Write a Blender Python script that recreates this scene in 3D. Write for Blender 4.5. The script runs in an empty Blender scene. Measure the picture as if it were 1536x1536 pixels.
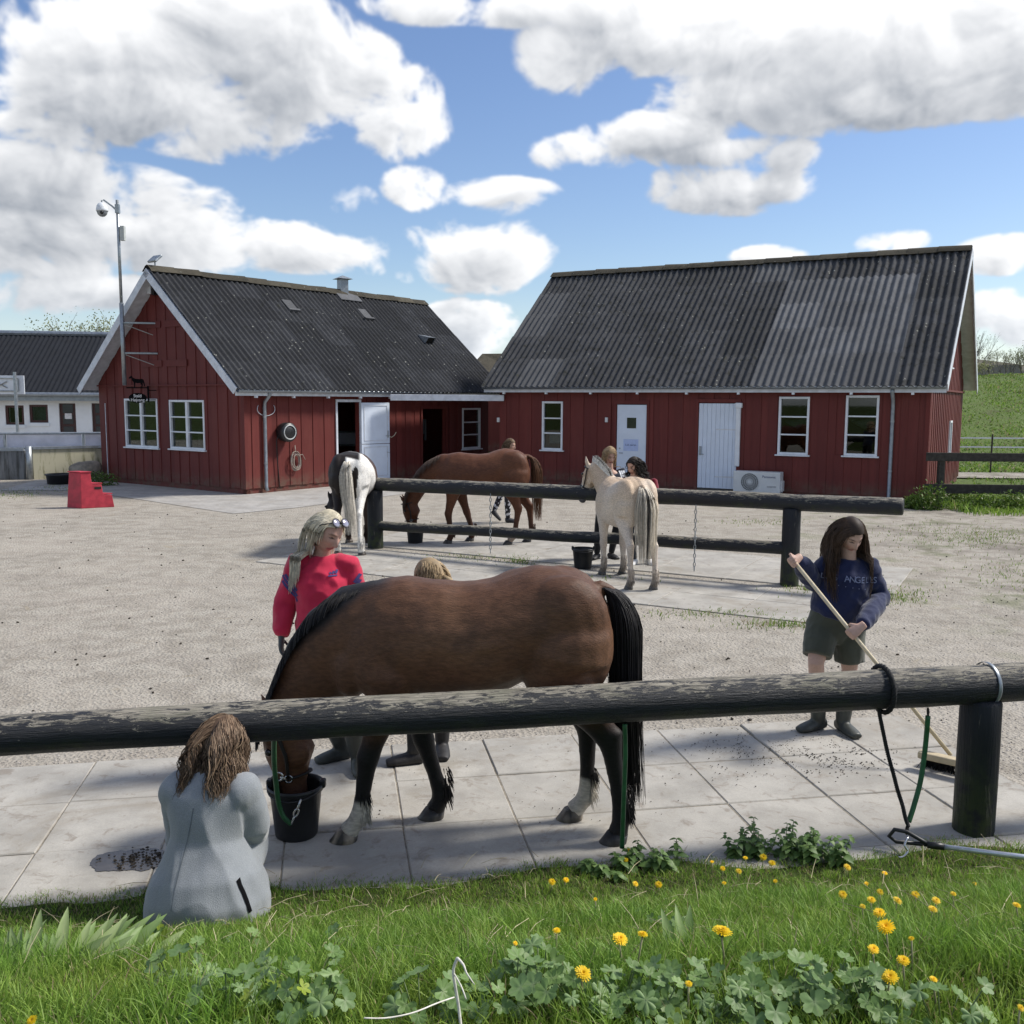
import bpy, bmesh, math, random
import numpy as np
from mathutils import Vector, Matrix, noise as mnoise
R = math.radians
random.seed(7); np.random.seed(7)
scene = bpy.context.scene
col = scene.collection
# ------------------------------------------------------------------ camera
F_PX, Y_H, CAM_H, ROLL = 1450.0, 600.0, 2.35, R(0.3)
PITCH = math.atan((768 - Y_H) / F_PX)
cam_d = bpy.data.cameras.new('camera'); cam = bpy.data.objects.new('camera', cam_d); col.objects.link(cam)
cam_d.sensor_width = 36; cam_d.sensor_fit = 'HORIZONTAL'; cam_d.lens = 36 * F_PX / 1536
cam_d.clip_start = 0.05; cam_d.clip_end = 3000
cam.matrix_world = Matrix.Translation((0, 0, CAM_H)) @ Matrix.Rotation(R(90) - PITCH, 4, 'X') @ Matrix.Rotation(ROLL, 4, 'Z')
scene.camera = cam
# ------------------------------------------------------------------ sky and sun
SUN_AZ, SUN_EL = R(76), R(47)          # azimuth clockwise from +Y (view direction)
scene.view_settings.view_transform = 'Standard'; scene.view_settings.look = 'None'
scene.view_settings.exposure = 0.38; scene.view_settings.gamma = 1.0
scene.view_settings.use_curve_mapping = False
sun_d = bpy.data.lights.new('sun', 'SUN'); sun_d.energy = 3.6; sun_d.angle = R(9); sun_d.color = (1, .95, .87)
sun = bpy.data.objects.new('sun', sun_d); col.objects.link(sun)
to_sun = Vector((math.sin(SUN_AZ) * math.cos(SUN_EL), math.cos(SUN_AZ) * math.cos(SUN_EL), math.sin(SUN_EL)))
sun.rotation_euler = to_sun.to_track_quat('Z', 'Y').to_euler()

def pray(px, py):
    u, v = (px - 768) / F_PX, -(py - 768) / F_PX
    c, s = math.cos(ROLL), math.sin(ROLL); u, v = u * c - v * s, u * s + v * c
    return Vector((u, math.cos(PITCH) + v * math.sin(PITCH), -math.sin(PITCH) + v * math.cos(PITCH)))
def gp(px, py, z=0.0):                 # where a sight line meets the level z
    d = pray(px, py); t = (z - CAM_H) / d.z; return Vector((0, 0, CAM_H)) + d * t
def dp(px, py, y):                     # where a sight line meets the depth y
    d = pray(px, py); return Vector((0, 0, CAM_H)) + d * (y / d.y)

world = bpy.data.worlds.new('World'); scene.world = world; world.use_nodes = True
nt = world.node_tree; nt.nodes.clear()
def make_clouds(AZ, EL):
    """broken cumulus over the whole upper sky; AZ, EL are arrays in radians. returns alpha, light"""
    f32 = np.float32
    rs = np.random.RandomState(11)
    def perlin(x, y, per, seed):
        r = np.random.RandomState(seed); n = 512
        ang = r.rand(n, n).astype(f32) * 2 * np.pi; gx, gy = np.cos(ang), np.sin(ang)
        xi, yi = np.floor(x).astype(np.int32), np.floor(y).astype(np.int32); xf, yf = (x - xi).astype(f32), (y - yi).astype(f32)
        u, v = xf * xf * xf * (xf * (xf * 6 - 15) + 10), yf * yf * yf * (yf * (yf * 6 - 15) + 10)
        x0, x1, y0, y1 = xi % per % n, (xi + 1) % per % n, yi % n, (yi + 1) % n
        a = gx[y0, x0] * xf + gy[y0, x0] * yf; b = gx[y0, x1] * (xf - 1) + gy[y0, x1] * yf
        c = gx[y1, x0] * xf + gy[y1, x0] * (yf - 1); d = gx[y1, x1] * (xf - 1) + gy[y1, x1] * (yf - 1)
        return (a + u * (b - a)) * (1 - v) + (c + u * (d - c)) * v
    X = (AZ / (2 * np.pi)).astype(f32); Y = (EL * 1.25 / (2 * np.pi)).astype(f32)
    w1, w2 = perlin(X * 64, Y * 64, 64, 1), perlin(X * 64, Y * 64, 64, 2)
    Xw, Yw = X + w1 * .006, Y + w2 * .006
    bil = 0; fb = 0; amp = .8; fr = 48
    for o in range(7):
        nz = perlin(Xw * fr, Yw * fr, fr, 20 + o); bil = bil + amp * (.32 - np.abs(nz)) * 1.7; fb = fb + amp * nz * 1.2
        amp *= .60; fr *= 2
    blobs = [(130, 65, 115, 60, 1.0), (240, 42, 135, 72, 1.2), (370, 50, 145, 82, 1.25), (470, 112, 135, 76, 1.2), (585, 165, 75, 42, .95), (205, 140, 185, 62, 1.15), (345, 195, 180, 46, 1.0), (90, 140, 90, 45, .9),
        (60, 268, 120, 48, 1.05), (175, 290, 115, 44, 1.0), (40, 365, 130, 58, 1.1), (205, 352, 120, 48, 1.05), (295, 352, 60, 44, .9), (40, 440, 105, 38, .9), (160, 440, 120, 32, .8),
        (470, 372, 118, 36, 1.15), (400, 368, 52, 26, .8), (545, 385, 40, 22, .7), (760, 296, 100, 30, 1.0), (720, 388, 85, 32, 1.05), (800, 355, 55, 28, .85), (700, 345, 50, 22, .6), (510, 302, 42, 22, .85), (622, 282, 42, 24, .7), (650, 415, 60, 13, .6), (618, 352, 22, 11, .6), (862, 360, 18, 10, .5),
        (640, 8, 105, 26, .95), (760, 8, 120, 28, 1.0), (905, 15, 105, 34, 1.05), (870, 72, 70, 42, .9), (965, 60, 115, 44, 1.1), (1085, 50, 145, 58, 1.2), (1225, 70, 165, 78, 1.3), (1385, 60, 185, 88, 1.3), (1525, 60, 130, 86, 1.3), (1135, 140, 155, 48, 1.15), (1275, 150, 175, 44, 1.1), (1425, 132, 130, 46, 1.0), (1000, 200, 125, 34, 1.1), (880, 230, 62, 20, .85), (1065, 225, 105, 26, 1.0), (1160, 232, 60, 18, .75), (1110, 286, 90, 22, 1.05), (1045, 268, 50, 22, .8),
        (700, 492, 60, 28, 1.1), (690, 530, 55, 24, .75), (1500, 382, 55, 17, 1.1), (1338, 363, 38, 13, .9), (1150, 384, 42, 11, .85), (1515, 478, 70, 26, 1.0), (560, 520, 90, 22, .5)]
    S = np.zeros_like(X)
    for px, py, rx, ry, w in blobs:
        d = pray(px, py).normalized(); a0, e0 = math.atan2(d.x, d.y), math.asin(d.z)
        if rx < 100: rx, ry, w = rx * 1.5, ry * 1.7, w * .78
        q = np.sqrt(((AZ - a0) * F_PX / rx) ** 2 + ((EL - e0) * F_PX / ry) ** 2).astype(f32); t = np.clip((1.45 - q) / 1.45, 0, 1); S = np.maximum(S, w * t * t * (3 - 2 * t)) + .18 * w * t * t * (3 - 2 * t)
    big = perlin(X * 14, Y * 14, 14, 90) * 1.5 + perlin(X * 30, Y * 30, 30, 91) * .7
    t = np.clip((big + .05) / .5, 0, 1); farS = 1.2 * t * t * (3 - 2 * t)
    o = np.maximum(np.clip((np.abs(AZ) - .54) / .12, 0, 1), np.clip((EL - .40) / .1, 0, 1)).astype(f32)
    S = np.minimum(S, 1.35) * (1 - o) + farS * o
    return S, bil, fb
def cloud_light(raw, sx, sy, steps=14):
    """march towards the sun across the sky; sx, sy pixels per step"""
    acc = np.zeros_like(raw)
    for i in range(1, steps + 1):
        dx, dy = int(round(sx * i)), int(round(sy * i)); r = np.roll(raw, (-dy, -dx), (0, 1))
        acc += np.clip(r, 0, 1.0) * (1 - .5 * i / steps)
    return acc / steps
def cloud_pixels(W, H):
    v = ((np.arange(H) + .5) / H) ** (1 / .6) * (np.pi / 2); u = ((np.arange(W) + .5) / W - .5) * 2 * np.pi
    AZ, EL = np.meshgrid(u, v); S, bil, fb = make_clouds(AZ, EL)
    k = np.clip(S / .35, 0, 1)
    raw = (S * .90 - .55 + .72 * bil + .74 * fb).astype(np.float32) * k - .5 * (1 - k)
    a = np.clip((raw + .03) / .44, 0, 1); a = a * a * (3 - 2 * a)
    L = cloud_light(np.clip(raw * .75, 0, 1.3), 2.4, 6.0, 16); T = np.exp(-1.5 * L)
    L2 = cloud_light(np.clip(raw, 0, 1.2), 1.2, 2.4, 8); T2 = np.exp(-1.3 * L2)
    det = raw - np.roll(raw, (-4, -3), (0, 1)); det2 = raw - np.roll(raw, (-9, -6), (0, 1))
    g = (T - .42) / .50 * .76 + (T2 - .3) / .6 * .36 + .36 * np.clip(det, -.6, .6) + .20 * np.clip(det2, -.6, .6) + .03
    g = np.clip(g, 0, 1)[..., None]
    c = np.array([.29, .315, .355]) * (1 - g) + np.array([.81, .815, .825]) * g
    return np.concatenate([c, a[..., None] * .985], -1).astype(np.float32)
def wn(t): return nt.nodes.new(t)
def wm(op, a, b=None, clamp=False):
    n = wn('ShaderNodeMath'); n.operation = op; n.use_clamp = clamp
    for i, v in enumerate((a, b)):
        if v is None: continue
        if isinstance(v, (int, float)): n.inputs[i].default_value = v
        else: nt.links.new(v, n.inputs[i])
    return n.outputs[0]
def wmix(f, a, b):
    n = wn('ShaderNodeMix'); n.data_type = 'RGBA'
    for s, v in ((n.inputs[0], f), (n.inputs[6], a), (n.inputs[7], b)):
        if isinstance(v, (tuple, float)): s.default_value = v if isinstance(v, float) else (*v, 1)
        else: nt.links.new(v, s)
    return n.outputs[2]
def wrange(v, a, b, c, d):
    n = wn('ShaderNodeMapRange'); n.interpolation_type = 'SMOOTHSTEP'; nt.links.new(v, n.inputs[0])
    for i, x in enumerate((a, b, c, d)): n.inputs[i + 1].default_value = x
    return n.outputs[0]
tc = wn('ShaderNodeTexCoord'); sx = wn('ShaderNodeSeparateXYZ'); nt.links.new(tc.outputs['Generated'], sx.inputs[0])
az = wm('ARCTAN2', sx.outputs[0], sx.outputs[1]); el = wm('ARCSINE', sx.outputs[2])
CW, CH = 3584, 800
cl_img = bpy.data.images.new('broken_cumulus', CW, CH, alpha=True, float_buffer=True); cl_img.colorspace_settings.name = 'Non-Color'; cl_img.alpha_mode = 'CHANNEL_PACKED'
cl_img.pixels.foreach_set(cloud_pixels(CW, CH).ravel()); cl_img.update(); cl_img.pack()
cxy = wn('ShaderNodeCombineXYZ'); nt.links.new(wm('ADD', wm('MULTIPLY', az, 1 / (2 * math.pi)), .5), cxy.inputs[0])
nt.links.new(wm('POWER', wm('MULTIPLY', wm('MAXIMUM', el, 0.0), 2 / math.pi), .6), cxy.inputs[1])
ci = wn('ShaderNodeTexImage'); ci.image = cl_img; ci.interpolation = 'Cubic'; ci.extension = 'REPEAT'; nt.links.new(cxy.outputs[0], ci.inputs[0])
sky = wn('ShaderNodeTexSky'); sky.sky_type = 'NISHITA'; sky.sun_disc = False
sky.sun_elevation = SUN_EL; sky.sun_rotation = SUN_AZ; sky.air_density = 1.0; sky.dust_density = .6; sky.ozone_density = 2.5
hsv = wn('ShaderNodeHueSaturation'); hsv.inputs['Saturation'].default_value = 1.08; hsv.inputs['Hue'].default_value = .508; hsv.inputs['Value'].default_value = 1.0
nt.links.new(sky.outputs[0], hsv.inputs['Color'])
SKY_STRENGTH = 0.11
ccol = wn('ShaderNodeVectorMath'); ccol.operation = 'SCALE'; nt.links.new(ci.outputs[0], ccol.inputs[0]); ccol.inputs['Scale'].default_value = 1.0 / SKY_STRENGTH
mask = ci.outputs[1]; ccol = ccol.outputs[0]
final = wmix(mask, hsv.outputs[0], ccol)
# pale band of air low over the land
hz = wrange(el, -.02, .13, .38, 0.)
final = wmix(hz, final, (6.2, 7.0, 8.0))
bg = wn('ShaderNodeBackground'); bg.inputs['Strength'].default_value = SKY_STRENGTH
nt.links.new(final, bg.inputs['Color'])
wo = wn('ShaderNodeOutputWorld'); nt.links.new(bg.outputs[0], wo.inputs[0])
world.cycles.sampling_method = 'MANUAL'; world.cycles.sample_map_resolution = 512
scene.cycles.max_bounces = 6; scene.cycles.diffuse_bounces = 3; scene.cycles.glossy_bounces = 3; scene.cycles.transparent_max_bounces = 12

# ------------------------------------------------------------------ helpers
def tag(o, label=None, cat=None, group=None, kind=None):
    if label: o['label'] = label
    if cat: o['category'] = cat
    if group: o['group'] = group
    if kind: o['kind'] = kind
    return o
def W(o):
    m = o.matrix_basis.copy()
    return W(o.parent) @ o.matrix_parent_inverse @ m if o.parent else m
def attach(o, parent):
    o.parent = parent; o.matrix_parent_inverse = W(parent).inverted(); return o
def empty(name, loc, label, cat, group=None):
    o = bpy.data.objects.new(name, None); col.objects.link(o); o.location = loc; o.empty_display_size = .1
    return tag(o, label, cat, group)
def link(name, me, parent=None, mw=None):
    o = bpy.data.objects.new(name, me); col.objects.link(o)
    if mw is not None: o.matrix_basis = mw
    if parent: attach(o, parent)
    return o
def mesh(vs, fs, mat=None, smooth=False):
    me = bpy.data.meshes.new('m'); me.from_pydata([tuple(v) for v in vs], [], [tuple(f) for f in fs])
    if mat:
        for m in (mat if isinstance(mat, (list, tuple)) else [mat]): me.materials.append(m)
    if smooth: me.polygons.foreach_set('use_smooth', [True] * len(me.polygons))
    me.update(); return me
class MB:                               # collects shapes for one mesh
    def __init__(s): s.v, s.f, s.mi = [], [], []
    def add(s, v, f, mi=0):
        n = len(s.v); s.v += [Vector(x) for x in v]; s.f += [tuple(i + n for i in q) for q in f]; s.mi += [mi] * len(f); return s
    def box(s, c, size, rot=None, mi=0, bev=0.0):
        x, y, z = [a / 2 for a in size]; c = Vector(c)
        vs = [Vector((i * x, j * y, k * z)) for k in (-1, 1) for j in (-1, 1) for i in (-1, 1)]
        if rot is not None: vs = [rot @ v for v in vs]
        return s.add([v + c for v in vs], [(0, 2, 3, 1), (4, 5, 7, 6), (0, 1, 5, 4), (2, 6, 7, 3), (0, 4, 6, 2), (1, 3, 7, 5)], mi)
    def obox(s, o, u, v, w, mi=0):      # box from corner o and three edge vectors
        o, u, v, w = map(Vector, (o, u, v, w))
        vs = [o + u * i + v * j + w * k for k in (0, 1) for j in (0, 1) for i in (0, 1)]
        f = [(0, 2, 3, 1), (4, 5, 7, 6), (0, 1, 5, 4), (2, 6, 7, 3), (0, 4, 6, 2), (1, 3, 7, 5)]
        if u.cross(v).dot(w) < 0: f = [q[::-1] for q in f]
        return s.add(vs, f, mi)
    def tube(s, path, r, n=8, mi=0, caps=True, flat=1.0, up=None):
        P = [Vector(p) for p in path]; k = len(P)
        rr = r if isinstance(r, (list, tuple)) else [r] * k
        T = [((P[min(i + 1, k - 1)] - P[max(i - 1, 0)]).normalized()) for i in range(k)]
        a = Vector(up) if up else (Vector((0, 0, 1)) if abs(T[0].z) < .9 else Vector((1, 0, 0)))
        u = (a - T[0] * a.dot(T[0])).normalized(); vs = []
        for i in range(k):
            u = (u - T[i] * u.dot(T[i])).normalized(); w = T[i].cross(u)
            for j in range(n):
                t = 2 * math.pi * j / n; q = rr[i]
                vs.append(P[i] + (u * math.cos(t) * (q[0] if isinstance(q, tuple) else q) + w * math.sin(t) * (q[1] if isinstance(q, tuple) else q * flat)))
        fs = [(i * n + j, i * n + (j + 1) % n, (i + 1) * n + (j + 1) % n, (i + 1) * n + j) for i in range(k - 1) for j in range(n)]
        if caps: fs += [tuple(range(n))[::-1], tuple(range((k - 1) * n, k * n))]
        return s.add(vs, fs, mi)
    def lathe(s, c, prof, n=20, mi=0, axis=None):
        c = Vector(c); k = len(prof); q = axis.to_track_quat('Z', 'Y').to_matrix() if axis is not None else Matrix.Identity(3)
        vs = [c + q @ Vector((r * math.cos(2 * math.pi * j / n), r * math.sin(2 * math.pi * j / n), z)) for r, z in prof for j in range(n)]
        fs = [(i * n + j, i * n + (j + 1) % n, (i + 1) * n + (j + 1) % n, (i + 1) * n + j) for i in range(k - 1) for j in range(n)]
        if prof[0][0] > 1e-4: fs.append(tuple(range(n))[::-1])
        if prof[-1][0] > 1e-4: fs.append(tuple(range((k - 1) * n, k * n)))
        return s.add(vs, fs, mi)
    def ball(s, c, r, n=12, m=8, rot=None, mi=0):
        c = Vector(c); r = r if isinstance(r, (tuple, list, Vector)) else (r, r, r); vs = []
        for i in range(m + 1):
            a = math.pi * i / m
            for j in range(n):
                b = 2 * math.pi * j / n; v = Vector((r[0] * math.sin(a) * math.cos(b), r[1] * math.sin(a) * math.sin(b), -r[2] * math.cos(a)))
                vs.append(c + (rot @ v if rot is not None else v))
        return s.add(vs, [(i * n + j, i * n + (j + 1) % n, (i + 1) * n + (j + 1) % n, (i + 1) * n + j) for i in range(m) for j in range(n)], mi)
    def me(s, mats, smooth=False, merge=False):
        me = mesh(s.v, s.f, mats, smooth)
        if isinstance(mats, (list, tuple)) and len(mats) > 1: me.polygons.foreach_set('material_index', s.mi)
        if merge:
            bm = bmesh.new(); bm.from_mesh(me); bmesh.ops.remove_doubles(bm, verts=bm.verts, dist=1e-5); bm.to_mesh(me); bm.free()
        return me
    def ob(s, name, mats, parent=None, smooth=False, merge=False): return link(name, s.me(mats, smooth, merge), parent)
def bevel(o, w=.01, seg=2, ang=40):
    b = o.modifiers.new('bev', 'BEVEL'); b.width = w; b.segments = seg; b.limit_method = 'ANGLE'; b.angle_limit = R(ang); return o
def fuse(parts, voxel, it=6, fac=.5):   # parts: MB of closed overlapping shapes -> one continuous surface
    o = bpy.data.objects.new('tmp', parts.me(None)); col.objects.link(o)
    m = o.modifiers.new('r', 'REMESH'); m.mode = 'VOXEL'; m.voxel_size = voxel; m.use_smooth_shade = True
    if it: s = o.modifiers.new('s', 'SMOOTH'); s.iterations = it; s.factor = fac
    dg = bpy.context.evaluated_depsgraph_get(); me = bpy.data.meshes.new_from_object(o.evaluated_get(dg))
    old = o.data; bpy.data.objects.remove(o); bpy.data.meshes.remove(old)
    me.polygons.foreach_set('use_smooth', [True] * len(me.polygons)); return me
def vco(me):
    a = np.empty(len(me.vertices) * 3); me.vertices.foreach_get('co', a); return a.reshape(-1, 3)
def set_vco(me, a): me.vertices.foreach_set('co', np.ascontiguousarray(a, dtype=np.float64).ravel()); me.update()
def vnorm(me):
    a = np.empty(len(me.vertices) * 3); me.vertices.foreach_get('normal', a); return a.reshape(-1, 3)
def paint(me, rgb):                     # the thing's own colour, one value per vertex
    at = me.color_attributes.new('Col', 'FLOAT_COLOR', 'POINT'); c = np.ones((len(me.vertices), 4)); c[:, :3] = rgb
    at.data.foreach_set('color', c.ravel())
def ss(x, a, b): t = np.clip((x - a) / (b - a), 0, 1); return t * t * (3 - 2 * t)
def mixc(c, d, f): return c * (1 - f[:, None]) + np.array(d) * f[:, None]
def vnoise(P, s, seed=0.0):
    return np.array([mnoise.noise(Vector((p[0] * s + seed, p[1] * s - seed, p[2] * s + 2 * seed))) for p in P])
# ---- materials
class NT:
    def __init__(s, name):
        s.m = bpy.data.materials.new(name); s.m.use_nodes = True; s.t = s.m.node_tree; s.t.nodes.clear()
        s.out = s.n('ShaderNodeOutputMaterial'); s.b = s.n('ShaderNodeBsdfPrincipled'); s.l(s.b.outputs[0], s.out.inputs[0])
    def n(s, t, **k):
        x = s.t.nodes.new(t)
        for a, v in k.items(): setattr(x, a, v)
        return x
    def l(s, a, b): s.t.links.new(a, b)
    def set(s, sock, v):
        if isinstance(v, (int, float)): sock.default_value = v
        elif isinstance(v, (tuple, list)): sock.default_value = (*v, 1) if len(v) == 3 and sock.type == 'RGBA' else v
        else: s.l(v, sock)
    def pos(s, kind='world', scale=(1, 1, 1)):
        o = s.n('ShaderNodeNewGeometry').outputs['Position'] if kind == 'world' else s.n('ShaderNodeTexCoord').outputs['Object']
        if scale == (1, 1, 1): return o
        m = s.n('ShaderNodeVectorMath', operation='MULTIPLY'); s.l(o, m.inputs[0]); m.inputs[1].default_value = scale; return m.outputs[0]
    def noise(s, vec, scale, detail=4, rough=.55, dist=0.0):
        x = s.n('ShaderNodeTexNoise'); s.l(vec, x.inputs['Vector']); x.inputs['Scale'].default_value = scale; x.inputs['Detail'].default_value = detail
        x.inputs['Roughness'].default_value = rough; x.inputs['Distortion'].default_value = dist; return x.outputs[0]
    def rng(s, v, a, b, c=0., d=1., sm=True):
        x = s.n('ShaderNodeMapRange'); x.interpolation_type = 'SMOOTHSTEP' if sm else 'LINEAR'; s.set(x.inputs[0], v)
        for i, q in enumerate((a, b, c, d)): x.inputs[i + 1].default_value = q
        return x.outputs[0]
    def mix(s, f, a, b, mode='MIX'):
        x = s.n('ShaderNodeMix'); x.data_type = 'RGBA'; x.blend_type = mode
        s.set(x.inputs[0], f); s.set(x.inputs[6], a); s.set(x.inputs[7], b); return x.outputs[2]
    def math(s, op, a, b=0.0, clamp=False):
        x = s.n('ShaderNodeMath', operation=op); x.use_clamp = clamp; s.set(x.inputs[0], a); s.set(x.inputs[1], b); return x.outputs[0]
    def bump(s, h, strength=.3, dist=.02):
        x = s.n('ShaderNodeBump'); x.inputs['Strength'].default_value = strength; x.inputs['Distance'].default_value = dist; s.l(h, x.inputs['Height']); s.l(x.outputs[0], s.b.inputs['Normal'])
    def attr(s, n='Col'): x = s.n('ShaderNodeAttribute'); x.attribute_name = n; return x.outputs['Color']
    def rnd(s): return s.n('ShaderNodeObjectInfo').outputs['Random']
    def sep(s, v): x = s.n('ShaderNodeSeparateXYZ'); s.l(v, x.inputs[0]); return x.outputs
    def fin(s, color, rough=.6, spec=.4, metal=0.0):
        s.set(s.b.inputs['Base Color'], color); s.set(s.b.inputs['Roughness'], rough); s.b.inputs['Specular IOR Level'].default_value = spec; s.set(s.b.inputs['Metallic'], metal); return s.m
def plain(name, c, rough=.55, var=.12, scale=14, spec=.4, metal=0., bump=0., bscale=60):
    k = NT(name); p = k.pos()
    a = k.noise(p, scale, 5); dk = tuple(x * (1 - var) for x in c); lt = tuple(min(1, x * (1 + var)) for x in c)
    if bump: k.bump(k.noise(p, bscale, 4), bump, .01)
    return k.fin(k.mix(k.rng(a, .3, .7), dk, lt), k.rng(a, .2, .8, rough * .85, min(1, rough * 1.12)), spec, metal)
def vcol(name, rough=.6, spec=.3, nscale=40, nvar=.15, bump=.0, bscale=80, stretch=(1, 1, 1), sheen=0.0):
    k = NT(name); p = k.pos('obj', stretch); a = k.noise(p, nscale, 5)
    c = k.mix(1.0, k.attr(), k.mix(k.rng(a, .25, .75), (1 - nvar,) * 3, (1 + nvar,) * 3), 'MULTIPLY')
    if bump: k.bump(k.noise(p, bscale, 4), bump, .01)
    if sheen: k.b.inputs['Sheen Weight'].default_value = sheen; k.b.inputs['Sheen Roughness'].default_value = .4
    return k.fin(c, rough, spec)
# ================================================================== materials of the place
def gravel_mat():
    k = NT('gravel'); p = k.pos()
    fine = k.noise(p, 55, 6, .7); vor = k.n('ShaderNodeTexVoronoi'); k.l(p, vor.inputs['Vector']); vor.inputs['Scale'].default_value = 38
    big = k.noise(p, .55, 5, .6); mid = k.noise(p, 3.2, 5, .65); st = k.noise(k.pos('world', (1, 1.0, 1)), 13, 5, .7)
    c = k.mix(k.rng(fine, .3, .72), (.15, .132, .108), (.47, .435, .375))
    c = k.mix(k.rng(vor.outputs['Distance'], 0, .5), c, (.39, .36, .31))
    c = k.mix(k.rng(mid, .38, .66, .0, .62), c, (.225, .20, .165))
    c = k.mix(k.rng(st, .58, .72, 0, .55), c, (.19, .16, .135))
    c = k.mix(k.rng(big, .42, .66, 0, .45), c, (.43, .39, .335))
    xyz = k.sep(p)
    # thin growth in the trodden right-hand corner of the yard and along the kerbs
    gz = k.math('MULTIPLY', k.rng(k.noise(p, 1.1, 6, .65), .5, .66), k.rng(xyz[0], 3.2, 6.5)); gz = k.math('MULTIPLY', gz, k.rng(xyz[1], 6.5, 9.5))
    c = k.mix(k.math('MULTIPLY', gz, .6), c, (.10, .125, .04))
    dk = k.math('MULTIPLY', k.rng(k.noise(p, .8, 5, .6), .45, .7), k.rng(xyz[0], 4.0, 8.5)); c = k.mix(k.math('MULTIPLY', dk, .55), c, (.12, .10, .085))
    tr = k.noise(k.pos('world', (.25, 1.1, 1)), 1.0, 5, .65); c = k.mix(k.rng(tr, .5, .7, 0, .26), c, (.235, .205, .175))
    sn = k.noise(p, 1.9, 6, .7, .5); c = k.mix(k.rng(sn, .60, .72, 0, .5), c, (.30, .25, .17))
    h = k.math('ADD', k.math('MULTIPLY', fine, .6), k.math('MULTIPLY', vor.outputs['Distance'], .8)); h = k.math('ADD', h, k.math('MULTIPLY', mid, .8))
    h = k.math('ADD', h, k.math('MULTIPLY', k.noise(p, 8, 5, .65), 1.6)); k.bump(h, .75, .022); return k.fin(c, .95, .2)
def slab_mat(name, base, seed):
    k = NT(name); p = k.pos(); r = k.rnd()
    n1, n2, n3 = k.noise(p, 2.3, 6, .62), k.noise(p, 95, 4, .7), k.noise(p, 9, 6, .7, .6)
    c = k.mix(k.rng(n1, .3, .7), tuple(x * .72 for x in base), tuple(min(1, x * 1.12) for x in base))
    c = k.mix(k.rng(n2, .35, .7, 0, .35), c, tuple(x * .62 for x in base))
    c = k.mix(k.rng(r, 0, 1, 0, .3, False), c, tuple(x * .8 for x in base))
    c = k.mix(k.rng(n3, .53, .68, 0, .6), c, (.20, .165, .13)); n4 = k.noise(p, 1.15, 6, .7, .8); c = k.mix(k.rng(n4, .5, .68, 0, .55), c, tuple(q * f for q, f in zip(base, (.60, .55, .48)))); n5 = k.noise(p, 26, 5, .8); c = k.mix(k.rng(n5, .62, .74, 0, .6), c, (.13, .11, .09))
    k.bump(k.math('ADD', k.math('MULTIPLY', n2, .5), n3), .25, .01); return k.fin(c, k.rng(n3, .3, .7, .92, .7), .25)
def grass_ground_mat(name, a=(.055, .085, .02), b=(.10, .135, .035), soil=(.09, .07, .045)):
    k = NT(name); p = k.pos()
    c = k.mix(k.rng(k.noise(p, 9, 6, .7), .3, .7), a, b); c = k.mix(k.rng(k.noise(p, 1.3, 5, .6), .52, .72, 0, .7), c, soil)
    c = k.mix(k.rng(k.noise(p, 60, 4, .7), .5, .8, 0, .5), c, tuple(x * .5 for x in a)); k.bump(k.noise(p, 40, 5, .7), .8, .03); return k.fin(c, .9, .15)
def red_mat():
    k = NT('red_paint'); p = k.pos(); st = k.noise(k.pos('world', (14, 14, .7)), 1.4, 6, .65); r = k.rnd()
    c = k.mix(k.rng(r, 0, 1, 0, 1, False), (.115, .022, .019), (.155, .030, .025))
    c = k.mix(k.rng(st, .35, .72, 0, .55), c, (.095, .020, .018)); c = k.mix(k.rng(k.noise(k.pos('world', (30, 30, 1.2)), 1.1, 5, .7), .70, .78, 0, .55), c, (.22, .10, .08))
    z = k.sep(p)[2]; c = k.mix(k.math('MULTIPLY', k.rng(z, .55, .15), k.rng(k.noise(p, 6, 4), .35, .65, .15, .8)), c, (.12, .075, .055)); c = k.mix(k.rng(k.noise(k.pos('world', (1.3, 1.3, .5)), 1.5, 5, .65), .45, .7, 0, .4), c, (.16, .042, .034)); c = k.mix(k.rng(k.noise(k.pos('world', (9, 9, 1)), 2.2, 6, .75), .66, .74, 0, .5), c, (.05, .016, .015))
    k.bump(st, .25, .01); return k.fin(c, .62, .3)
def corr_mat(name, base, mossy, lich):
    k = NT(name); p = k.pos(); r = k.rnd()
    n1, n2 = k.noise(p, 1.7, 6, .68), k.noise(p, 7, 6, .75, .4)
    c = k.mix(k.rng(r, 0, 1, 0, 1, False), tuple(x * .68 for x in base), tuple(x * 1.3 for x in base))
    c = k.mix(k.rng(n1, .35, .68, 0, .6), c, tuple(x * .55 for x in base)); c = k.mix(k.rng(n2, .52, .64, 0, mossy), c, (.018, .019, .014))
    c = k.mix(k.rng(k.noise(p, 3.0, 5, .7), .64, .72, 0, mossy * .6), c, (.05, .048, .018))
    vor = k.n('ShaderNodeTexVoronoi'); k.l(p, vor.inputs['Vector']); vor.inputs['Scale'].default_value = 5.5; vor.inputs['Randomness'].default_value = 1
    spot = k.math('MULTIPLY', k.rng(vor.outputs['Distance'], .16, .08), k.rng(k.noise(p, 1.1, 3), .4, .6)); c = k.mix(k.math('MULTIPLY', spot, lich), c, (.34, .34, .30))
    k.bump(k.noise(p, 45, 5, .75), .5, .012); return k.fin(c, .88, .22)
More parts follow.
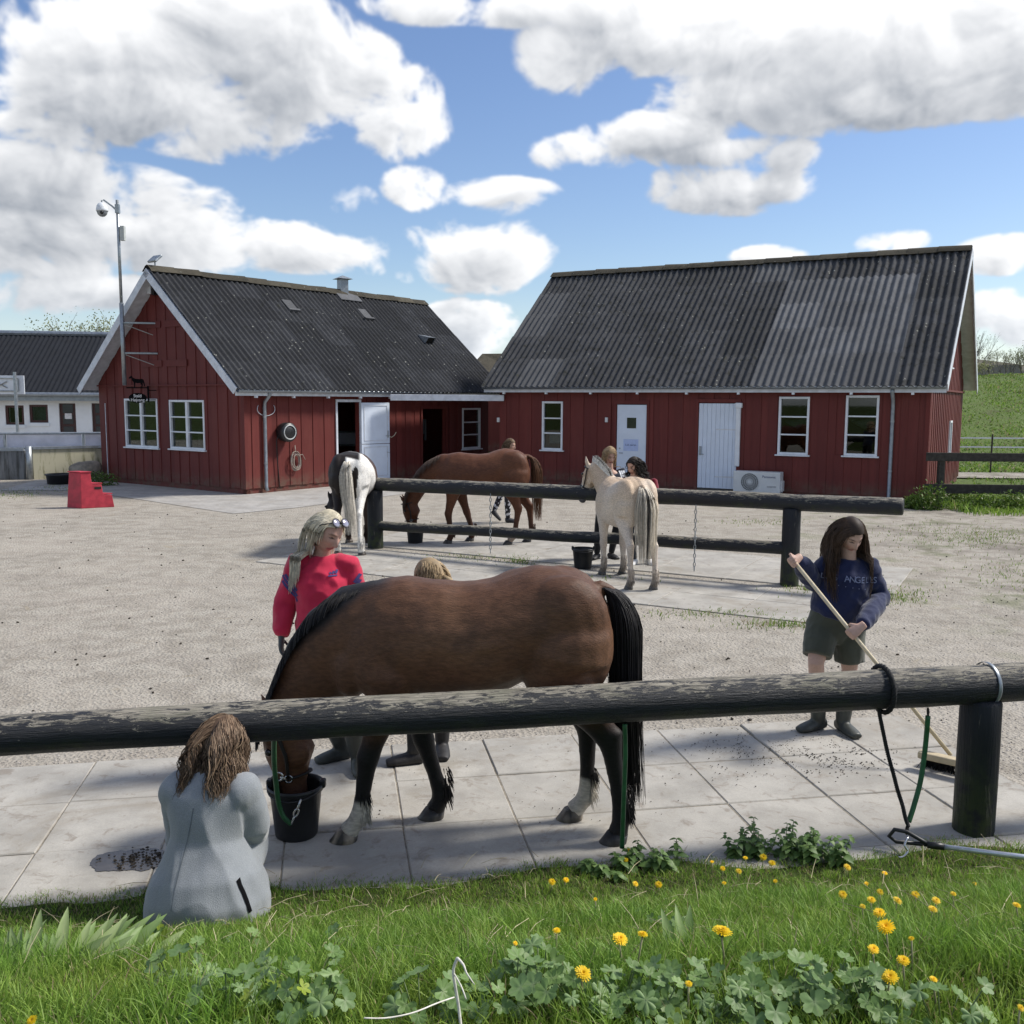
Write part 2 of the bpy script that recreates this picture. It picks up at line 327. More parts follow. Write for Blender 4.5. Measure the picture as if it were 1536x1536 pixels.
def log_mat():
    k = NT('painted_log'); o = k.pos('obj', (3.2, 15, 15)); g = k.n('ShaderNodeNewGeometry'); nz = k.sep(g.outputs['Normal'])[2]
    n1 = k.noise(o, 3.0, 8, .78, .8); n2 = k.noise(k.pos('obj', (4, 70, 70)), 1.6, 4, .6); n3 = k.noise(k.pos('obj', (1, 2, 2)), 3, 4, .6)
    wear = k.math('ADD', k.math('MULTIPLY', k.rng(nz, -.35, .95, 0, 1, False), .28), k.math('ADD', k.math('MULTIPLY', n1, .95), k.math('MULTIPLY', n3, .30)))
    wood = k.mix(k.rng(n2, .3, .7), (.13, .12, .10), (.36, .33, .27)); wood = k.mix(k.rng(n3, .5, .7, 0, .4), wood, (.10, .11, .07))
    c = k.mix(k.rng(wear, .845, .90), (.010, .012, .017), wood); 
    z = k.sep(k.pos())[2]; alg = k.math('MULTIPLY', k.rng(k.noise(k.pos(), 7, 5, .7), .45, .65), k.rng(nz, .2, -.7)); c = k.mix(k.math('MULTIPLY', alg, .5), c, (.03, .045, .012))
    k.bump(k.math('ADD', n1, k.math('MULTIPLY', n2, .6)), .6, .02); return k.fin(c, k.rng(wear, .84, .9, .5, .9), .4)
def post_mat():
    k = NT('painted_post'); o = k.pos('obj', (9, 9, 1.1)); n1 = k.noise(o, 3.0, 7, .72, .4); n2 = k.noise(k.pos('obj', (60, 60, 2.5)), 1.6, 4)
    z = k.sep(k.pos())[2]; wood = k.mix(k.rng(n2, .3, .7), (.07, .062, .05), (.19, .17, .14)); c = k.mix(k.rng(n1, .57, .72), (.009, .011, .016), wood)
    alg = k.math('MULTIPLY', k.rng(k.noise(k.pos(), 9, 5, .7), .38, .6), k.rng(z, .62, .08)); c = k.mix(k.math('MULTIPLY', alg, .75), c, (.035, .05, .014))
    k.bump(k.math('ADD', n1, n2), .5, .015); return k.fin(c, .6, .35)
def glass_mat():
    k = NT('window_glass'); k.t.nodes.remove(k.b); tr, gl, mx, fr = k.n('ShaderNodeBsdfTransparent'), k.n('ShaderNodeBsdfGlossy'), k.n('ShaderNodeMixShader'), k.n('ShaderNodeFresnel')
    tr.inputs[0].default_value = (.5, .55, .54, 1); gl.inputs['Roughness'].default_value = .02; fr.inputs[0].default_value = 1.6
    k.l(k.math('ADD', k.math('MULTIPLY', fr.outputs[0], .75), .02, True), mx.inputs[0]); k.l(tr.outputs[0], mx.inputs[1]); k.l(gl.outputs[0], mx.inputs[2]); k.l(mx.outputs[0], k.out.inputs[0]); return k.m
MT = dict(gravel=gravel_mat(), slab=slab_mat('paving_concrete', (.43, .41, .37), 1), apron=slab_mat('apron_concrete', (.43, .415, .39), 2), red=red_mat(),
          log=log_mat(), post=post_mat(), glass=glass_mat(), white=plain('white_paint', (.72, .75, .79), .5, .06, 5), door=plain('door_white', (.66, .73, .84), .45, .04, 3),
          fascia=plain('fascia_white', (.60, .63, .68), .5, .12, 6), old=corr_mat('old_sheet', (.058, .060, .065), .85, .8), new=corr_mat('clean_sheet', (.125, .129, .137), .18, .3), left=corr_mat('tarred_sheet', (.044, .046, .051), .5, .9),
          ridge=corr_mat('ridge_cap', (.07, .062, .045), .7, .5), zinc=plain('zinc', (.27, .30, .33), .42, .15, 9, .5, .6), dark=plain('dark_inside', (.02, .018, .016), .9), black=plain('black_plastic', (.014, .015, .017), .45, .2, 20, .5),
          dirt=plain('joint_dirt', (.22, .195, .155), .95, .35, 30), wood=plain('dark_fence_wood', (.045, .042, .036), .85, .35, 12, .3, 0, .5, 40), conc=slab_mat('old_concrete', (.40, .38, .30), 3), greyconc=slab_mat('grey_concrete', (.17, .18, .19), 4),
          render=plain('white_render', (.80, .83, .86), .8, .05, 2), steel=plain('galvanised_steel', (.33, .36, .38), .4, .15, 12, .5, .7), brown=plain('brown_joinery', (.06, .022, .02), .5), floor=plain('inner_floor', (.10, .095, .09), .9))
# ================================================================== ground
def sheet(name, pts, z, mat, kind='structure', parent=None):
    m = MB(); m.add([(p[0], p[1], z) for p in pts], [tuple(range(len(pts)))]); o = m.ob(name, mat, parent); 
    if o.data.polygons[0].normal.z < 0: o.data.flip_normals()
    if kind and not parent: tag(o, kind=kind)
    return o
MT['field'] = grass_ground_mat('field_grass', (.05, .075, .02), (.095, .125, .035), (.085, .085, .035))
MT['bank'] = grass_ground_mat('bank_soil', (.035, .055, .012), (.06, .085, .02), (.05, .042, .025))
sheet('field', [(-900, -400), (900, -400), (900, 1600), (-900, 1600)], -.03, MT['field'])
sheet('gravel_yard', [(-40, -8), (30, -8), (30, 21.2), (17, 22.4), (10.6, 23), (14, 31), (5, 40), (-40, 40)], 0.0, MT['gravel'])
def edge_y(x): return 4.65 + .125 * (x + .4) + .06 * math.sin(x * 3.1) + .035 * math.sin(x * 8.3 + 1)
def bank_z(x, y):
    t = (4.18 + .12 * x) - y
    s = .447 * (math.log1p(math.exp(min(40, t * 7))) / 7); s = s if s < .8 else .8 + .12 * (1 - math.exp(-(s - .8) / .12))
    n = .02 * mnoise.noise(Vector((x * 1.7, y * 1.7, 3))) + .01 * mnoise.noise(Vector((x * 5, y * 5, 1)))
    e = edge_y(x) - y; k = min(1, max(0, e / .22)); return -.02 + k * .04 + s + n * min(1, max(0, e / .3))
nx, ny = 120, 110; vs = []
for j in range(ny + 1):
    for i in range(nx + 1):
        x = -9 + 18 * i / nx; f = j / ny; ye = edge_y(x) + .02; y = ye - (f ** 1.6) * (ye + 7); vs.append((x, y, bank_z(x, y)))
bank = mesh(vs, [(j * (nx + 1) + i, (j + 1) * (nx + 1) + i, (j + 1) * (nx + 1) + i + 1, j * (nx + 1) + i + 1) for j in range(ny) for i in range(nx)], MT['bank'], True)
tag(link('grass_bank', bank), kind='structure')
# rising pasture behind the right-hand barn
def hill_z(x, y):
    t = max(0, min(1, (y - 34) / 30)); t = t * t * (3 - 2 * t); return -.02 + t * 4.1 * max(0, min(1, (x - 6) / 12)) + .25 * t * mnoise.noise(Vector((x * .12, y * .12, 0)))
vs = []; nx, ny = 70, 60
for j in range(ny + 1):
    for i in range(nx + 1):
        x, y = 4 + 116 * i / nx, 24.2 + 130 * j / ny; vs.append((x, y, hill_z(x, y) + (.12 * mnoise.noise(Vector((x * .7, y * .7, 5))) if y > 36 else 0)))
MT['hill'] = grass_ground_mat('hill_grass', (.075, .115, .03), (.13, .18, .05), (.09, .09, .045))
tag(link('hill_pasture', mesh(vs, [(j * (nx + 1) + i, j * (nx + 1) + i + 1, (j + 1) * (nx + 1) + i + 1, (j + 1) * (nx + 1) + i) for j in range(ny) for i in range(nx)], MT['hill'], True)), kind='structure')
far = MB(); pts = [(a, 330 + 60 * math.sin(a * .01), 0) for a in range(-200, 620, 20)]
hb = [(x, y, -1) for x, y, _ in pts] + [(x, y, 15 + 5 * math.sin(x * .012) + 2 * math.sin(x * .05) if x > 60 else max(1.5, 6 + x * .06)) for x, y, _ in pts] + [(x, y + 220, 14) for x, y, _ in pts]
n = len(pts); far.add(hb, [(r * n + i, r * n + i + 1, (r + 1) * n + i + 1, (r + 1) * n + i) for r in range(2) for i in range(n - 1)])
tag(far.ob('far_hills', plain('far_field', (.20, .185, .145), .95, .25, .02), smooth=True), kind='structure')
# sandy track crossing the pasture
sheet('sand_track', [(11, 30.2), (40, 28.6), (40, 31.2), (11, 32.6)], .02, MT['gravel'])
# ---- paving: slabs one by one
def paving(name, O, ang, cols, rows, sw, sd, mat, gap=.006, keep=None, top=.016, jit=.004):
    a, b = Vector((math.cos(ang), math.sin(ang), 0)), Vector((-math.sin(ang), math.cos(ang), 0)); O = Vector(O)
    base = MB(); c0, c1, r0, r1 = cols[0], cols[1], rows[0], rows[1]
    base.add([O + a * (c0 * sw) + b * (r0 * sd) + Vector((0, 0, .009)), O + a * (c1 * sw) + b * (r0 * sd) + Vector((0, 0, .009)), O + a * (c1 * sw) + b * (r1 * sd) + Vector((0, 0, .009)), O + a * (c0 * sw) + b * (r1 * sd) + Vector((0, 0, .009))], [(0, 1, 2, 3)])
    root = tag(base.ob(name, MT['dirt']), kind='structure')
    m = MB(); hx, hy, ch = sw / 2 - gap / 2, sd / 2 - gap / 2, .006
    ring = lambda x, y, z: [(-x, -y, z), (x, -y, z), (x, y, z), (-x, y, z)]
    m.add(ring(hx, hy, -.03) + ring(hx, hy, -ch) + ring(hx - ch, hy - ch, 0), [(i, (i + 1) % 4, 4 + (i + 1) % 4, 4 + i) for i in range(4)] + [(4 + i, 4 + (i + 1) % 4, 8 + (i + 1) % 4, 8 + i) for i in range(4)] + [(8, 9, 10, 11)])
    me = m.me(mat)
    for r in range(r0, r1):
        for c in range(c0, c1):
            p = O + a * ((c + .5) * sw) + b * ((r + .5) * sd)
            if keep and not keep(p): continue
            mw = Matrix.Translation(p + Vector((0, 0, top + random.uniform(-jit, jit)))) @ Matrix.Rotation(ang + random.uniform(-.004, .004), 4, 'Z') @ Matrix.Rotation(random.uniform(-.006, .006), 4, 'X') @ Matrix.Rotation(random.uniform(-.006, .006), 4, 'Y')
            link('slab', me, root, mw)
    return root
paving('near_paving', (1.27, 5.42, 0), R(10.2), (-9, 3), (-2, 2), .63, .645, MT['slab'])
fa = math.atan2(-.474, .88)
paving('tie_up_paving', (-3.70, 13.80, 0), fa, (0, 8), (0, 2), 1.0, .88, MT['slab'])
paving('rear_paving', Vector((-3.70, 13.80, 0)) + Vector((.474, .88, 0)) * 2.08, fa, (0, 8), (0, 2), 1.05, 1.05, MT['slab'])
A_ = Vector((-6.54, 23.69, 0)); Vd = Vector((.586, .811, 0)).normalized(); Gd = Vector((-Vd.y, Vd.x, 0))
C_ = Vector((9.49, 22.18, 0)); Ur = Vector((-.87, .493, 0)).normalized(); Dr = Vector((-Ur.y, Ur.x, 0)) * -1
Dr = Vector((.493, .87, 0)).normalized()
ap = [gp(350, 771), gp(120, 736), gp(0, 736), A_ + Gd * 8 + Vd * -1.0, A_ + Gd * 6.3 + Vd * .3, A_ + Vd * .3 - Gd * -.3, A_ + Vd * 9.8, A_ + Vd * 9.8 - Gd * 2.4, gp(440, 762.5)]
sheet('concrete_apron', [(p.x, p.y) for p in ap], .008, MT['apron'])
ap2 = [C_ - Dr * 2.3 + Ur * 1.0, C_ - Dr * 2.5 + Ur * 11, C_ + Ur * 11 + Dr * .3, C_ + Dr * .3 + Ur * .3, C_ + Ur * .3]
sheet('barn_apron', [(p.x, p.y) for p in ap2], .008, MT['apron'])
# ================================================================== buildings
def cuts(lo, hi, ops, u0, u1):
    segs = [(lo, hi)]
    for (a, b, z0, z1) in ops:
        if b - .002 > u0 and a + .002 < u1:
            segs = [s for (x, y) in segs for s in ((x, min(y, z0)), (max(x, z1), y)) if s[1] - s[0] > .03]
    return segs
def clad(parent, name, O, U, Nn, length, topf, ops, z0=.14, pitch=.2):
    O, U, Nn = Vector(O), Vector(U), Vector(Nn); Z = Vector((0, 0, 1))
    core = MB(); ed = sorted({0, length, *[x for o in ops for x in o[:2]]} | ({length / 2} if topf(length / 2) > topf(0) + .2 else set()))
    for a, b in zip(ed, ed[1:]):
        for lo, hi in cuts(0, 99, ops, a, b):
            q = [O + U * a + Z * lo, O + U * b + Z * lo, O + U * b + Z * (topf(b) if hi > 90 else hi), O + U * a + Z * (topf(a) if hi > 90 else hi)]
            core.add(q + [p - Nn * .12 for p in q], [(0, 1, 2, 3), (7, 6, 5, 4), (0, 4, 5, 1), (1, 5, 6, 2), (2, 6, 7, 3), (3, 7, 4, 0)])
    w = core.ob(name, MT['red'], parent)
    n = max(1, round(length / pitch)); pw = length / n
    for i in range(n):
        a, b = i * pw + .004, (i + 1) * pw - .004; t = .036 if i % 2 else .020
        if i % 2: a -= .014; b += .014
        for o in ops:                    # stop boards short of the frames
            pass
        es = sorted({a, b, *[x for o in ops for x in o[:2] if a + .02 < x < b - .02]})
        for a2, b2 in zip(es, es[1:]):
            for lo, hi in cuts(z0, 99, ops, a2, b2):
                ha, hb_ = (topf(a2) - .02, topf(b2) - .02) if hi > 90 else (hi, hi)
                lo2 = lo + random.uniform(-.008, .008) if lo == z0 else lo
                q = [O + U * a2 + Z * lo2, O + U * b2 + Z * lo2, O + U * b2 + Z * hb_, O + U * a2 + Z * ha]; q2 = [p + Nn * (t + random.uniform(-.002, .002)) for p in q]
                m = MB(); m.add([p + Nn * .003 for p in q] + q2, [(4, 5, 6, 7), (0, 1, 5, 4), (1, 2, 6, 5), (2, 3, 7, 6), (3, 0, 4, 7)])
                m.ob('plank', MT['red'], w)
    return w
def on_wall(px, py, O, Nn):
    d = pray(px, py); o = Vector((0, 0, CAM_H)); t = (Vector(O) - o).dot(Nn) / d.dot(Nn); return o + d * t
def box_on(px0, py0, px1, py1, O, U, Nn):
    a = on_wall((px0), (py0 + py1) / 2, O, Nn); b = on_wall(px1, (py0 + py1) / 2, O, Nn); t = on_wall((px0 + px1) / 2, py0, O, Nn); e = on_wall((px0 + px1) / 2, py1, O, Nn)
    u = sorted(((a - Vector(O)).dot(U), (b - Vector(O)).dot(U))); return (u[0], u[1], max(0.0, e.z), t.z)
def window(parent, O, U, Nn, o, cols, rows, inside=None):
    O, U, Nn = Vector(O), Vector(U), Vector(Nn); Z = Vector((0, 0, 1)); u0, u1, z0, z1 = o; f = .055; m = MB(); b = O - Nn * .05
    dpt = Nn * .11
    m.obox(b + U * u0 + Z * z0, U * (u1 - u0), Z * f, dpt); m.obox(b + U * u0 + Z * (z1 - f), U * (u1 - u0), Z * f, dpt)
    m.obox(b + U * u0 + Z * (z0 + f), U * f, Z * (z1 - z0 - 2 * f), dpt * .99); m.obox(b + U * (u1 - f) + Z * (z0 + f), U * f, Z * (z1 - z0 - 2 * f), dpt * .99)
    m.obox(b + U * (u0 - .05) + Z * (z0 - .035) + Nn * .02, U * (u1 - u0 + .1), Z * .035, Nn * .14)
    cw, rh = (u1 - u0 - 2 * f) / cols, (z1 - z0 - 2 * f) / rows
    for c in range(1, cols): m.obox(b + U * (u0 + f + c * cw - .045) + Z * (z0 + f), U * .09, Z * (z1 - z0 - 2 * f), dpt * .95)
    for r in range(1, rows):
        for c in range(cols):
            g = .045 if cols > 1 else 0
            m.obox(b + U * (u0 + f + c * cw + (g if c else 0)) + Z * (z0 + f + r * rh - .018), U * (cw - (g if c < cols - 1 else 0) - (g if c else 0)), Z * .036, dpt * .9)
    wn_ = bevel(m.ob('window', MT['white'], parent), .006, 1)
    for c in range(cols):
        for r in range(rows):
            p = MB(); p.obox(b + U * (u0 + f + c * cw) + Z * (z0 + f + r * rh) + Nn * .04, U * cw, Z * rh, Nn * .005); p.ob('pane', MT['glass'], wn_)
    # plain interior box that keeps the room dark
    return wn_
WAVE, SHW = .177, 1.062
def sheet_mesh(mat, ln, waves=6, amp=.031):
    n = waves * 8; m = MB(); vs = []
    for k, v in enumerate((0, ln / 2, ln)):
        for i in range(n + 1):
            u = (i / n - .5) * (waves * WAVE + .03); vs.append((u, -v, amp * math.cos(2 * math.pi * u / WAVE)))
    lo = vs[2 * (n + 1):] + [(x, y, z - .018) for x, y, z in vs[2 * (n + 1):]]
    fs = [(k * (n + 1) + i, (k + 1) * (n + 1) + i, (k + 1) * (n + 1) + i + 1, k * (n + 1) + i + 1) for k in range(2) for i in range(n)]
    fs += [(3 * (n + 1) + i, 4 * (n + 1) + i, 4 * (n + 1) + i + 1, 3 * (n + 1) + i + 1) for i in range(n)]
    m.add(vs + lo, fs); return m.me(mat, True)
def barn(name, label, P0, U, Dv, L, Wd, h, hr, ov, gv, front_ops, gable_ops, rows, mats, clean=None, tilt_a=.017):
    P0, U, Dv = Vector(P0), Vector(U), Vector(Dv); Z = Vector((0, 0, 1)); root = empty(name, P0, label, 'building')
    sl = (hr - h) / (Wd / 2)
    top = lambda s: h + sl * min(s, Wd - s) - .14
    clad(root, 'front_wall', P0, U, -Dv, L, lambda s: h - .2, front_ops)
    clad(root, 'gable_wall', P0 + Dv * .0, Dv, -U, Wd, lambda s: top(s), gable_ops)
    e = MB(); e.obox(P0 + U * .12 + Dv * Wd, U * (L - .24), -Dv * .12, Z * (h - .14)); e.ob('back_wall', MT['red'], root)
    g = MB(); q = [P0 + U * L, P0 + U * L + Dv * Wd, P0 + U * L + Dv * Wd + Z * (h - .14), P0 + U * L + Dv * (Wd / 2) + Z * (hr - .16), P0 + U * L + Z * (h - .14)]
    g.add(q + [p - U * .12 for p in q], [(0, 1, 2, 3, 4), (9, 8, 7, 6, 5)] + [(i, i + 5, (i + 1) % 5 + 5, (i + 1) % 5) for i in range(5)]); g.ob('far_gable_wall', MT['red'], root)
    pl = MB(); q = [P0, P0 + U * L, P0 + U * L + Dv * Wd, P0 + Dv * Wd]; c = P0 + U * L / 2 + Dv * Wd / 2
    q = [c + (p - c) * .997 for p in q]; pl.add([p + Z * .0 for p in q] + [p + Z * .13 for p in q], [(i, (i + 1) % 4, 4 + (i + 1) % 4, 4 + i) for i in range(4)] + [(4, 5, 6, 7)])
    pl.ob('plinth', MT['floor'], root)
    # roof: closed under-slab, corrugated sheets on the side in view
    nrm = (Z - (Dv * -1) * -sl * -1).normalized(); dn = (-Dv - Z * sl).normalized(); nr = (Z * 1.0 - Dv * sl).normalized()
    R0 = P0 - U * gv + Dv * (Wd / 2) + Z * hr; LL = L + 2 * gv; run = (Wd / 2 + ov) / (1 / math.sqrt(1 + sl * sl)) 
    dn2 = (Dv - Z * sl).normalized(); nr2 = (Z + Dv * sl).normalized()
    m = MB()
    for d_, n_ in ((dn, nr), (dn2, nr2)):
        m.obox(R0 + U * .02 + n_ * -.035, U * (LL - .04), d_ * (run - .03), n_ * -.07)
    roof = m.ob('roof', MT['fascia'], root)
    bk = MB(); k = int(LL / WAVE) * 4
    vs = [R0 + U * (LL * i / k) + dn2 * v + nr2 * (.0 + .026 * math.cos(2 * math.pi * 4 * i / 16)) for v in (0, run) for i in range(k + 1)]
    bk.add(vs, [(i, i + 1, k + 2 + i, k + 1 + i) for i in range(k)]); bk.ob('rear_roof_sheets', mats[0], roof, True)
    nc = round(LL / SHW); sw = LL / nc; ex = run / rows; mo = {id(x): sheet_mesh(x, ex + .13) for x in mats}
    rot = Matrix((U, -dn, nr)).transposed()
    if rot.determinant() < 0: rot = Matrix((-U, -dn, nr)).transposed()
    for r in range(rows):
        for cidx in range(nc):
            mt = mats[1] if (clean and clean(cidx, r)) else mats[0]
            p = R0 + U * ((cidx + .5) * sw) + dn * (r * ex - .02) + nr * (.034 + random.uniform(-.0015, .0015) + .002 * (cidx % 2)) 
            # each course lies on the one below it
            tilt = Matrix.Rotation(tilt_a + random.uniform(-.0006, .0012), 3, 'X')
            mw = (rot @ tilt @ Matrix.Rotation(random.uniform(-.004, .004), 3, 'Z') @ Matrix.Diagonal((sw / SHW, 1, 1))).to_4x4(); mw.translation = p
            link('roof_sheet', mo[id(mt)], roof, mw)
    nt_ = round(LL / .75)
    for i in range(nt_):
        t = MB(); a0 = R0 + U * (LL * i / nt_) + Z * .03; a1 = R0 + U * (LL * (i + 1) / nt_ + .04) + Z * (.038 + random.uniform(-.01, .012)); vs = []
        for a_ in (a0, a1):
            for j in range(7):
                s = (j / 6 - .5) * 2; vs.append(a_ + (Dv * s * .21) + Z * (.06 - sl * .20 * abs(s) ** 1.3 + random.uniform(0, .02)))
        t.add(vs, [(j, j + 1, 8 + j, 7 + j) for j in range(6)]); t.ob('ridge_cap', MT['ridge'], roof, True)
    # barge boards and soffit at the near gable
    for d_, n_ in ((dn, nr), (dn2, nr2)):
        b = MB(); b.obox(R0 - U * .03 + n_ * -.0, d_ * (run + .02), n_ * -.2, U * .028); bevel(b.ob('barge_board', MT['fascia'], root), .004, 1)
        b = MB(); b.obox(R0 + U * (LL), d_ * (run + .02), n_ * -.2, U * .028); b.ob('barge_board', MT['fascia'], root)
    # eaves: white fascia, zinc gutter
    E0 = P0 - U * gv - Dv * ov + Z * (h - sl * ov); b = MB(); b.obox(E0 + Dv * .05 - Z * .20, U * LL, Dv * .025, Z * .14); b.ob('fascia_board', MT['fascia'], root)
    b = MB(); vs = []
    for t_ in (0, LL):
        for j in range(9):
            a_ = math.pi * j / 8; vs.append(E0 + U * t_ - Dv * (.015 - .065 * math.cos(a_)) + Z * (-.055 - .065 * math.sin(a_)))
    b.add(vs, [(j, j + 1, 10 + j, 9 + j) for j in range(8)]); g_ = b.ob('gutter', MT['zinc'], root, True); s_ = g_.modifiers.new('s', 'SOLIDIFY'); s_.thickness = .006
    for i in range(9):
        b = MB(); b.obox(E0 + U * (LL * (i + .5) / 9) + Dv * .045 - Z * .25, Dv * .07, U * .06, Z * .049); b.ob('rafter_tail', MT['white'], root)
    return root, roof, (R0, U, dn, nr, sl, E0)
NL, NG = -Gd, -Vd
L_win = [(190, 598, 239, 671), (257, 600, 309, 674)]
Lg_ops = [box_on(*w, A_, Gd, NG) for w in L_win]
Lf_ops = [box_on(505, 603, 538, 722, A_, Vd, NL), box_on(632, 613, 668, 712, A_, Vd, NL), box_on(692, 612, 719, 673, A_, Vd, NL)]
Lf_ops[0] = (*Lf_ops[0][:2], 0.0, Lf_ops[0][3]); Lf_ops[1] = (*Lf_ops[1][:2], 0.0, Lf_ops[1][3])
WL = 6.25; LL_ = 9.8
zl = dp(222, 396, 25.13).z - .1
left_barn, lroof, LR = barn('red_barn', 'red plank stable with white-edged gable facing left and dark corrugated roof', A_, Vd, Gd, LL_, WL, 2.90, zl, .32, .45, Lf_ops, Lg_ops, 5, (MT['left'], MT['left']), None, .0075)
for o in Lg_ops: window(left_barn, A_, Gd, NG, o, 2, 3)
window(left_barn, A_, Vd, NL, Lf_ops[2], 1, 3)
WR = 8.0; NRm = -Dr
Rf_px = dict(wa=(814, 602, 845, 675), d1=(925, 606, 970, 741), d2=(1047, 604, 1106, 748), wb=(1168, 595, 1214, 682), wc=(1268, 593, 1318, 684))
Ro = {k: box_on(*v, C_, Ur, NRm) for k, v in Rf_px.items()}
for k in ('d1', 'd2'): Ro[k] = (*Ro[k][:2], 0.0, Ro[k][3])
gw1 = (4.6, 5.15, .85, 1.85); gw2 = (3.55, 4.1, 3.25, 4.55)
zr = dp(1448, 368, 25.6).z - .1
right_barn, rroof, RR = barn('red_barn', 'larger red plank barn with patched grey corrugated roof and two white doors', C_, Ur, Dr, 11.3, WR, 3.04, zr, .34, .38, list(Ro.values()), [gw1, gw2], 5, (MT['old'], MT['new']),
    clean=lambda c, r: (1 <= c <= 3 and r >= 1) or (c == 10 and 1 <= r <= 2) or (c == 4 and r == 0) or (c, r) == (9, 4))
for k in ('wa', 'wb', 'wc'): window(right_barn, C_, Ur, NRm, Ro[k], 1, 3)
for o in (gw1, gw2): window(right_barn, C_, Dr, -Ur, o, 1, 1)
Z1 = Vector((0, 0, 1))
# ---- doors of the right barn
def door_leaf(parent, O, U, Nn, o, off=-.02, thick=.05, name='door'):
    m = MB(); m.obox(Vector(O) + U * (o[0] + .01) + Nn * off + Z1 * .14, U * (o[1] - o[0] - .02), Z1 * (o[3] - .16), Nn * thick); return bevel(m.ob(name, MT['door'], parent), .006, 1)
o = Ro['d1']; d1 = door_leaf(right_barn, C_, Ur, NRm, o)
um = (o[0] + o[1]) / 2
def wp(O, U, Nn, u, z, n): return Vector(O) + U * u + Z1 * z + Nn * n
m = MB(); m.obox(wp(C_, Ur, NRm, um - .13, 1.62, .032), Ur * .26, Z1 * .28, NRm * .004); m.ob('pane', plain('dark_glass', (.012, .02, .014), .1, .1, 5, .6), d1)
m = MB(); m.obox(wp(C_, Ur, NRm, um - .2, 1.02, .033), Ur * .42, Z1 * .31, NRm * .003); paper = m.ob('paper_notice', plain('paper', (.46, .55, .80), .7, .05), d1)
hs = o[1] - .1
m = MB(); m.lathe(wp(C_, Ur, NRm, hs, 1.08, .03), [(.022, 0), (.022, .012), (.0, .014)], 10, 0, NRm); m.tube([wp(C_, Ur, NRm, hs, .96, .03), wp(C_, Ur, NRm, hs, .96, .075), wp(C_, Ur, NRm, hs - .11, .96, .075)], .01, 6); m.ob('handle', MT['steel'], d1)
for key, leaf in (('d1', None), ('d2', None)):
    q = Ro[key]; fr = MB(); Zt = q[3]
    pr_ = [(q[0] - .07, .1), (q[0] - .07, Zt + .09), (q[1] + .07, Zt + .09), (q[1] + .07, .1), (q[1], .1), (q[1], Zt), (q[0], Zt), (q[0], .1)]
    v8 = [wp(C_, Ur, NRm, a, z, .03) for a, z in pr_]; fr.add(v8 + [p_ + NRm * .026 for p_ in v8], [(8, 9, 14, 15), (9, 10, 13, 14), (10, 11, 12, 13)] + [(i, (i + 1) % 8, 8 + (i + 1) % 8, 8 + i) for i in range(8)])
    fr.ob('door_casing', MT['red'], right_barn)
o = Ro['d2']; d2 = MB(); nb = 9; bw = (o[1] - o[0] - .02) / nb
dl = door_leaf(right_barn, C_, Ur, NRm, o, -.02, .03)
for i in range(nb):
    m = MB(); m.obox(wp(C_, Ur, NRm, o[0] + .01 + i * bw + .003, .14, .011), Ur * (bw - .006), Z1 * (o[3] - .16), NRm * .018); m.ob('board', MT['door'], dl)
for z in (.42, 1.62):
    m = MB(); m.obox(wp(C_, Ur, NRm, o[0] - .06, z, .032), Ur * .62, Z1 * .035, NRm * .006); m.ob('hinge_strap', MT['fascia'], dl)
m = MB(); m.obox(wp(C_, Ur, NRm, o[1] - .10, .98, .031), Ur * .055, Z1 * .22, NRm * .02); m.tube([wp(C_, Ur, NRm, o[1] - .07, 1.0, .05), wp(C_, Ur, NRm, o[1] - .07, 1.0, .09), wp(C_, Ur, NRm, o[1] - .18, 1.0, .09)], .01, 6); m.ob('handle', MT['zinc'], dl)
# ---- half door of the left barn, swung open against the wall
o = Lf_ops[0]; hp = wp(A_, Vd, NL, o[1] + .02, 0, .06); ang = R(9); du = (Vd * math.cos(ang) + NL * math.sin(ang)).normalized(); dn_ = Vector((du.y, -du.x, 0))
wdt = .98; m = MB(); m.obox(hp + Z1 * .12, du * wdt, Z1 * .98, dn_ * .045); stable_door = bevel(m.ob('half_door', MT['door'], left_barn), .006, 1)
m = MB(); m.obox(hp + Z1 * 1.115, du * wdt, Z1 * (o[3] - 1.13), dn_ * .045); bevel(m.ob('leaf', MT['door'], stable_door), .006, 1)
for z0, z1 in ((.12, 1.10), (1.115, o[3] - .02)):
    m = MB(); q = .085
    for a, b, c, d in ((q, z0 + q, wdt - 2 * q, .018), (q, z1 - q, wdt - 2 * q, .018)): m.obox(hp + du * a + Z1 * b + dn_ * .044, du * c, Z1 * d, dn_ * .014)
    for a in (q, wdt - q - .018): m.obox(hp + du * a + Z1 * (z0 + q) + dn_ * .044, du * .018, Z1 * (z1 - z0 - 2 * q), dn_ * .013)
    m.ob('panel_moulding', MT['fascia'], stable_door)
m = MB(); m.obox(hp + du * .9 + Z1 * 1.27 + dn_ * .044, du * .03, Z1 * .2, dn_ * .01); m.tube([hp + du * .915 + Z1 * 1.33 + dn_ * .05, hp + du * .915 + Z1 * 1.33 + dn_ * .1, hp + du * .8 + Z1 * 1.33 + dn_ * .1], .009, 6); m.tube([hp + du * .93 + Z1 * .86 + dn_ * .05, hp + du * .93 + Z1 * .86 + dn_ * .1, hp + du * .83 + Z1 * .87 + dn_ * .1], .008, 6); m.ob('handle', MT['steel'], stable_door)
m = MB(); m.tube([hp + du * .98 + Z1 * 1.3 + dn_ * .03, hp + du * 1.06 + Z1 * 1.28 + dn_ * .03, hp + du * 1.15 + Z1 * 1.33 + dn_ * .03, hp + du * 1.22 + Z1 * 1.42 + dn_ * .03], .012, 6); m.ob('rope_end', plain('pale_rope', (.45, .40, .30), .9), stable_door)
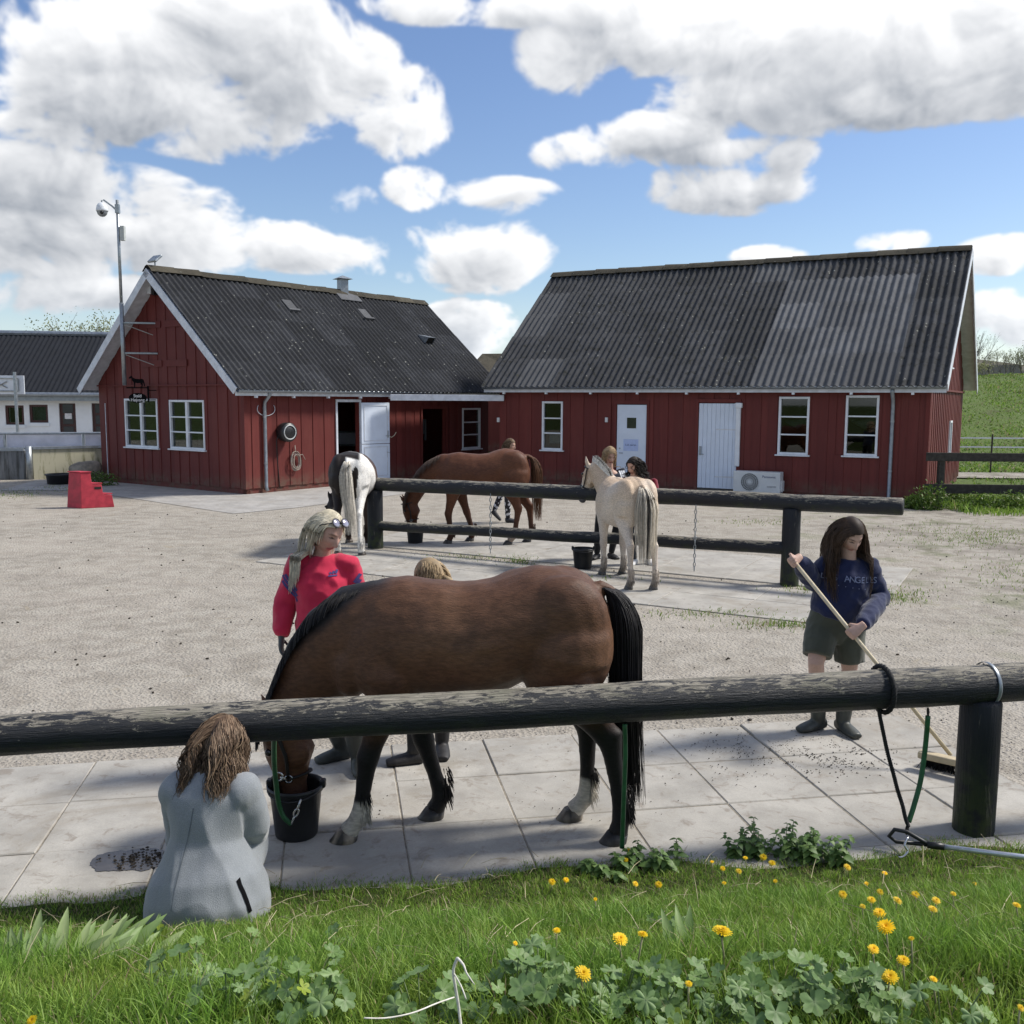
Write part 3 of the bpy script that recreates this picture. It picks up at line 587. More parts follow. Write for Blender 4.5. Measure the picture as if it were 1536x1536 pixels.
for oo in (Lf_ops[0], Lf_ops[1]):
    m = MB()
    for u in (oo[0] - .06, oo[1]): m.obox(wp(A_, Vd, NL, u, .1, .03), Vd * .06, Z1 * (oo[3] - .05), NL * .03)
    m.obox(wp(A_, Vd, NL, oo[0] - .06, oo[3], .03), Vd * (oo[1] - oo[0] + .12), Z1 * .07, NL * .031); m.ob('door_casing', MT['fascia'] if oo is Lf_ops[0] else MT['red'], left_barn)
m = MB(); oo = Lf_ops[1]
for i in range(7): m.tube([wp(A_, Vd, NL, oo[0] + .1 + i * .11, 1.75, -.5), wp(A_, Vd, NL, oo[0] + .12 + i * .11, 1.1 + .1 * (i % 3), -.52)], .035, 6)
m.ob('hanging_tack', plain('tack', (.06, .065, .07), .8), left_barn)
# ---- passage roof between the barns: white edge beam
b0 = on_wall(566, 594, A_, NL) + NL * .5; b1 = C_ + Ur * 11.15 + NRm * .08; b0.z = b1.z = 2.32
pr = empty('passage_roof', ((b0.x + b1.x) / 2, (b0.y + b1.y) / 2, 2.2), 'flat passage roof with white edge beam between the two barns', 'canopy')
dd = (b1 - b0); m = MB(); m.obox(b0, dd, Z1 * .17, Vector((dd.y, -dd.x, 0)).normalized() * .05); bevel(m.ob('edge_beam', MT['fascia'], pr), .006, 1)
m = MB(); q = [b0, b1, b1 + Dr * 3.2, b0 + Vd * 4]; m.add([p + Z1 * .11 for p in q] + [p + Z1 * .155 for p in q], [(3, 2, 1, 0), (4, 5, 6, 7)] + [(i, (i + 1) % 4, 4 + (i + 1) % 4, 4 + i) for i in range(4)]); m.ob('deck', MT['dark'], pr)
# ---- downpipes
def downpipe(parent, O, U, Nn, u, ztop):
    m = MB(); a = wp(O, U, Nn, u, ztop, .30); m.tube([a, a - Z1 * .10, wp(O, U, Nn, u, ztop - .28, .11), wp(O, U, Nn, u, ztop - .42, .09), wp(O, U, Nn, u, .15, .09), wp(O, U, Nn, u, .06, .13)], .045, 10)
    p = m.ob('downpipe', MT['zinc'], parent, True)
    for z in (.75, 1.9):
        m = MB(); m.lathe(wp(O, U, Nn, u, z, .09), [(.052, -.02), (.052, .02)], 10); m.ob('pipe_clip', MT['steel'], p)
downpipe(left_barn, A_, Vd, NL, .55, 2.55)
downpipe(right_barn, C_, Ur, NRm, (on_wall(1339, 640, C_, NRm) - C_).dot(Ur), 2.66)
# white pipe cover and heat pump
u = (on_wall(1108, 650, C_, NRm) - C_).dot(Ur); tz = on_wall(1108, 606, C_, NRm).z
m = MB(); m.obox(wp(C_, Ur, NRm, u - .06, .72, .04), Ur * .12, Z1 * (tz - .72), NRm * .07); m.obox(wp(C_, Ur, NRm, u - .10, tz - .10, .04), Ur * .17, Z1 * .13, NRm * .11); tag(bevel(m.ob('pipe_cover', MT['white']), .02, 2), 'white vertical pipe cover above the heat pump', 'pipe cover')
hpA = on_wall(1106, 745, C_, NRm - Vector()); u1 = (on_wall(1106, 725, C_, NRm) - C_).dot(Ur) - .02; u0 = (on_wall(1173, 725, C_, NRm) - C_).dot(Ur) - .06
hb_ = empty('heat_pump', wp(C_, Ur, NRm, (u0 + u1) / 2, 0, .3), 'white heat pump unit with round fan grille beside the white plank door', 'heat pump')
zt = on_wall(1140, 704, C_, NRm).z - .03; zb = .12
MT['pump'] = plain('pump_white', (.62, .64, .64), .4, .05, 4)
m = MB(); m.obox(wp(C_, Ur, NRm, u0, zb, .12), Ur * (u1 - u0), Z1 * (zt - zb), NRm * .32); bevel(m.ob('case', MT['pump'], hb_), .02, 2)
m = MB(); m.obox(wp(C_, Ur, NRm, u0 - .035, zb + .05, .16), Ur * .034, Z1 * .25, NRm * .2); m.ob('valve_cover', MT['pump'], hb_)
fc = wp(C_, Ur, NRm, u1 - (u1 - u0) * .36, (zb + zt) / 2, .442); fr_ = (zt - zb) * .42
m = MB(); m.lathe(fc, [(0, .0), (fr_, .0), (fr_, .004)], 32, 0, NRm); m.ob('fan_recess', plain('fan_dark', (.03, .034, .032), .6), hb_)
m = MB(); q3 = Matrix((Ur, Z1, NRm)).transposed()
for i in range(28):
    a = 2 * math.pi * i / 28; pth = []
    for k in range(5):
        r_ = fr_ * (.16 + .84 * k / 4); b = a + .5 * (k / 4); pth.append(fc + q3 @ Vector((r_ * math.cos(b), r_ * math.sin(b), .014)))
    m.tube(pth, .0045, 4)
for r_ in (.35, .6, .82, 1.0):
    m.tube([fc + q3 @ Vector((fr_ * r_ * math.cos(t), fr_ * r_ * math.sin(t), .014)) for t in [2 * math.pi * j / 28 for j in range(29)]], .005, 4)
m.lathe(fc, [(fr_ * .16, .008), (fr_ * .15, .024), (0, .026)], 16, 0, NRm); m.ob('fan_grille', MT['pump'], hb_)
for dx in (.1, .75):
    m = MB(); m.obox(wp(C_, Ur, NRm, u0 + (u1 - u0) * dx, .01, .14), Ur * .08, Z1 * .11, NRm * .28); m.ob('foot', MT['dark'], hb_)
def text(body, size, p, U, N, mat, name, parent, ext=.0015, align='CENTER'):
    c = bpy.data.curves.new('t', 'FONT'); c.body = body; c.size = size; c.align_x = align; c.align_y = 'CENTER'; c.extrude = ext
    o = bpy.data.objects.new('t', c); col.objects.link(o); dg = bpy.context.evaluated_depsgraph_get(); me = bpy.data.meshes.new_from_object(o.evaluated_get(dg)); bpy.data.objects.remove(o)
    me.materials.clear(); me.materials.append(mat); Zv = Vector(N).cross(U)
    mw = Matrix((U, Zv, N)).transposed().to_4x4(); mw.translation = p; return link(name, me, parent, mw)
blue = plain('blue_print', (.02, .035, .14), .5)
text('Panasonic', .085, wp(C_, Ur, NRm, u0 + .27, zt - .12, .4425), -Ur, NRm, blue, 'lettering', hb_)
text('INVERTER', .05, wp(C_, Ur, NRm, u0 + .2, zt - .36, .4425), -Ur, NRm, plain('grey_print', (.2, .2, .22), .5), 'lettering', hb_)
text('Luk døren', .075, wp(C_, Ur, NRm, um + .01, 1.18, .0365), -Ur, NRm, blue, 'lettering', paper) if False else text('Luk døren', .075, wp(C_, Ur, NRm, um + .01, 1.18, .0365), -Ur, NRm, blue, 'lettering', d1)
# paper taped inside the narrow window, small switches by the doors
o = Ro['wa']; m = MB(); m.obox(wp(C_, Ur, NRm, o[0] + .12, o[2] + .18, -.08), Ur * .34, Z1 * .26, NRm * .003); m.ob('taped_paper', plain('paper_white', (.6, .66, .68), .8), right_barn)
for px, py in ((911, 630), (749, 630)):
    q = on_wall(px, py, C_, NRm); m = MB(); m.obox(q + NRm * .03 - Ur * .04 - Z1 * .06, Ur * .08, Z1 * .13, NRm * .05); bevel(m.ob('wall_switch', MT['pump'], right_barn), .01, 2)
for o_, cfs in ((Ro['wb'], 1), (Ro['wc'], 2)):
    m = MB(); q = wp(C_, Ur, NRm, (o_[0] + o_[1]) / 2, (o_[2] + o_[3]) / 2, -.35)
    m.tube([q + Ur * .3 + Z1 * .1, q + Z1 * .02, q - Ur * .22 + Z1 * .12, q - Ur * .3 + Z1 * .25], [.03, .11, .09, .03], 8); m.ob('shelf_clutter', plain('pale_clutter', (.3, .29, .27), .9), right_barn, True)
# ================================================================== things on and around the barns
# roof vents and chimney of the left barn
R0, U_, dn, nr, sl, E0 = LR
def on_roof(px, py):
    d = pray(px, py); o = Vector((0, 0, CAM_H)); t = (R0 - o).dot(nr) / d.dot(nr); return o + d * t
ch = on_roof(512, 437); ch = R0 + U_ * ((ch - R0).dot(U_)); vent = empty('ridge_vent', ch, 'small square metal vent with cap on the left barn ridge', 'roof vent')
m = MB(); m.box(ch + Z1 * .16, (.26, .26, .5), Matrix.Rotation(R(36), 3, 'Z')); m.ob('shaft', MT['zinc'], vent)
m = MB(); rz = Matrix.Rotation(R(36), 3, 'Z'); m.add([ch + Z1 * .42 + rz @ Vector(v) for v in ((-.24, -.24, 0), (.24, -.24, 0), (.24, .24, 0), (-.24, .24, 0), (0, 0, .12))], [(0, 1, 4), (1, 2, 4), (2, 3, 4), (3, 0, 4), (3, 2, 1, 0)]); m.ob('cap', MT['zinc'], vent)
m = MB(); m.obox(ch - U_ * .45 + dn * .05 + nr * .06, U_ * .9, dn * .42, nr * .025); m.ob('flashing', MT['new'], vent)
for i, ((px, py), lb) in enumerate((((433, 460), 'flat grey roof ventilator nearest the left barn gable'), ((546, 473), 'flat grey roof ventilator below the ridge vent'), ((638, 512), 'hooded roof vent with open mouth near the roof corner'))):
    q = on_roof(px, py); v = empty('roof_ventilator', q, lb, 'roof vent', 'roof vents on the left barn')
    if i < 2:
        m = MB(); m.obox(q - U_ * .17 - dn * .22 + nr * .03, U_ * .34, dn * .44, nr * .05); bevel(m.ob('cover', MT['new'], v), .015, 2)
        m = MB(); m.obox(q - U_ * .2 + dn * .21 + nr * .02, U_ * .4, dn * .07, nr * .09); m.ob('lip', MT['new'], v)
    else:
        m = MB(); a = [q - U_ * .17 - dn * .3, q + U_ * .17 - dn * .3, q + U_ * .17 + dn * .16, q - U_ * .17 + dn * .16]; b = [a[3] + nr * .27, a[2] + nr * .27]
        m.add(a + b, [(0, 1, 5, 4), (0, 4, 3), (1, 2, 5)]); s_ = m.ob('hood', MT['zinc'], v).modifiers.new('s', 'SOLIDIFY'); s_.thickness = .02
        m = MB(); m.obox(q - U_ * .15 + dn * .13 + nr * .01, U_ * .3, dn * .01, nr * .22); m.ob('mouth', MT['dark'], v)
# floodlight on the ridge and lamp under the gable peak
apx = R0 + U_ * .25 + Z1 * .12; fl = empty('flood_light', apx, 'grey flood light standing on the left barn ridge end', 'lamp')
m = MB(); rt = Matrix((Vector((.8, -.6, 0)), Vector((.45, .6, .66)).normalized(), Vector((.8, -.6, 0)).cross(Vector((.45, .6, .66)).normalized()))).transposed(); m.box(apx + Z1 * .14, (.36, .26, .06), rt); bevel(m.ob('housing', MT['steel'], fl), .015, 2)
m = MB(); m.tube([apx - Z1 * .1, apx + Z1 * .1], .02, 6); m.ob('bracket', MT['zinc'], fl)
gp0 = A_ + Gd * (WL / 2); q = gp0 + NG * .08 + Z1 * (on_wall(231, 434, A_, NG).z); q += Gd * (((on_wall(231, 434, A_, NG) - A_).dot(Gd)) - WL / 2)
ld = empty('gable_lamp', q, 'white lamp with black back box under the left barn gable peak', 'lamp')
m = MB(); m.obox(q - Gd * .08 - Z1 * .13, Gd * .13, Z1 * .26, NG * .10); bevel(m.ob('lamp_body', MT['white'], ld), .012, 2)
m = MB(); m.obox(q - Gd * .2 - Z1 * .16 - NG * .06, Gd * .12, Z1 * .32, NG * .12); m.ob('back_box', MT['black'], ld); m = MB(); m.obox(q + Gd * .1 + Z1 * .1 - NG * .06, Gd * .2, Z1 * .1, NG * .12); m.ob('arm', MT['steel'], ld)
# hatch boards and rail across the gable
for z0 in (on_wall(250, 491, A_, NG).z, on_wall(250, 550, A_, NG).z):
    for u0 in (WL / 2 - .98, WL / 2 + .08):
        m = MB(); m.obox(A_ + Gd * u0 + Z1 * z0 + NG * .038, Gd * .9, Z1 * .17, NG * .022); m.ob('hatch_ledge', MT['red'], left_barn)
m = MB(); zz = on_wall(250, 579, A_, NG).z; m.obox(A_ + Gd * .02 + Z1 * zz + NG * .037, Gd * (WL - .04), Z1 * .035, NG * .05); m.ob('drip_rail', MT['red'], left_barn)
m = MB(); m.tube([A_ + Gd * (WL - .33) + NG * .045 + Z1 * (2.2 - .3 * i) for i in range(8)], .012, 5); m.ob('cable', MT['fascia'], left_barn)
for O, uu in ((A_, 0),):
    m = MB(); m.obox(O + NG * .04 + NL * .04 + Z1 * .13, -NG * .1, -NL * .1, Z1 * 2.5); m.ob('corner_board', MT['red'], left_barn)
m = MB(); m.obox(C_ + NRm * .045 - Ur * .045 + Z1 * .13, Ur * .1, -NRm * .1, Z1 * 2.65); m.ob('corner_board', MT['red'], right_barn)
m = MB(); m.obox(C_ + Dr * .02 - Ur * .037 + Z1 * (2.62), Dr * (WR - .04), Z1 * .05, -Ur * .05); m.ob('drip_rail', MT['red'], right_barn)
# camera mast fixed to the gable
b_ = on_wall(187, 578, A_ + NG * .62, NG); t_ = dp(171, 300, b_.y); t_.x = b_.x + .0; mast = empty('camera_mast', (b_.x, b_.y, b_.z), 'tall steel mast with white dome security camera beside the left gable', 'camera mast')
tz = dp(171, 300, b_.y).z; m = MB(); m.tube([b_, b_ + Z1 * (tz - b_.z) * .45], .055, 10); m.tube([b_ + Z1 * (tz - b_.z) * .45, Vector((b_.x, b_.y, tz))], .040, 10); m.ob('pole', MT['steel'], mast, True)
for py in (488, 532):
    zq = on_wall(195, py, A_, NG).z; pz = Vector((b_.x, b_.y, zq)); wq = pz - NG * .52; m = MB(); m.tube([pz, pz - Gd * .35 - NG * .30, pz - Gd * .62 - NG * .60], .028, 6); m.tube([pz - Z1 * .02, pz - Gd * .5 - NG * .56 - Z1 * .3], .012, 5); m.ob('bracket', MT['steel'], mast)
tp = Vector((b_.x, b_.y, tz)); m = MB(); m.tube([tp - Z1 * .28, tp - Z1 * .16 - Vector((.12, .05, 0)), tp - Z1 * .02 - Vector((.3, .12, 0)), tp - Z1 * .04 - Vector((.34, .14, 0)), tp - Z1 * .12 - Vector((.34, .14, 0))], .022, 6); m.obox(tp - Z1 * .33 - Vector((.05, .05, 0)), Vector((.1, 0, 0)), Vector((0, .1, 0)), Z1 * .22); m.ob('arm', MT['steel'], mast)
cc = tp - Z1 * .28 - Vector((.34, .14, 0)); m = MB(); m.lathe(cc, [(.145, -.03), (.150, .0), (.13, .1), (.09, .16), (.03, .19), (.0, .19)], 20); m.ob('housing', MT['white'], mast, True)
m = MB(); m.lathe(cc, [(0, -.17), (.06, -.155), (.11, -.11), (.135, -.04), (.135, -.03)], 20); dm = m.ob('dome', plain('smoked_dome', (.25, .27, .29), .15, .1, 5, .6), mast, True)
m = MB(); m.ball(cc + Vector((.03, -.10, -.07)), (.05, .045, .05), 10, 8); m.ob('lens', MT['black'], dm, True)
q = Vector((b_.x, b_.y, dp(176, 350, b_.y).z)); m = MB(); m.obox(q + Vector((.05, -.05, -.18)), Vector((.11, 0, 0)), Vector((0, .12, 0)), Z1 * .36); m.tube([q, q + Vector((.06, 0, .06))], .02, 6); m.ob('junction_box', plain('grey_box', (.45, .47, .45), .5), mast)
# hanging stable sign with horse silhouette
sw = on_wall(236, 600, A_, NG); sg = empty('hanging_sign', sw, 'black oval hanging sign below a horse silhouette between the gable windows', 'sign')
so = on_wall(228, 597, A_, NG) + NG * .42; m = MB(); bk0 = sw + NG * .03
sp = so.copy(); vx = Vector((1, 0, 0)).cross(Z1); fx = Vector((.99, -.10, 0)).normalized(); fn = Vector((fx.y, -fx.x, 0)); fn = fn if fn.y < 0 else -fn
n = 28; m = MB(); ring = [sp + fx * .245 * math.cos(2 * math.pi * i / n) + Z1 * .13 * math.sin(2 * math.pi * i / n) for i in range(n)]
m.add([r - fn * .012 for r in ring] + [r + fn * .012 for r in ring], [tuple(range(n))[::-1], tuple(range(n, 2 * n))] + [(i, (i + 1) % n, n + (i + 1) % n, n + i) for i in range(n)]); 
MT['matte'] = plain('matte_black', (.006, .006, .007), .95, .1, 9, .05); o_ = m.ob('oval_board', MT['matte'], sg)
whitep = plain('white_print', (.8, .8, .8), .6)
text('Stald', .115, sp + Z1 * .052 + fn * .0135, fx, fn, whitep, 'lettering', sg); text('Højvang', .115, sp - Z1 * .055 + fn * .0135, fx, fn, whitep, 'lettering', sg)
m = MB(); tb = sp + Z1 * .25; m.obox(tb - fx * .30 - fn * .012, fx * .60, Z1 * .03, fn * .024); m.tube([sp - fx * .12 + Z1 * .12, tb - fx * .12], .006, 5); m.tube([sp + fx * .12 + Z1 * .12, tb + fx * .12], .006, 5)
m.obox(tb + fx * .27 - fn * .012 - Z1 * .36, fx * .04, Z1 * .42, fn * .024); m.tube([tb + fx * .29 - Z1 * .05, tb + fx * .29 - Z1 * .05 - NG * .4], .012, 5); m.tube([tb + fx * .29 - Z1 * .3, tb + fx * .29 - Z1 * .3 - NG * .4], .012, 5); m.ob('bracket', MT['matte'], sg)
hs_ = [(-.20, .27), (-.15, .30), (-.12, .25), (-.06, .22), (.06, .21), (.12, .22), (.17, .20), (.20, .10), (.21, .02), (.185, .03), (.17, .10), (.14, .13), (.15, .06), (.13, 0), (.11, 0), (.115, .06), (.09, .11), (0, .10), (-.05, .12), (-.06, .06), (-.07, 0), (-.09, 0), (-.085, .07), (-.10, .13), (-.14, .18), (-.16, .24), (-.20, .22), (-.235, .23)]
m = MB(); k = len(hs_); pts = [tb + Z1 * .03 + fx * a + Z1 * b for a, b in hs_]; m.add([p - fn * .006 for p in pts] + [p + fn * .006 for p in pts], [tuple(range(k)), tuple(range(k, 2 * k))[::-1]] + [(i, (i + 1) % k, k + (i + 1) % k, k + i) for i in range(k)]); m.ob('horse_silhouette', MT['matte'], sg)
# hose reel, hose coil and bell wire on the sunny wall
q = on_wall(423, 648, A_, NL); hr_ = empty('hose_reel', q, 'round black hose reel with pale ring on the left barn wall', 'hose reel')
ax = (NL + Vector((.25, -.35, 0))).normalized()
m = MB(); m.lathe(q + NL * .05, [(.14, 0), (.23, .02), (.245, .1), (.245, .24), (.22, .28), (0, .285)], 28, 0, ax); m.ob('drum', MT['black'], hr_, True)
m = MB(); aq = ax.to_track_quat('Z', 'Y').to_matrix(); m.tube([q + NL * .05 + aq @ Vector((.175 * math.cos(t), .175 * math.sin(t), .286)) for t in [2 * math.pi * i / 32 for i in range(33)]], .015, 6); m.ob('ring', plain('pale_ring', (.5, .52, .52), .5), hr_, True)
m = MB(); m.tube([q + NL * .15 - Vd * .2, q + NL * .1 - Vd * .27 - Z1 * .2, q + NL * .08 - Vd * .24 - Z1 * .7, q + NL * .08 - Vd * .18 - Z1 * (q.z - .1)], .013, 6); m.ob('hose_tail', MT['black'], hr_, True)
q = on_wall(440, 690, A_, NL) + NL * .07; hc = empty('rope_coil', q, 'coil of pale rope hanging below the hose reel', 'rope')
for j in range(7):
    m = MB(); rr = .11 + .02 * (j % 4); cx, cz = random.uniform(-.03, .03), random.uniform(-.06, .03)
    m.tube([q + Vd * (cx + rr * math.sin(t)) + Z1 * (cz + (rr + .07) * math.cos(t)) + NL * (.02 + .008 * j + .01 * math.sin(3 * t)) for t in [2 * math.pi * i / 24 for i in range(25)]], .009, 5); m.ob('loop', plain('grey_rope', (.33, .29, .25), .9) if j == 0 else hc.children[0].data.materials[0], hc, True)
m = MB(); m.tube([q + Z1 * .38, q + Z1 * .18 + NL * .02], .012, 5); m.tube([q + Z1 * .12 + NL * .05, q + Z1 * .14 + Vd * .2 + NL * .06, q - Z1 * .0 + Vd * .3 + NL * .05], .009, 5); m.ob('loose_end', hc.children[0].data.materials[0], hc, True)
m = MB(); q = on_wall(398, 603, A_, NL) + NL * .06; m.tube([q + Vd * (.28 * math.sin(t) - .03) + Z1 * (-.18 + .2 * math.cos(t) * (1 if math.cos(t) > 0 else .8)) for t in [R(-60) - R(240) * i / 14 for i in range(15)]], .008, 5); m.ob('loose_wire', MT['fascia'], left_barn, True)
# red mounting block
q = gp(122, 763); mbk = empty('mounting_block', q, 'red wooden mounting block with three steps on the gravel', 'mounting block')
MT['blk'] = plain('block_red', (.42, .035, .055), .55, .2, 7)
ux = (gp(172, 760.5) - q); ln = ux.length; ux = ux.normalized(); uy = Vector((-.88, .47, 0)).normalized(); H_ = .76
prof = [(0, 0), (ln, 0), (ln - .03, .27), (ln * .69, .28), (ln * .67, .50), (ln * .38, .51), (ln * .36, H_), (.04, H_)]
m = MB(); k = len(prof); a = [q + ux * x + Z1 * z + uy * (.06 * z) for x, z in prof]; b = [q + ux * x + Z1 * z + uy * (.46 - .06 * z) for x, z in prof]
m.add(a + b, [tuple(range(k)), tuple(range(k, 2 * k))[::-1]] + [((i + 1) % k, i, k + i, k + (i + 1) % k) for i in range(k)]); bevel(m.ob('step_body', MT['blk'], mbk), .012, 2)
for (x0, x1, z) in ((.02, ln * .38, H_), (ln * .37, ln * .69, .51), (ln * .68, ln - .01, .28)):
    m = MB(); m.obox(q + ux * x0 + uy * .03 + Z1 * (z + .003), ux * (x1 - x0), uy * .40, Z1 * .022); bevel(m.ob('tread', MT['blk'], mbk), .006, 1)
m = MB(); m.obox(q + ux * (ln * .44) + uy * .018 + Z1 * .40, ux * .13, uy * .02, Z1 * .05); m.ob('hand_hole', MT['dark'], mbk)
# tub with a boulder
q = gp(91, 726); tb_ = empty('planter_tub', q, 'low black plastic tub by the yellowed wall', 'tub')
m = MB(); m.lathe(q, [(.33, 0), (.36, .24), (.39, .25), (.39, .28), (.35, .28), (.34, .22), (0, .20)], 24); m.ob('tub', MT['black'], tb_, True)
m = MB(); m.ball(q + Vector((.42, .55, .34)), (.40, .36, .27), 20, 12); bo = m.ob('boulder', plain('boulder_stone', (.24, .21, .17), .9, .3, 6, .3, 0, .5, 12)); P = vco(bo.data); set_vco(bo.data, P * (1 + .0 * P) + (vnoise(P, 2.5, 3) * .09)[:, None]); bo.data.polygons.foreach_set('use_smooth', [True] * len(bo.data.polygons)); tag(bo, 'rounded brown boulder behind the black tub', 'boulder')
# ---- far left: white house, walls, ball court
W0, W1 = Vector((-30, 36.6, 0)), Vector((-11.5, 39.8, 0)); wu = (W1 - W0).normalized(); wd = Vector((-wu.y, wu.x, 0)); wl = (W1 - W0).length; hz = 2.3
wh = empty('white_house', W0, 'white rendered house with dark corrugated roof at far left', 'building'); wN = -wd
wops = [box_on(8, 608, 36, 637, W0, wu, wN), box_on(44, 607, 72, 634, W0, wu, wN), box_on(89, 605, 114, 655, W0, wu, wN), box_on(138, 605, 166, 655, W0, wu, wN)]
ws_ = MB(); ed = sorted({0, wl, *[x for o in wops for x in o[:2]]})
for a, b in zip(ed, ed[1:]):
    for lo, hi in cuts(0, hz + .35, wops, a, b): ws_.obox(W0 + wu * a + Z1 * lo, wu * (b - a), Z1 * (hi - lo), wd * .25)
ws_.obox(W0 + wd * 8, wu * wl, Z1 * (hz + .35), wd * .2); ws_.ob('wall', MT['render'], wh)
for i, o in enumerate(wops):
    if i < 2:
        m = MB(); f = .09
        for a, b, c, d in ((o[0], o[2], o[1] - o[0], f), (o[0], o[3] - f, o[1] - o[0], f)): m.obox(W0 + wu * a + Z1 * b + wd * .06, wu * c, Z1 * d, wd * .1)
        for a in (o[0], o[1] - f): m.obox(W0 + wu * a + Z1 * (o[2] + f) + wd * .06, wu * f, Z1 * (o[3] - o[2] - 2 * f), wd * .1)
        w_ = m.ob('window', MT['brown'], wh); m = MB(); m.obox(W0 + wu * (o[0] + f) + Z1 * (o[2] + f) + wd * .1, wu * (o[1] - o[0] - 2 * f), Z1 * (o[3] - o[2] - 2 * f), wd * .01); m.ob('pane', MT['glass'], w_)
        m = MB(); m.obox(W0 + wu * (o[0] - .05) + Z1 * (o[2] - .13) + wN * .06, wu * (o[1] - o[0] + .1), Z1 * .11, wd * .2); m.ob('sill', MT['render'], w_)
        m = MB(); m.obox(W0 + wu * (o[0] + .1) + Z1 * (o[2] + .1) + wd * .3, wu * (o[1] - o[0] - .2), Z1 * (o[3] - o[2] - .2), wd * .02); m.ob('curtain', plain('curtain', (.5, .58, .58), .9) if i else MT['dark'], w_)
    else:
        m = MB(); m.obox(W0 + wu * o[0] + Z1 * o[2] + wd * .1, wu * (o[1] - o[0]), Z1 * (o[3] - o[2]), wd * .05); d_ = m.ob('door', MT['brown'], wh)
        for k in range(3):
            hh = (o[3] - o[2]) / 3; m = MB(); m.obox(W0 + wu * (o[0] + .12) + Z1 * (o[2] + .06 + k * hh) + wd * .085, wu * (o[1] - o[0] - .24), Z1 * (hh - .1), wd * .01); m.ob('pane', plain('door_glass', (.02, .025, .035), .15, .1, 5, .6) if k == 0 else d_.children[0].data.materials[0], d_)
        if i == 2: m = MB(); m.obox(W0 + wu * ((o[0] + o[1]) / 2 - .12) + Z1 * (o[3] - .62) + wd * .075, wu * .26, Z1 * .22, wd * .005); m.ob('notice', plain('notice_paper', (.7, .7, .72), .7), d_)
rz0 = W0 + wd * 4.1 + Z1 * 5.05; E = W0 - wd * .5 + Z1 * (hz + .22); rl = wl + .5
m = MB(); k = int(rl / .19) * 4; sd = (E - rz0).length; dnn = (E - rz0).normalized(); nn = wu.cross(-dnn).normalized(); nn = nn if nn.z > 0 else -nn
vs = [p + wu * (rl * i / k) + nn * .03 * math.cos(math.pi * i / 2) for p in (rz0, E) for i in range(k + 1)]; m.add(vs, [(i, i + 1, k + 2 + i, k + 1 + i) for i in range(k)]); E2 = rz0 + wd * 4.6 - Z1 * 2.6
m.add([rz0, rz0 + wu * rl, E2 + wu * rl, E2], [(0, 1, 2, 3)]); m.ob('roof', plain('house_sheet', (.017, .019, .024), .9, .2, 3, .15), wh, True)
m = MB(); m.tube([rz0 + Z1 * .05, rz0 + wu * rl + Z1 * .05], .12, 8); m.ob('ridge_cap', MT['zinc'], wh); m = MB(); m.obox(E - Z1 * .30 + wd * .1, wu * rl, Z1 * .22, wd * .05); m.tube([E - Z1 * .05 - wd * .05, E + wu * rl - Z1 * .05 - wd * .05], .08, 8); m.ob('gutter', MT['zinc'], wh)
# low yellowed wall, grey wall, white boards on top
y0, y1 = gp(51, 719), gp(164, 714.5); yu = (y1 - y0).normalized(); yn = Vector((-yu.y, yu.x, 0)); zt = dp(100, 673, (y0.y + y1.y) / 2).z
lw = empty('yard_wall', y0, 'yellowed plaster wall with green stains behind the black tub', 'wall'); m = MB(); m.obox(y0, yu * ((y1 - y0).length + 1.5), yn * .2, Z1 * zt)
k = NT('stained_plaster'); p = k.pos(); st = k.noise(k.pos('world', (5, 5, .8)), 1.6, 6, .7); z = k.sep(p)[2]; c = k.mix(k.math('MULTIPLY', k.rng(st, .48, .66), k.rng(z, 1.0, .2, .35, 1)), (.50, .47, .34), (.14, .135, .06)); stained = k.fin(c, .9)
m.ob('plaster_face', stained, lw); m = MB(); m.obox(y0 - yn * .04 + Z1 * (zt + .003), yu * ((y1 - y0).length + 1.5), yn * .28, Z1 * .07); m.ob('coping', MT['zinc'], lw)
g0 = gp(-60, 721); gu = (y0 - g0); gw = empty('yard_wall', g0, 'dark grey streaked concrete wall at the far left edge', 'wall'); gl_ = gu.length; gu = gu.normalized(); gn = Vector((-gu.y, gu.x, 0))
k = NT('streaked_concrete'); st = k.noise(k.pos('world', (6, 6, .6)), 1.3, 6, .7); c = k.mix(k.rng(st, .35, .65), (.19, .20, .21), (.06, .062, .06)); m = MB(); m.obox(g0 + gu * .0, gu * (gl_ - .22), gn * .2, Z1 * (zt - .04)); m.ob('concrete_face', k.fin(c, .9), gw)
m = MB(); m.obox(g0 + gn * -.03 + Z1 * (zt - .037), gu * (gl_ - .25), gn * .26, Z1 * .06); m.ob('coping', MT['zinc'], gw)
m = MB(); m.tube([y0 - yu * .1, y0 - yu * .1 + Z1 * (zt + .1)], .085, 10); tag(m.ob('steel_post', MT['steel'], smooth=True), 'round galvanised post between the grey and yellowed walls', 'post')
bw = empty('board_barrier', g0 + gn * .5, 'white boarded barrier with steel rails behind the low walls', 'barrier'); B0 = g0 + gn * .6 + gu * -1; zb0, zb1 = zt + .02, dp(80, 651, 28.8).z
for i in range(6):
    m = MB(); m.obox(B0 + gu * (i * 2.1 + .05) + Z1 * zb0, gu * 2.0, gn * .03, Z1 * (zb1 - zb0)); m.ob('panel', plain('barrier_white', (.62, .63, .72), .6, .1, 3) if i == 0 else bw.children[0].data.materials[0], bw)
    m = MB(); m.tube([B0 + gu * (i * 2.1) - gn * .04, B0 + gu * (i * 2.1) - gn * .04 + Z1 * (zb1 + .05)], .04, 8); m.ob('post', MT['steel'], bw)
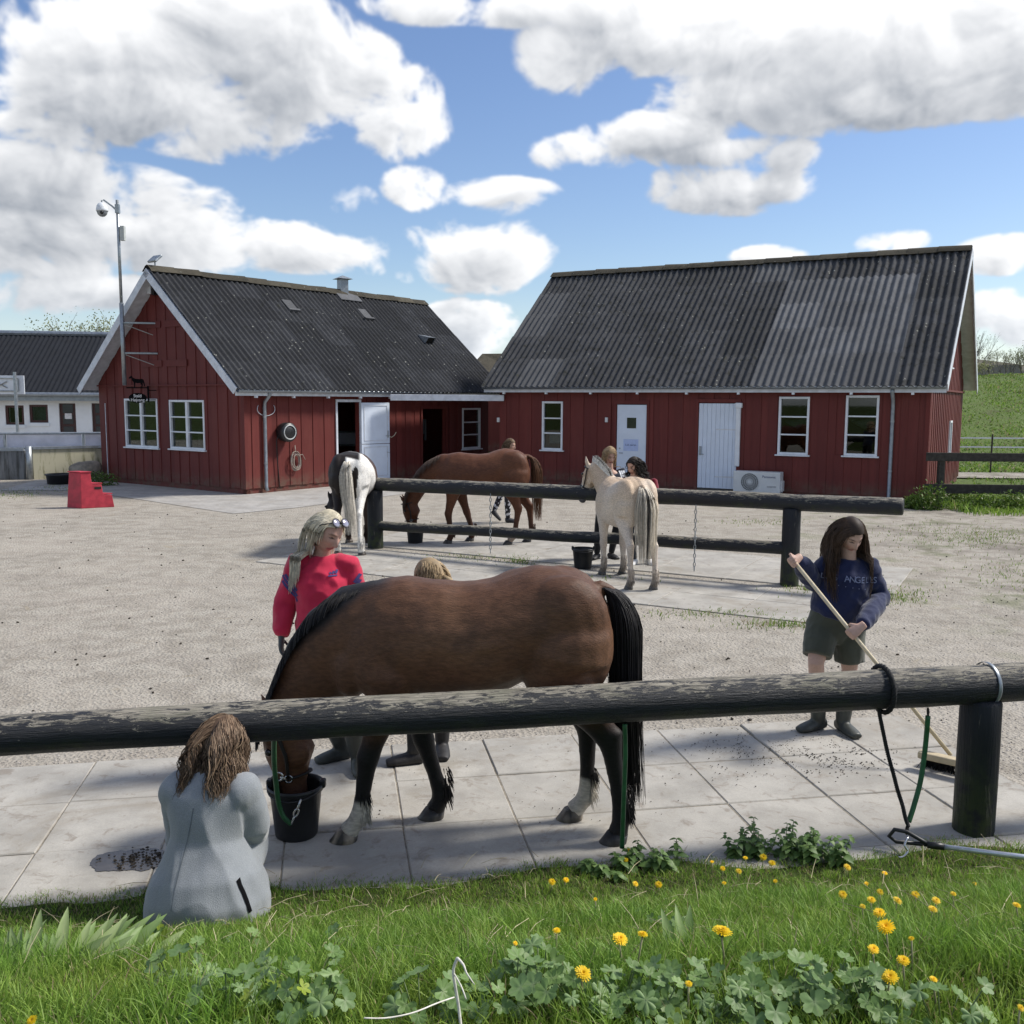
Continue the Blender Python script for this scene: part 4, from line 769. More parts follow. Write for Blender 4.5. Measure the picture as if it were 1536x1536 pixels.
for z in (zb0, zb1 + .03):
    m = MB(); m.tube([B0 + Z1 * z - gn * .05, B0 + gu * 12.5 + Z1 * z - gn * .05], .035, 8); m.ob('rail', MT['steel'], bw)
q = dp(17, 577, 30.5); bb = empty('basketball_hoop', (dp(24, 660, 30.5).x, 30.5, 0), 'white basketball backboard seen from behind on a steel pole', 'basketball hoop'); px_ = dp(24, 600, 30.5).x
m = MB(); m.box((dp(-3, 577, 30.5).x, 30.7, q.z), (1.45, .03, .58)); m.ob('backboard', MT['white'], bb); m = MB(); m.tube([(px_, 30.5, 0), (px_, 30.5, dp(18, 558, 30.5).z)], .05, 8); m.ob('pole', MT['steel'], bb)
m = MB(); cx = dp(-3, 577, 30.5).x
for a, b in (((-.55, .2), (.55, .2)), ((-.55, -.2), (.55, -.2)), ((.55, -.2), (.55, .2)), ((-.55, -.2), (-.55, .2)), ((-.2, -.1), (.2, .1)), ((-.2, .1), (.2, -.1))): m.tube([(cx + a[0], 30.66, q.z + a[1]), (cx + b[0], 30.66, q.z + b[1])], .02, 5)
m.ob('frame', MT['steel'], bb); m = MB(); m.tube([(cx + .23 * math.cos(t), 31.0 + .23 * math.sin(t), q.z - .22) for t in [2 * math.pi * i / 16 for i in range(17)]], .012, 5); m.ob('rim', plain('rim_orange', (.4, .1, .03), .5), bb)
# low roof seen between the two barns
fr_ = empty('far_shed', (dp(740, 600, 46).x, 46, 0), 'far shed roof with mossy flank between the two barns', 'building')
pk = dp(752, 527, 46); ev = dp(700, 562, 45); m = MB(); a = [Vector((dp(712, 545, 46).x, 46, dp(712, 543, 46).z)), Vector((dp(716, 531, 46).x + .2, 47, dp(716, 529, 46).z)), Vector((pk.x + 4, 47, pk.z)), Vector((pk.x + 4, 44, pk.z - 2.6)), Vector((dp(706, 560, 44).x, 44, dp(706, 566, 44).z))]
m.add(a + [p - Z1 * .15 for p in a], [(0, 1, 2, 3, 4), (9, 8, 7, 6, 5)] + [(i, (i + 1) % 5, 5 + (i + 1) % 5, 5 + i) for i in range(5)]); m.ob('roof', MT['ridge'], fr_)
m = MB(); m.obox((a[4].x + .4, 44.4, 0), (8, 0, 0), (0, 2.4, 0), Z1 * (a[4].z - .3)); m.ob('wall', MT['red'], fr_)
# ================================================================== fences
def log(name, a, b, r0, r1, mat, parent, seed=0, segs=26, n=16, round_end=True):
    a, b = Vector(a), Vector(b); L = (b - a).length; ux = (b - a).normalized(); uz = (Z1 - ux * ux.z).normalized(); uy = uz.cross(ux); vs = []; random.seed(seed)
    xs = [0, .015] + [L * i / segs for i in range(1, segs)] + [L - .015, L]
    for j, x in enumerate(xs):
        t = x / L; r = r0 + (r1 - r0) * t; wob = Vector((0, .012 * mnoise.noise(Vector((x * .8, seed, 0))), .012 * mnoise.noise(Vector((x * .8, seed, 9)))))
        e = .90 if (round_end and j in (0, len(xs) - 1)) else 1
        for i in range(n):
            q = 2 * math.pi * i / n; rr = r * e * (1 + .05 * mnoise.noise(Vector((x * 1.6, math.cos(q) * .9 + seed, math.sin(q) * .9))) + .02 * mnoise.noise(Vector((x * 5, math.cos(q) * 3, math.sin(q) * 3 + seed))))
            vs.append(Vector((x, rr * math.cos(q), rr * math.sin(q))) + wob)
    k = len(xs); fs = [(j * n + i, (j + 1) * n + i, (j + 1) * n + (i + 1) % n, j * n + (i + 1) % n) for j in range(k - 1) for i in range(n)] + [tuple(range(n)), tuple(range((k - 1) * n, k * n))[::-1]]
    me = mesh(vs, fs, mat, True); me.flip_normals(); mw = Matrix((ux, uy, uz)).transposed().to_4x4(); mw.translation = a; return link(name, me, parent, mw)
def post(p, r, h, parent, seed): 
    p = Vector(p); vs = []; n = 16; zs = [-.15, .05, h * .35, h * .7, h - .02, h]
    for j, z in enumerate(zs):
        for i in range(n):
            q = 2 * math.pi * i / n; rr = r * (1 + .05 * mnoise.noise(Vector((math.cos(q) + seed, math.sin(q), z * 2)))) * (.9 if j == len(zs) - 1 else 1); vs.append((rr * math.cos(q), rr * math.sin(q), z))
    fs = [(j * n + i, j * n + (i + 1) % n, (j + 1) * n + (i + 1) % n, (j + 1) * n + i) for j in range(len(zs) - 1) for i in range(n)] + [tuple(range((len(zs) - 1) * n, len(zs) * n))]
    return link('post', mesh(vs, fs, MT['post'], True), parent, Matrix.Translation(p))
nf = empty('hitching_rail', (2.55, 5.1, 0), 'thick black-painted log hitching rail across the foreground', 'hitching rail')
rs_ = Vector((.983, .1785, 0)); rail_c = Vector((2.55, 5.1, .835))
def rail_at(x): t = (x - 2.55) / rs_.x; return rail_c + rs_ * t
log('rail', rail_at(-4.4), rail_at(4.2), .084, .112, MT['log'], nf, 3, 60, 20)
post((2.55, 5.09, .0), .108, .76, nf, 1); post((-4.2, 3.9, .05), .1, .72, nf, 5)
m = MB(); q = rail_at(2.58); th = rs_
def hoop(c, ax, r, a0, a1, k=20):
    e1 = Vector((ax.y, -ax.x, 0)).normalized(); return [c + e1 * r * math.cos(a0 + (a1 - a0) * i / k) + Z1 * r * math.sin(a0 + (a1 - a0) * i / k) for i in range(k + 1)]
m.tube(hoop(q, rs_, .1165, R(-50), R(240), 40), (.011, .0018) if False else [(.011, .0018)] * 41, 6, 0, True, 1, rs_); m.ob('metal_band', MT['zinc'], nf, True)
ff = empty('hitching_rail', (-2.17, 15.2, 0), 'two-rail black log hitching fence in front of the barns', 'hitching rail')
fL, fR = Vector((-2.17, 15.22, 0)), Vector((3.57, 12.25, 0)); fd = (fR - fL).normalized()
log('rail', fL + Z1 * 1.02 - fd * .12, fR + fd * 1.32 + Z1 * 1.09, .105, .108, MT['log'], ff, 11, 50, 16)
log('rail', fL + Z1 * .36 + fd * .05, fR + Z1 * .48 - fd * .05, .075, .085, MT['log'], ff, 14, 50, 14)
post(fL, .125, .93, ff, 2); post(fR, .115, 1.0, ff, 8)
# dark board fence and tape fence at the right
bf = empty('board_fence', gp(1407, 765), 'dark board fence with two rails right of the large barn', 'fence'); f0, f1 = gp(1391, 762), gp(1391, 762) + Vector((9.5, -.55, 0)); fdv = (f1 - f0)
for i in range(5):
    p = f0 + fdv * (.03 + i * .235); m = MB(); m.obox(p + Vector((-.06, .03, -.02)), Vector((.13, 0, 0)), Vector((0, .12, 0)), Z1 * 1.22); o = bevel(m.ob('post', MT['wood'], bf), .01, 1)
for z0, hh in ((.33, .21), (1.05, .19)):
    vs = []; m = MB(); m.obox(f0 - Vector((.08, 0, 0)) + Z1 * z0, fdv, Vector((0, .035, 0)), Z1 * hh); bevel(m.ob('board', MT['wood'], bf), .008, 1)
tf = empty('tape_fence', (12.5, 33, 0), 'white electric tape fence along the pasture behind the board fence', 'fence')
for z, px in ((1.15, 0), (.85, 0)):
    m = MB(); m.obox(Vector((10, 32.6, z)), Vector((30, -1.5, 0)), Vector((0, .01, 0)), Z1 * .045); m.ob('tape', MT['white'], tf)
for i in range(6):
    m = MB(); p = Vector((11 + i * 5, 32.6 - .05 * (1 + i * 5), 0)); m.tube([p, p + Z1 * 1.3], .03, 6); m.ob('stake', MT['wood'], tf)
# chains on the far rail
def chain(parent, pts, r=.018, wire=.0045, mat=None, name='link'):
    P = [Vector(p) for p in pts]; seg = [(b - a).length for a, b in zip(P, P[1:])]; tot = sum(seg); n = int(tot / (r * 2.6)); me_c = {}
    for i in range(n):
        d = (i + .5) / n * tot; k = 0
        while d > seg[k] and k < len(seg) - 1: d -= seg[k]; k += 1
        t = (P[k + 1] - P[k]).normalized(); c = P[k] + t * d; s = Vector((1, 0, 0)) if i % 2 else Vector((0, 1, 0)); s = (s - t * s.dot(t)).normalized(); w_ = t.cross(s)
        if not me_c: 
            m = MB(); m.tube([Vector((r * .62 * math.cos(a), 0, r * 1.45 * math.sin(a))) for a in [2 * math.pi * j / 12 for j in range(13)]], wire, 5, 0, False); me_c[0] = m.me(mat or MT['steel'], True)
        mw = Matrix((s, w_, t)).transposed().to_4x4(); mw.translation = c; link(name, me_c[0], parent, mw)
for px, y0, y1, lb in ((742, 745, 836, 'thin chain hanging from the far rail behind the chestnut horse'), (1048, 766, 852, 'thin chain hanging from the far rail right of the dun horse')):
    t = ((dp(px, y0, 14).x / 14) ); a = (fL.x - t * fL.y) / (t * fd.y - fd.x); q = fL + fd * a + NRm * .12; q.z = .98
    c = empty('tether_chain', (q.x, q.y, 0), lb, 'chain', 'chains on the far rail'); chain(c, [q, Vector((q.x, q.y, .1))], .022, .006)
# ================================================================== horses
def strands(paths, r0, r1, mat, name, parent, cols=None, smooth=True):
    """paths: array (n, k, 3); thin three-sided tapered hairs as one part"""
    P = np.asarray(paths, dtype=np.float64); n, k, _ = P.shape
    T = np.gradient(P, axis=1); T /= np.linalg.norm(T, axis=2, keepdims=True) + 1e-9
    ref = np.where(np.abs(T[..., 2:3]) > .9, np.array([1., 0, 0]), np.array([0, 0, 1.])); A = np.cross(T, ref); A /= np.linalg.norm(A, axis=2, keepdims=True) + 1e-9; B = np.cross(T, A)
    t = np.linspace(0, 1, k)[None, :, None]; rr = (np.asarray(r0).reshape(-1, 1, 1) if np.ndim(r0) else r0) * (1 - t ** 1.5) + r1 * t ** 1.5
    V = np.stack([P + rr * (A * math.cos(a) + B * math.sin(a)) for a in (0, 2.094, 4.189)], axis=2).reshape(-1, 3)
    i = np.arange(n)[:, None, None] * (k * 3) + np.arange(k - 1)[None, :, None] * 3; j = np.arange(3)[None, None, :]; j2 = (j + 1) % 3
    Fq = np.stack([i + j, i + j2, i + 3 + j2, i + 3 + j], axis=-1).reshape(-1, 4)
    me = bpy.data.meshes.new(name); me.vertices.add(len(V)); me.vertices.foreach_set('co', V.ravel()); me.loops.add(Fq.size); me.loops.foreach_set('vertex_index', Fq.ravel().astype(np.int32))
    me.polygons.add(len(Fq)); me.polygons.foreach_set('loop_start', np.arange(0, Fq.size, 4, dtype=np.int32)); me.polygons.foreach_set('use_smooth', np.ones(len(Fq), bool)); me.update(); me.validate()
    me.materials.append(mat)
    if cols is not None: paint(me, np.repeat(np.asarray(cols), k * 3, axis=0) if len(cols) == n else np.repeat(np.asarray(cols).reshape(-1, 3), 3, axis=0))
    return link(name, me, parent)
def bez(pts, k):                        # smooth path through points
    P = np.array([list(p) for p in pts], float); n = len(P); s = np.linspace(0, n - 1, k); out = []
    for t in s:
        i = min(int(t), n - 2); f = t - i; p0, p1, p2, p3 = P[max(i - 1, 0)], P[i], P[i + 1], P[min(i + 2, n - 1)]
        out.append(.5 * ((2 * p1) + (-p0 + p2) * f + (2 * p0 - 5 * p1 + 4 * p2 - p3) * f * f + (-p0 + 3 * p1 - 3 * p2 + p3) * f ** 3))
    return np.array(out)
MT['hair'] = vcol('hair', .62, .28, 30, .2)
MT['coat'] = vcol('horse_coat', .52, .26, 75, .24, .30, 190, (.3, 1, 1), .03)
MT['hoof'] = vcol('hoof_horn', .45, .4, 30, .25, .2, 60)
def body_tube(m, st, n=20):             # st: (x, z_top, z_bot, half_width[, y])
    vs = []
    for s in st:
        x, zt, zb, w = s[:4]; y0 = s[4] if len(s) > 4 else 0; c = (zt + zb) / 2; h = (zt - zb) / 2
        for i in range(n):
            a = 2 * math.pi * i / n; ca, sa = math.cos(a), math.sin(a)
            e = .9; vs.append((x, y0 + w * math.copysign(abs(ca) ** e, ca) * (1 - .10 * max(0, sa)), c + h * math.copysign(abs(sa) ** .92, sa)))
    k = len(st); m.add(vs, [(i * n + j, i * n + (j + 1) % n, (i + 1) * n + (j + 1) % n, (i + 1) * n + j) for i in range(k - 1) for j in range(n)] + [tuple(range(n))[::-1], tuple(range((k - 1) * n, k * n))])
BARREL = [(.93, 1.10, .93, .08), (.89, 1.20, .86, .15), (.81, 1.32, .80, .205), (.70, 1.40, .775, .24), (.56, 1.42, .77, .262), (.42, 1.405, .77, .28), (.26, 1.388, .775, .297), (.11, 1.41, .79, .30), (0, 1.45, .825, .29), (-.12, 1.48, .90, .275), (-.24, 1.475, .95, .268), (-.36, 1.44, .97, .245), (-.46, 1.37, 1.0, .185), (-.52, 1.26, 1.08, .09)]
def leg(m, side, pts, hind, lk=1.14):
    """pts: shoulder/hip, elbow/stifle, knee/hock, fetlock, hoof-coronet in (x, z); side = lateral offset"""
    s = side; P = [Vector((p[0], s * (p[2] if len(p) > 2 else 1), p[1])) for p in pts]; a, b, c, d, e = P
    mid = lambda p, q, t: p + (q - p) * t
    _t = m.tube; K = lambda rr: [tuple(v * lk for v in r) if isinstance(r, tuple) else r * lk for r in rr]; tb = lambda p, r, *a_, **k_: _t(p, K(r), *a_, **k_)
    if hind:
        tb([a + Vector((.02, 0, .25)), a + Vector((.01, 0, .14)), a, mid(a, b, .5), b, mid(b, c, .45), mid(b, c, .8), c], [(.05, .03), (.13, .075), (.20, .12), (.215, .135), (.165, .105), (.095, .066), (.066, .046), (.062, .046)], 14, 0, True, 1, (1, 0, 0))
        tb([mid(b, c, .75) + Vector((-.02, 0, 0)), c + Vector((-.022, 0, .03)), mid(c, d, .15)], [.03, .046, .036], 10)
        tb([c, mid(c, d, .2), mid(c, d, .6), mid(c, d, .88), d, mid(d, e, .45), e], [(.06, .044), (.047, .037), (.038, .032), (.044, .036), (.052, .043), (.042, .04), (.052, .05)], 12, 0, True, 1, (1, 0, 0))
    else:
        tb([a + Vector((.0, 0, .24)), a + Vector((.0, 0, .13)), a, mid(a, b, .6), b, mid(b, c, .4), mid(b, c, .8), c], [(.04, .025), (.11, .06), (.16, .085), (.15, .10), (.115, .085), (.075, .06), (.054, .046), (.057, .05)], 14, 0, True, 1, (1, 0, 0))
        tb([mid(b, c, .85), c, mid(c, d, .18), mid(c, d, .6), mid(c, d, .88), d, mid(d, e, .45), e], [(.052, .046), (.057, .052), (.046, .041), (.038, .033), (.043, .037), (.051, .043), (.042, .04), (.052, .05)], 12, 0, True, 1, (1, 0, 0))
    return P
def hoof(parent, e, fwd, colr, mw_scale=1.0):
    m = MB(); n = 16; vs = []
    for z, r, off in ((.075, .052, 0), (.03, .064, .018), (.004, .072, .03), (0.0, .069, .03)):
        for i in range(n):
            a = 2 * math.pi * i / n; vs.append(Vector((e.x + off + r * 1.08 * math.cos(a), e.y + r * .92 * math.sin(a), z * (1 if math.cos(a) > -.3 else .8))))
    m.add(vs, [(k * n + i, (k + 1) * n + i, (k + 1) * n + (i + 1) % n, k * n + (i + 1) % n) for k in range(3) for i in range(n)] + [tuple(range(3 * n, 4 * n))[::-1], tuple(range(n))]); me = m.me(MT['hoof'], True)
    P = vco(me); c = np.tile(np.array(colr[0]), (len(P), 1)); f = ss(np.array([mnoise.noise(Vector(p) * 22) for p in P]), -.1, .3); c = mixc(c, colr[1], f); paint(me, c); return me
def horse(label, loc, rotz, sc, neck, head, legs, colour, mane_col, tail_path, tail_col, feather=.0, hoofc=((.03, .028, .025), (.12, .09, .06)), voxel=.014, mane=dict(), ears=(), belly=1.0, extra=None, tailw=.075, group='horses in the yard', tailn=330):
    root = empty('horse', loc, label, 'horse', group); mw = Matrix.Translation(loc) @ Matrix.Rotation(rotz, 4, 'Z') @ Matrix.Diagonal((sc, sc, sc, 1))
    m = MB(); body_tube(m, [(x, zt, zb if abs(x) > .5 else zb - .03 * (belly - 1) * 10, w * (belly if abs(x) < .7 else 1)) for x, zt, zb, w in BARREL], 24)
    # shoulder, breast, haunch and flank masses
    for sy in (-1, 1):
        m.ball((.66, sy * .135, 1.06), (.155, .115, .27), 14, 10, Matrix.Rotation(R(-22), 3, 'Y')); m.ball((.84, sy * .09, .95), (.11, .10, .17), 12, 8)
        m.ball((-.27, sy * .15, 1.22), (.24, .125, .235), 14, 10, Matrix.Rotation(R(18), 3, 'Y')); m.ball((-.41, sy * .12, 1.08), (.13, .10, .25), 12, 10)
    hoofs = []
    for side, pts, hind in legs: hoofs.append((leg(m, side, pts, hind)[-1], hind))
    # neck: (x, y, z, half thickness, half width)
    m.tube([q[:3] for q in neck], [(q[3], q[4]) for q in neck], 18, 0, True, 1, (0, 0, 1))
    # head along an axis
    h0, h1, up = Vector(head[0]), Vector(head[1]), Vector(head[2]); ax = (h1 - h0); hl = ax.length; ax.normalize(); fr = (up - ax * up.dot(ax)).normalized(); la = ax.cross(fr)
    prof = [(-.05, .055, .055, 0), (.0, .085, .078, 0), (.16, .125, .098, -.02), (.34, .142, .088, -.03), (.50, .108, .064, -.012), (.68, .082, .052, .0), (.86, .074, .057, .004), (.96, .062, .055, 0), (1.02, .035, .035, -.006)]
    vs = []; n = 16
    for t, hh, hw, off in prof:
        for i in range(n):
            a = 2 * math.pi * i / n; vs.append(h0 + ax * (t * hl) + fr * (off + hh * math.sin(a)) + la * (hw * math.cos(a) * (1 - .18 * max(0, -math.sin(a)))))
    k = len(prof); m.add(vs, [(i * n + j, i * n + (j + 1) % n, (i + 1) * n + (j + 1) % n, (i + 1) * n + j) for i in range(k - 1) for j in range(n)] + [tuple(range(n))[::-1], tuple(range((k - 1) * n, k * n))])
    for s in (-1, 1):
        m.ball(h0 + ax * (.26 * hl) + fr * .062 + la * (s * .082), .026, 8, 6); m.ball(h0 + ax * (.36 * hl) - fr * .08 + la * (s * .055), (.075, .035, .075), 10, 8); m.ball(h0 + ax * (.92 * hl) + fr * .035 + la * (s * .042), .026, 8, 6)
        e0 = h0 + la * (s * .055) + fr * .045 - ax * .0; ed = (-ax * .8 + fr * .25 + la * s * .3).normalized(); m.tube([e0, e0 + ed * .05, e0 + ed * .10, e0 + ed * .155], [(.03, .026), (.036, .026), (.027, .018), (.006, .005)], 8)
    if extra: extra(m)
    # tail dock
    tp = bez(tail_path, 14); m.tube([Vector(tp[0]) + Vector((.06, 0, -.03)), Vector(tp[0]), Vector(tp[2]), Vector(tp[4])], [.04, .035, .028, .018], 10)
    me = fuse(m, voxel, 14 if voxel < .013 else 9, .5); P = vco(me); N = vnorm(me)
    # muscle relief
    rel = .007 * vnoise(P, 5.5, 2.0) + .0035 * vnoise(P, 13, 5); P2 = P + N * (rel * ss(P[:, 2], .45, .8))[:, None]; set_vco(me, P2)
    hd = dict(h0=np.array(h0), ax=np.array(ax), fr=np.array(fr), la=np.array(la), hl=hl); paint(me, colour(P, N, hd)); me.materials.append(MT['coat']); link('body', me, root, mw)
    for s in (-1, 1):
        e = MB(); e.ball(h0 + ax * (.26 * hl) + fr * .060 + la * (s * .091), (.02, .02, .02), 10, 8); em = e.me(MT['eye'], True); link('eye', em, root, mw)
        e = MB(); e.ball(h0 + ax * (.94 * hl) + fr * .038 + la * (s * .060), (.016, .016, .012), 8, 6); em = e.me(MT['black'], True); link('nostril', em, root, mw)
    for i, (e, hind) in enumerate(hoofs): link('hoof', hoof(root, e, 1, hoofc if not isinstance(hoofc, list) else hoofc[i]), root, mw)
    rs = np.random.RandomState(3)
    # mane along the crest
    cr = bez([Vector(q[:3]) for q in neck], 40); th = np.interp(np.linspace(0, 1, 40), np.linspace(0, 1, len(neck)), [q[3] for q in neck]); T = np.gradient(cr, axis=0); T /= np.linalg.norm(T, axis=1, keepdims=True)
    lat = np.array([0, 1., 0]); up3 = np.cross(T, np.tile(lat, (40, 1))); up3 /= np.linalg.norm(up3, axis=1, keepdims=True); up3 *= np.sign((up3 @ np.array([.3, 0, 1.])))[:, None]
    nm, L, st, side = mane.get('n', 520), mane.get('len', .17), mane.get('stand', .25), mane.get('side', -1); i0 = mane.get('from', 4); i1 = mane.get('to', 39); paths = []; cols = []
    for q in range(nm):
        f = rs.uniform(i0, i1); i = int(f); i2 = min(i + 1, 39); w = f - i; c = cr[i] * (1 - w) + cr[i2] * w; u = up3[i]; r = th[i] * (1 - w) + th[i2] * w; lt = np.cross(u, T[i]); lt *= np.sign(lt[1]) 
        s = side if rs.rand() < mane.get('bias', .85) else -side; off = rs.uniform(-1, 1) * mane.get('w', .022); l = L * rs.uniform(.7, 1.15) * min(1, .25 + (f - i0) / 7); r_ = r - .018; pts = []
        p = c + u * r_ + lt * off; d = u * st + lt * s * (1 - st) * .55 + T[i] * (rs.uniform(-.25, .25) + mane.get('lay', 0))
        for j in range(6):
            pts.append(p.copy()); d = d + (np.array([0, 0, -1.]) * .22 + lt * s * .10 - u * .12) * (1 - st) * 1.5; d /= np.linalg.norm(d); p = p + d * l / 5
            v = p - c; dist = np.linalg.norm(v); mn = r * .93
            if st < .8 and dist < mn: p = c + v / dist * mn
        paths.append(pts); g = rs.uniform(.7, 1.35); ck = mane_col(off / mane.get('w', .022)) if callable(mane_col) else mane_col; cols.append(np.array(ck) * g)
    o = strands(paths, mane.get('r', .0045), .0015, MT['hair'], 'mane', root, cols); o.parent = None; o.matrix_basis = mw; attach(o, root)
    # tail
    paths, cols = [], []
    for q in range(tailn):
        a, rr = rs.rand() * 2 * np.pi, math.sqrt(rs.rand()); st_ = rs.uniform(0, .25); ln = rs.uniform(.75, 1.0); pts = []
        for j in range(12):
            f = st_ + (ln - st_) * j / 11; b = tp[min(13, int(f * 13))] * (1 - (f * 13 % 1)) + tp[min(13, int(f * 13) + 1)] * (f * 13 % 1)
            sp = tailw * (.35 + 1.1 * min(1, f * 2.2) * (1 - .45 * max(0, f - .45))); wv = .010 * math.sin(f * 7 + q * .37) * f; sp *= 1 - .35 * max(0, f - .6) + .25 * (rr > .9) * f
            pts.append(b + np.array([math.cos(a) * rr * sp * .75 + wv, math.sin(a) * rr * sp, 0]))
        paths.append(pts); g = rs.uniform(.6, 1.4); cols.append(np.array(tail_col(math.sin(a) * rr, math.cos(a) * rr) if callable(tail_col) else tail_col) * g)
    o = strands(paths, .0034, .0008, MT['hair'], 'tail', root, cols); o.parent = None; o.matrix_basis = mw; attach(o, root)
    # feathering at the fetlocks
    if feather:
        for (e, hind), (side, pts, _) in zip(hoofs, legs):
            d = Vector((pts[3][0], e.y, pts[3][1])); paths, cols = [], []
            for q in range(110):
                a = rs.uniform(R(100), R(260)); z = rs.uniform(-.02, .16) * 1.0; r = .045; p0 = np.array([d.x + r * math.cos(a), d.y + r * .85 * math.sin(a), d.z + z]); l = feather * rs.uniform(.6, 1.2)
                pts_ = [p0 + np.array([math.cos(a) * l * .45 * t, math.sin(a) * l * .3 * t, -l * t * (.6 + .5 * t)]) for t in np.linspace(0, 1, 5)]; paths.append(pts_)
            cc = colour(np.array([p[0] for p in paths]), np.zeros((len(paths), 3)), hd) * rs.uniform(.7, 1.2, (len(paths), 1)); o = strands(paths, .0035, .001, MT['hair'], 'feathering', root, cc); o.parent = None; o.matrix_basis = mw; attach(o, root)
    return root, mw
MT['eye'] = plain('eye', (.006, .004, .003), .08, .1, 5, .8)
def base_col(P, c): return np.tile(np.array(c, float), (len(P), 1))
# ---- the bay in front
def bay(P, N, hd):
    n = vnoise(P, 3, 7); n2 = vnoise(P, 9, 1); c = base_col(P, (.108, .051, .027)); c = mixc(c, (.148, .074, .039), ss(n, -.1, .5) * .7); c = mixc(c, (.065, .033, .02), ss(-n2, 0, .5) * .45)
    c = mixc(c, (.15, .085, .045), ss(P[:, 0], -.25, -.05) * ss(-P[:, 0], -.25, 0) * ss(1.05 - P[:, 2], 0, .2) * .7)         # tan flank
    c = mixc(c, (.085, .038, .022), ss(P[:, 2], 1.28, 1.42) * .6)
    crest = np.interp(P[:, 0], [.55, .70, .79, 1.0, 1.18, 1.29, 1.34], [1.43, 1.45, 1.42, 1.25, 1.08, .90, .70]); c = mixc(c, (.012, .011, .012), ss(P[:, 2] - crest + .02 * n2, -.135, -.05) * (P[:, 0] > .62) * ss(P[:, 0], .60, .72) * (P[:, 0] < 1.24))
    legz = np.where(P[:, 0] > .2, .60, .70); onleg = (P[:, 2] < .78).astype(float) * (P[:, 0] < 1.0)
    c = mixc(c, (.011, .010, .011), (1 - ss(P[:, 2], legz - .10, legz + .10)) * onleg)
    t = (P - hd['h0']) @ hd['ax'] / hd['hl']; ish = (P[:, 0] > .98) & (P[:, 2] < .72); f = P - hd['h0']; c = mixc(c, (.125, .056, .03), ish * .8); c = mixc(c, (.03, .017, .013), ish * ss(t, .62, .95))
    for (x, z, s, tz) in ((.82, .1, 1, .235), (-.40, .1, -1, .255)):
        m = (np.sign(P[:, 1]) == s) & (np.abs(P[:, 0] - x) < .2); c = mixc(c, (.50, .46, .40), m * (1 - ss(P[:, 2] + .03 * n2, tz - .02, tz + .02)))
    return c
bayneck = [(.66, 0, 1.14, .265, .205), (.80, 0, 1.105, .275, .185), (.92, 0, 1.03, .255, .155), (1.02, 0, .925, .218, .125), (1.11, 0, .81, .178, .105), (1.19, 0, .68, .146, .092), (1.23, 0, .60, .120, .082)]
bhoof = [((.05, .045, .038), (.30, .25, .19)), ((.03, .03, .032), (.06, .055, .05)), ((.02, .02, .02), (.05, .045, .04)), ((.05, .045, .04), (.22, .19, .15))]
horse1, mw1 = horse('brown bay horse with black legs and mane eating from a bucket behind the near rail', (0.0, 5.06, 0), math.pi, 1.0, bayneck, ((1.262, 0, .625), (1.152, 0, .10), (1, 0, .12)),
    [(.145, [(.66, 1.04), (.63, .84), (.755, .47), (.80, .145), (.865, .06)], False), (-.14, [(.62, 1.04), (.58, .84), (.485, .47), (.385, .145), (.425, .06)], False),
     (.15, [(-.30, 1.14), (-.25, .92), (-.52, .58), (-.595, .165), (-.57, .06)], True), (-.14, [(-.28, 1.14), (-.21, .92), (-.425, .56), (-.43, .15), (-.355, .06)], True)],
    bay, (.012, .011, .012), [(-.47, 0, 1.37), (-.55, 0, 1.33), (-.60, 0, 1.20), (-.61, 0, .95), (-.625, 0, .55), (-.66, 0, .17)], (.010, .009, .010), .05, bhoof, .0115, dict(n=4600, len=.17, stand=.30, w=.034, r=.0030, side=1, bias=.58, lay=.45, **{'from': 1}), tailw=.075, tailn=900)
# ---- chestnut behind the far rail
def chestnut(P, N, hd):
    n = vnoise(P, 3, 4); c = base_col(P, (.098, .036, .017)); c = mixc(c, (.135, .053, .025), ss(n, 0, .5) * .7); c = mixc(c, (.085, .03, .014), ss(P[:, 0], .75, 1.2) * .7)
    c = mixc(c, (.045, .02, .012), (1 - ss(P[:, 2], .30, .62)) * (P[:, 0] < .98) * .8); m = (P[:, 0] < -.2) & (P[:, 2] < .2); c = mixc(c, (.30, .24, .19), m * (1 - ss(P[:, 2], .1, .2)) * .8); return c
cneck = [(.66, 0, 1.14, .255, .20), (.82, 0, 1.15, .235, .17), (.98, 0, 1.10, .20, .14), (1.12, 0, .99, .165, .11), (1.23, 0, .84, .145, .095), (1.30, 0, .70, .13, .088), (1.33, 0, .62, .11, .08)]
horse2, mw2 = horse('chestnut horse with brown tail eating from a bucket behind the far rail', (-.27, 15.75, 0), math.pi - R(3), 1.06, cneck, ((1.37, 0, .65), (1.27, 0, .14), (1, 0, .12)),
    [(.145, [(.66, 1.04), (.63, .84), (.72, .47), (.67, .145), (.71, .06)], False), (-.14, [(.62, 1.04), (.58, .84), (.46, .47), (.36, .145), (.40, .06)], False),
     (.15, [(-.30, 1.14), (-.22, .92), (-.36, .56), (-.30, .15), (-.22, .06)], True), (-.14, [(-.28, 1.14), (-.25, .92), (-.52, .56), (-.56, .15), (-.50, .06)], True)],
    chestnut, (.05, .028, .018), [(-.48, 0, 1.37), (-.57, 0, 1.33), (-.63, 0, 1.18), (-.64, 0, .95), (-.65, 0, .65), (-.66, 0, .36)], (.10, .045, .022), .04, ((.03, .028, .026), (.07, .06, .05)), .018, dict(n=700, len=.2, stand=.2, w=.024, side=1, bias=.9, r=.006))
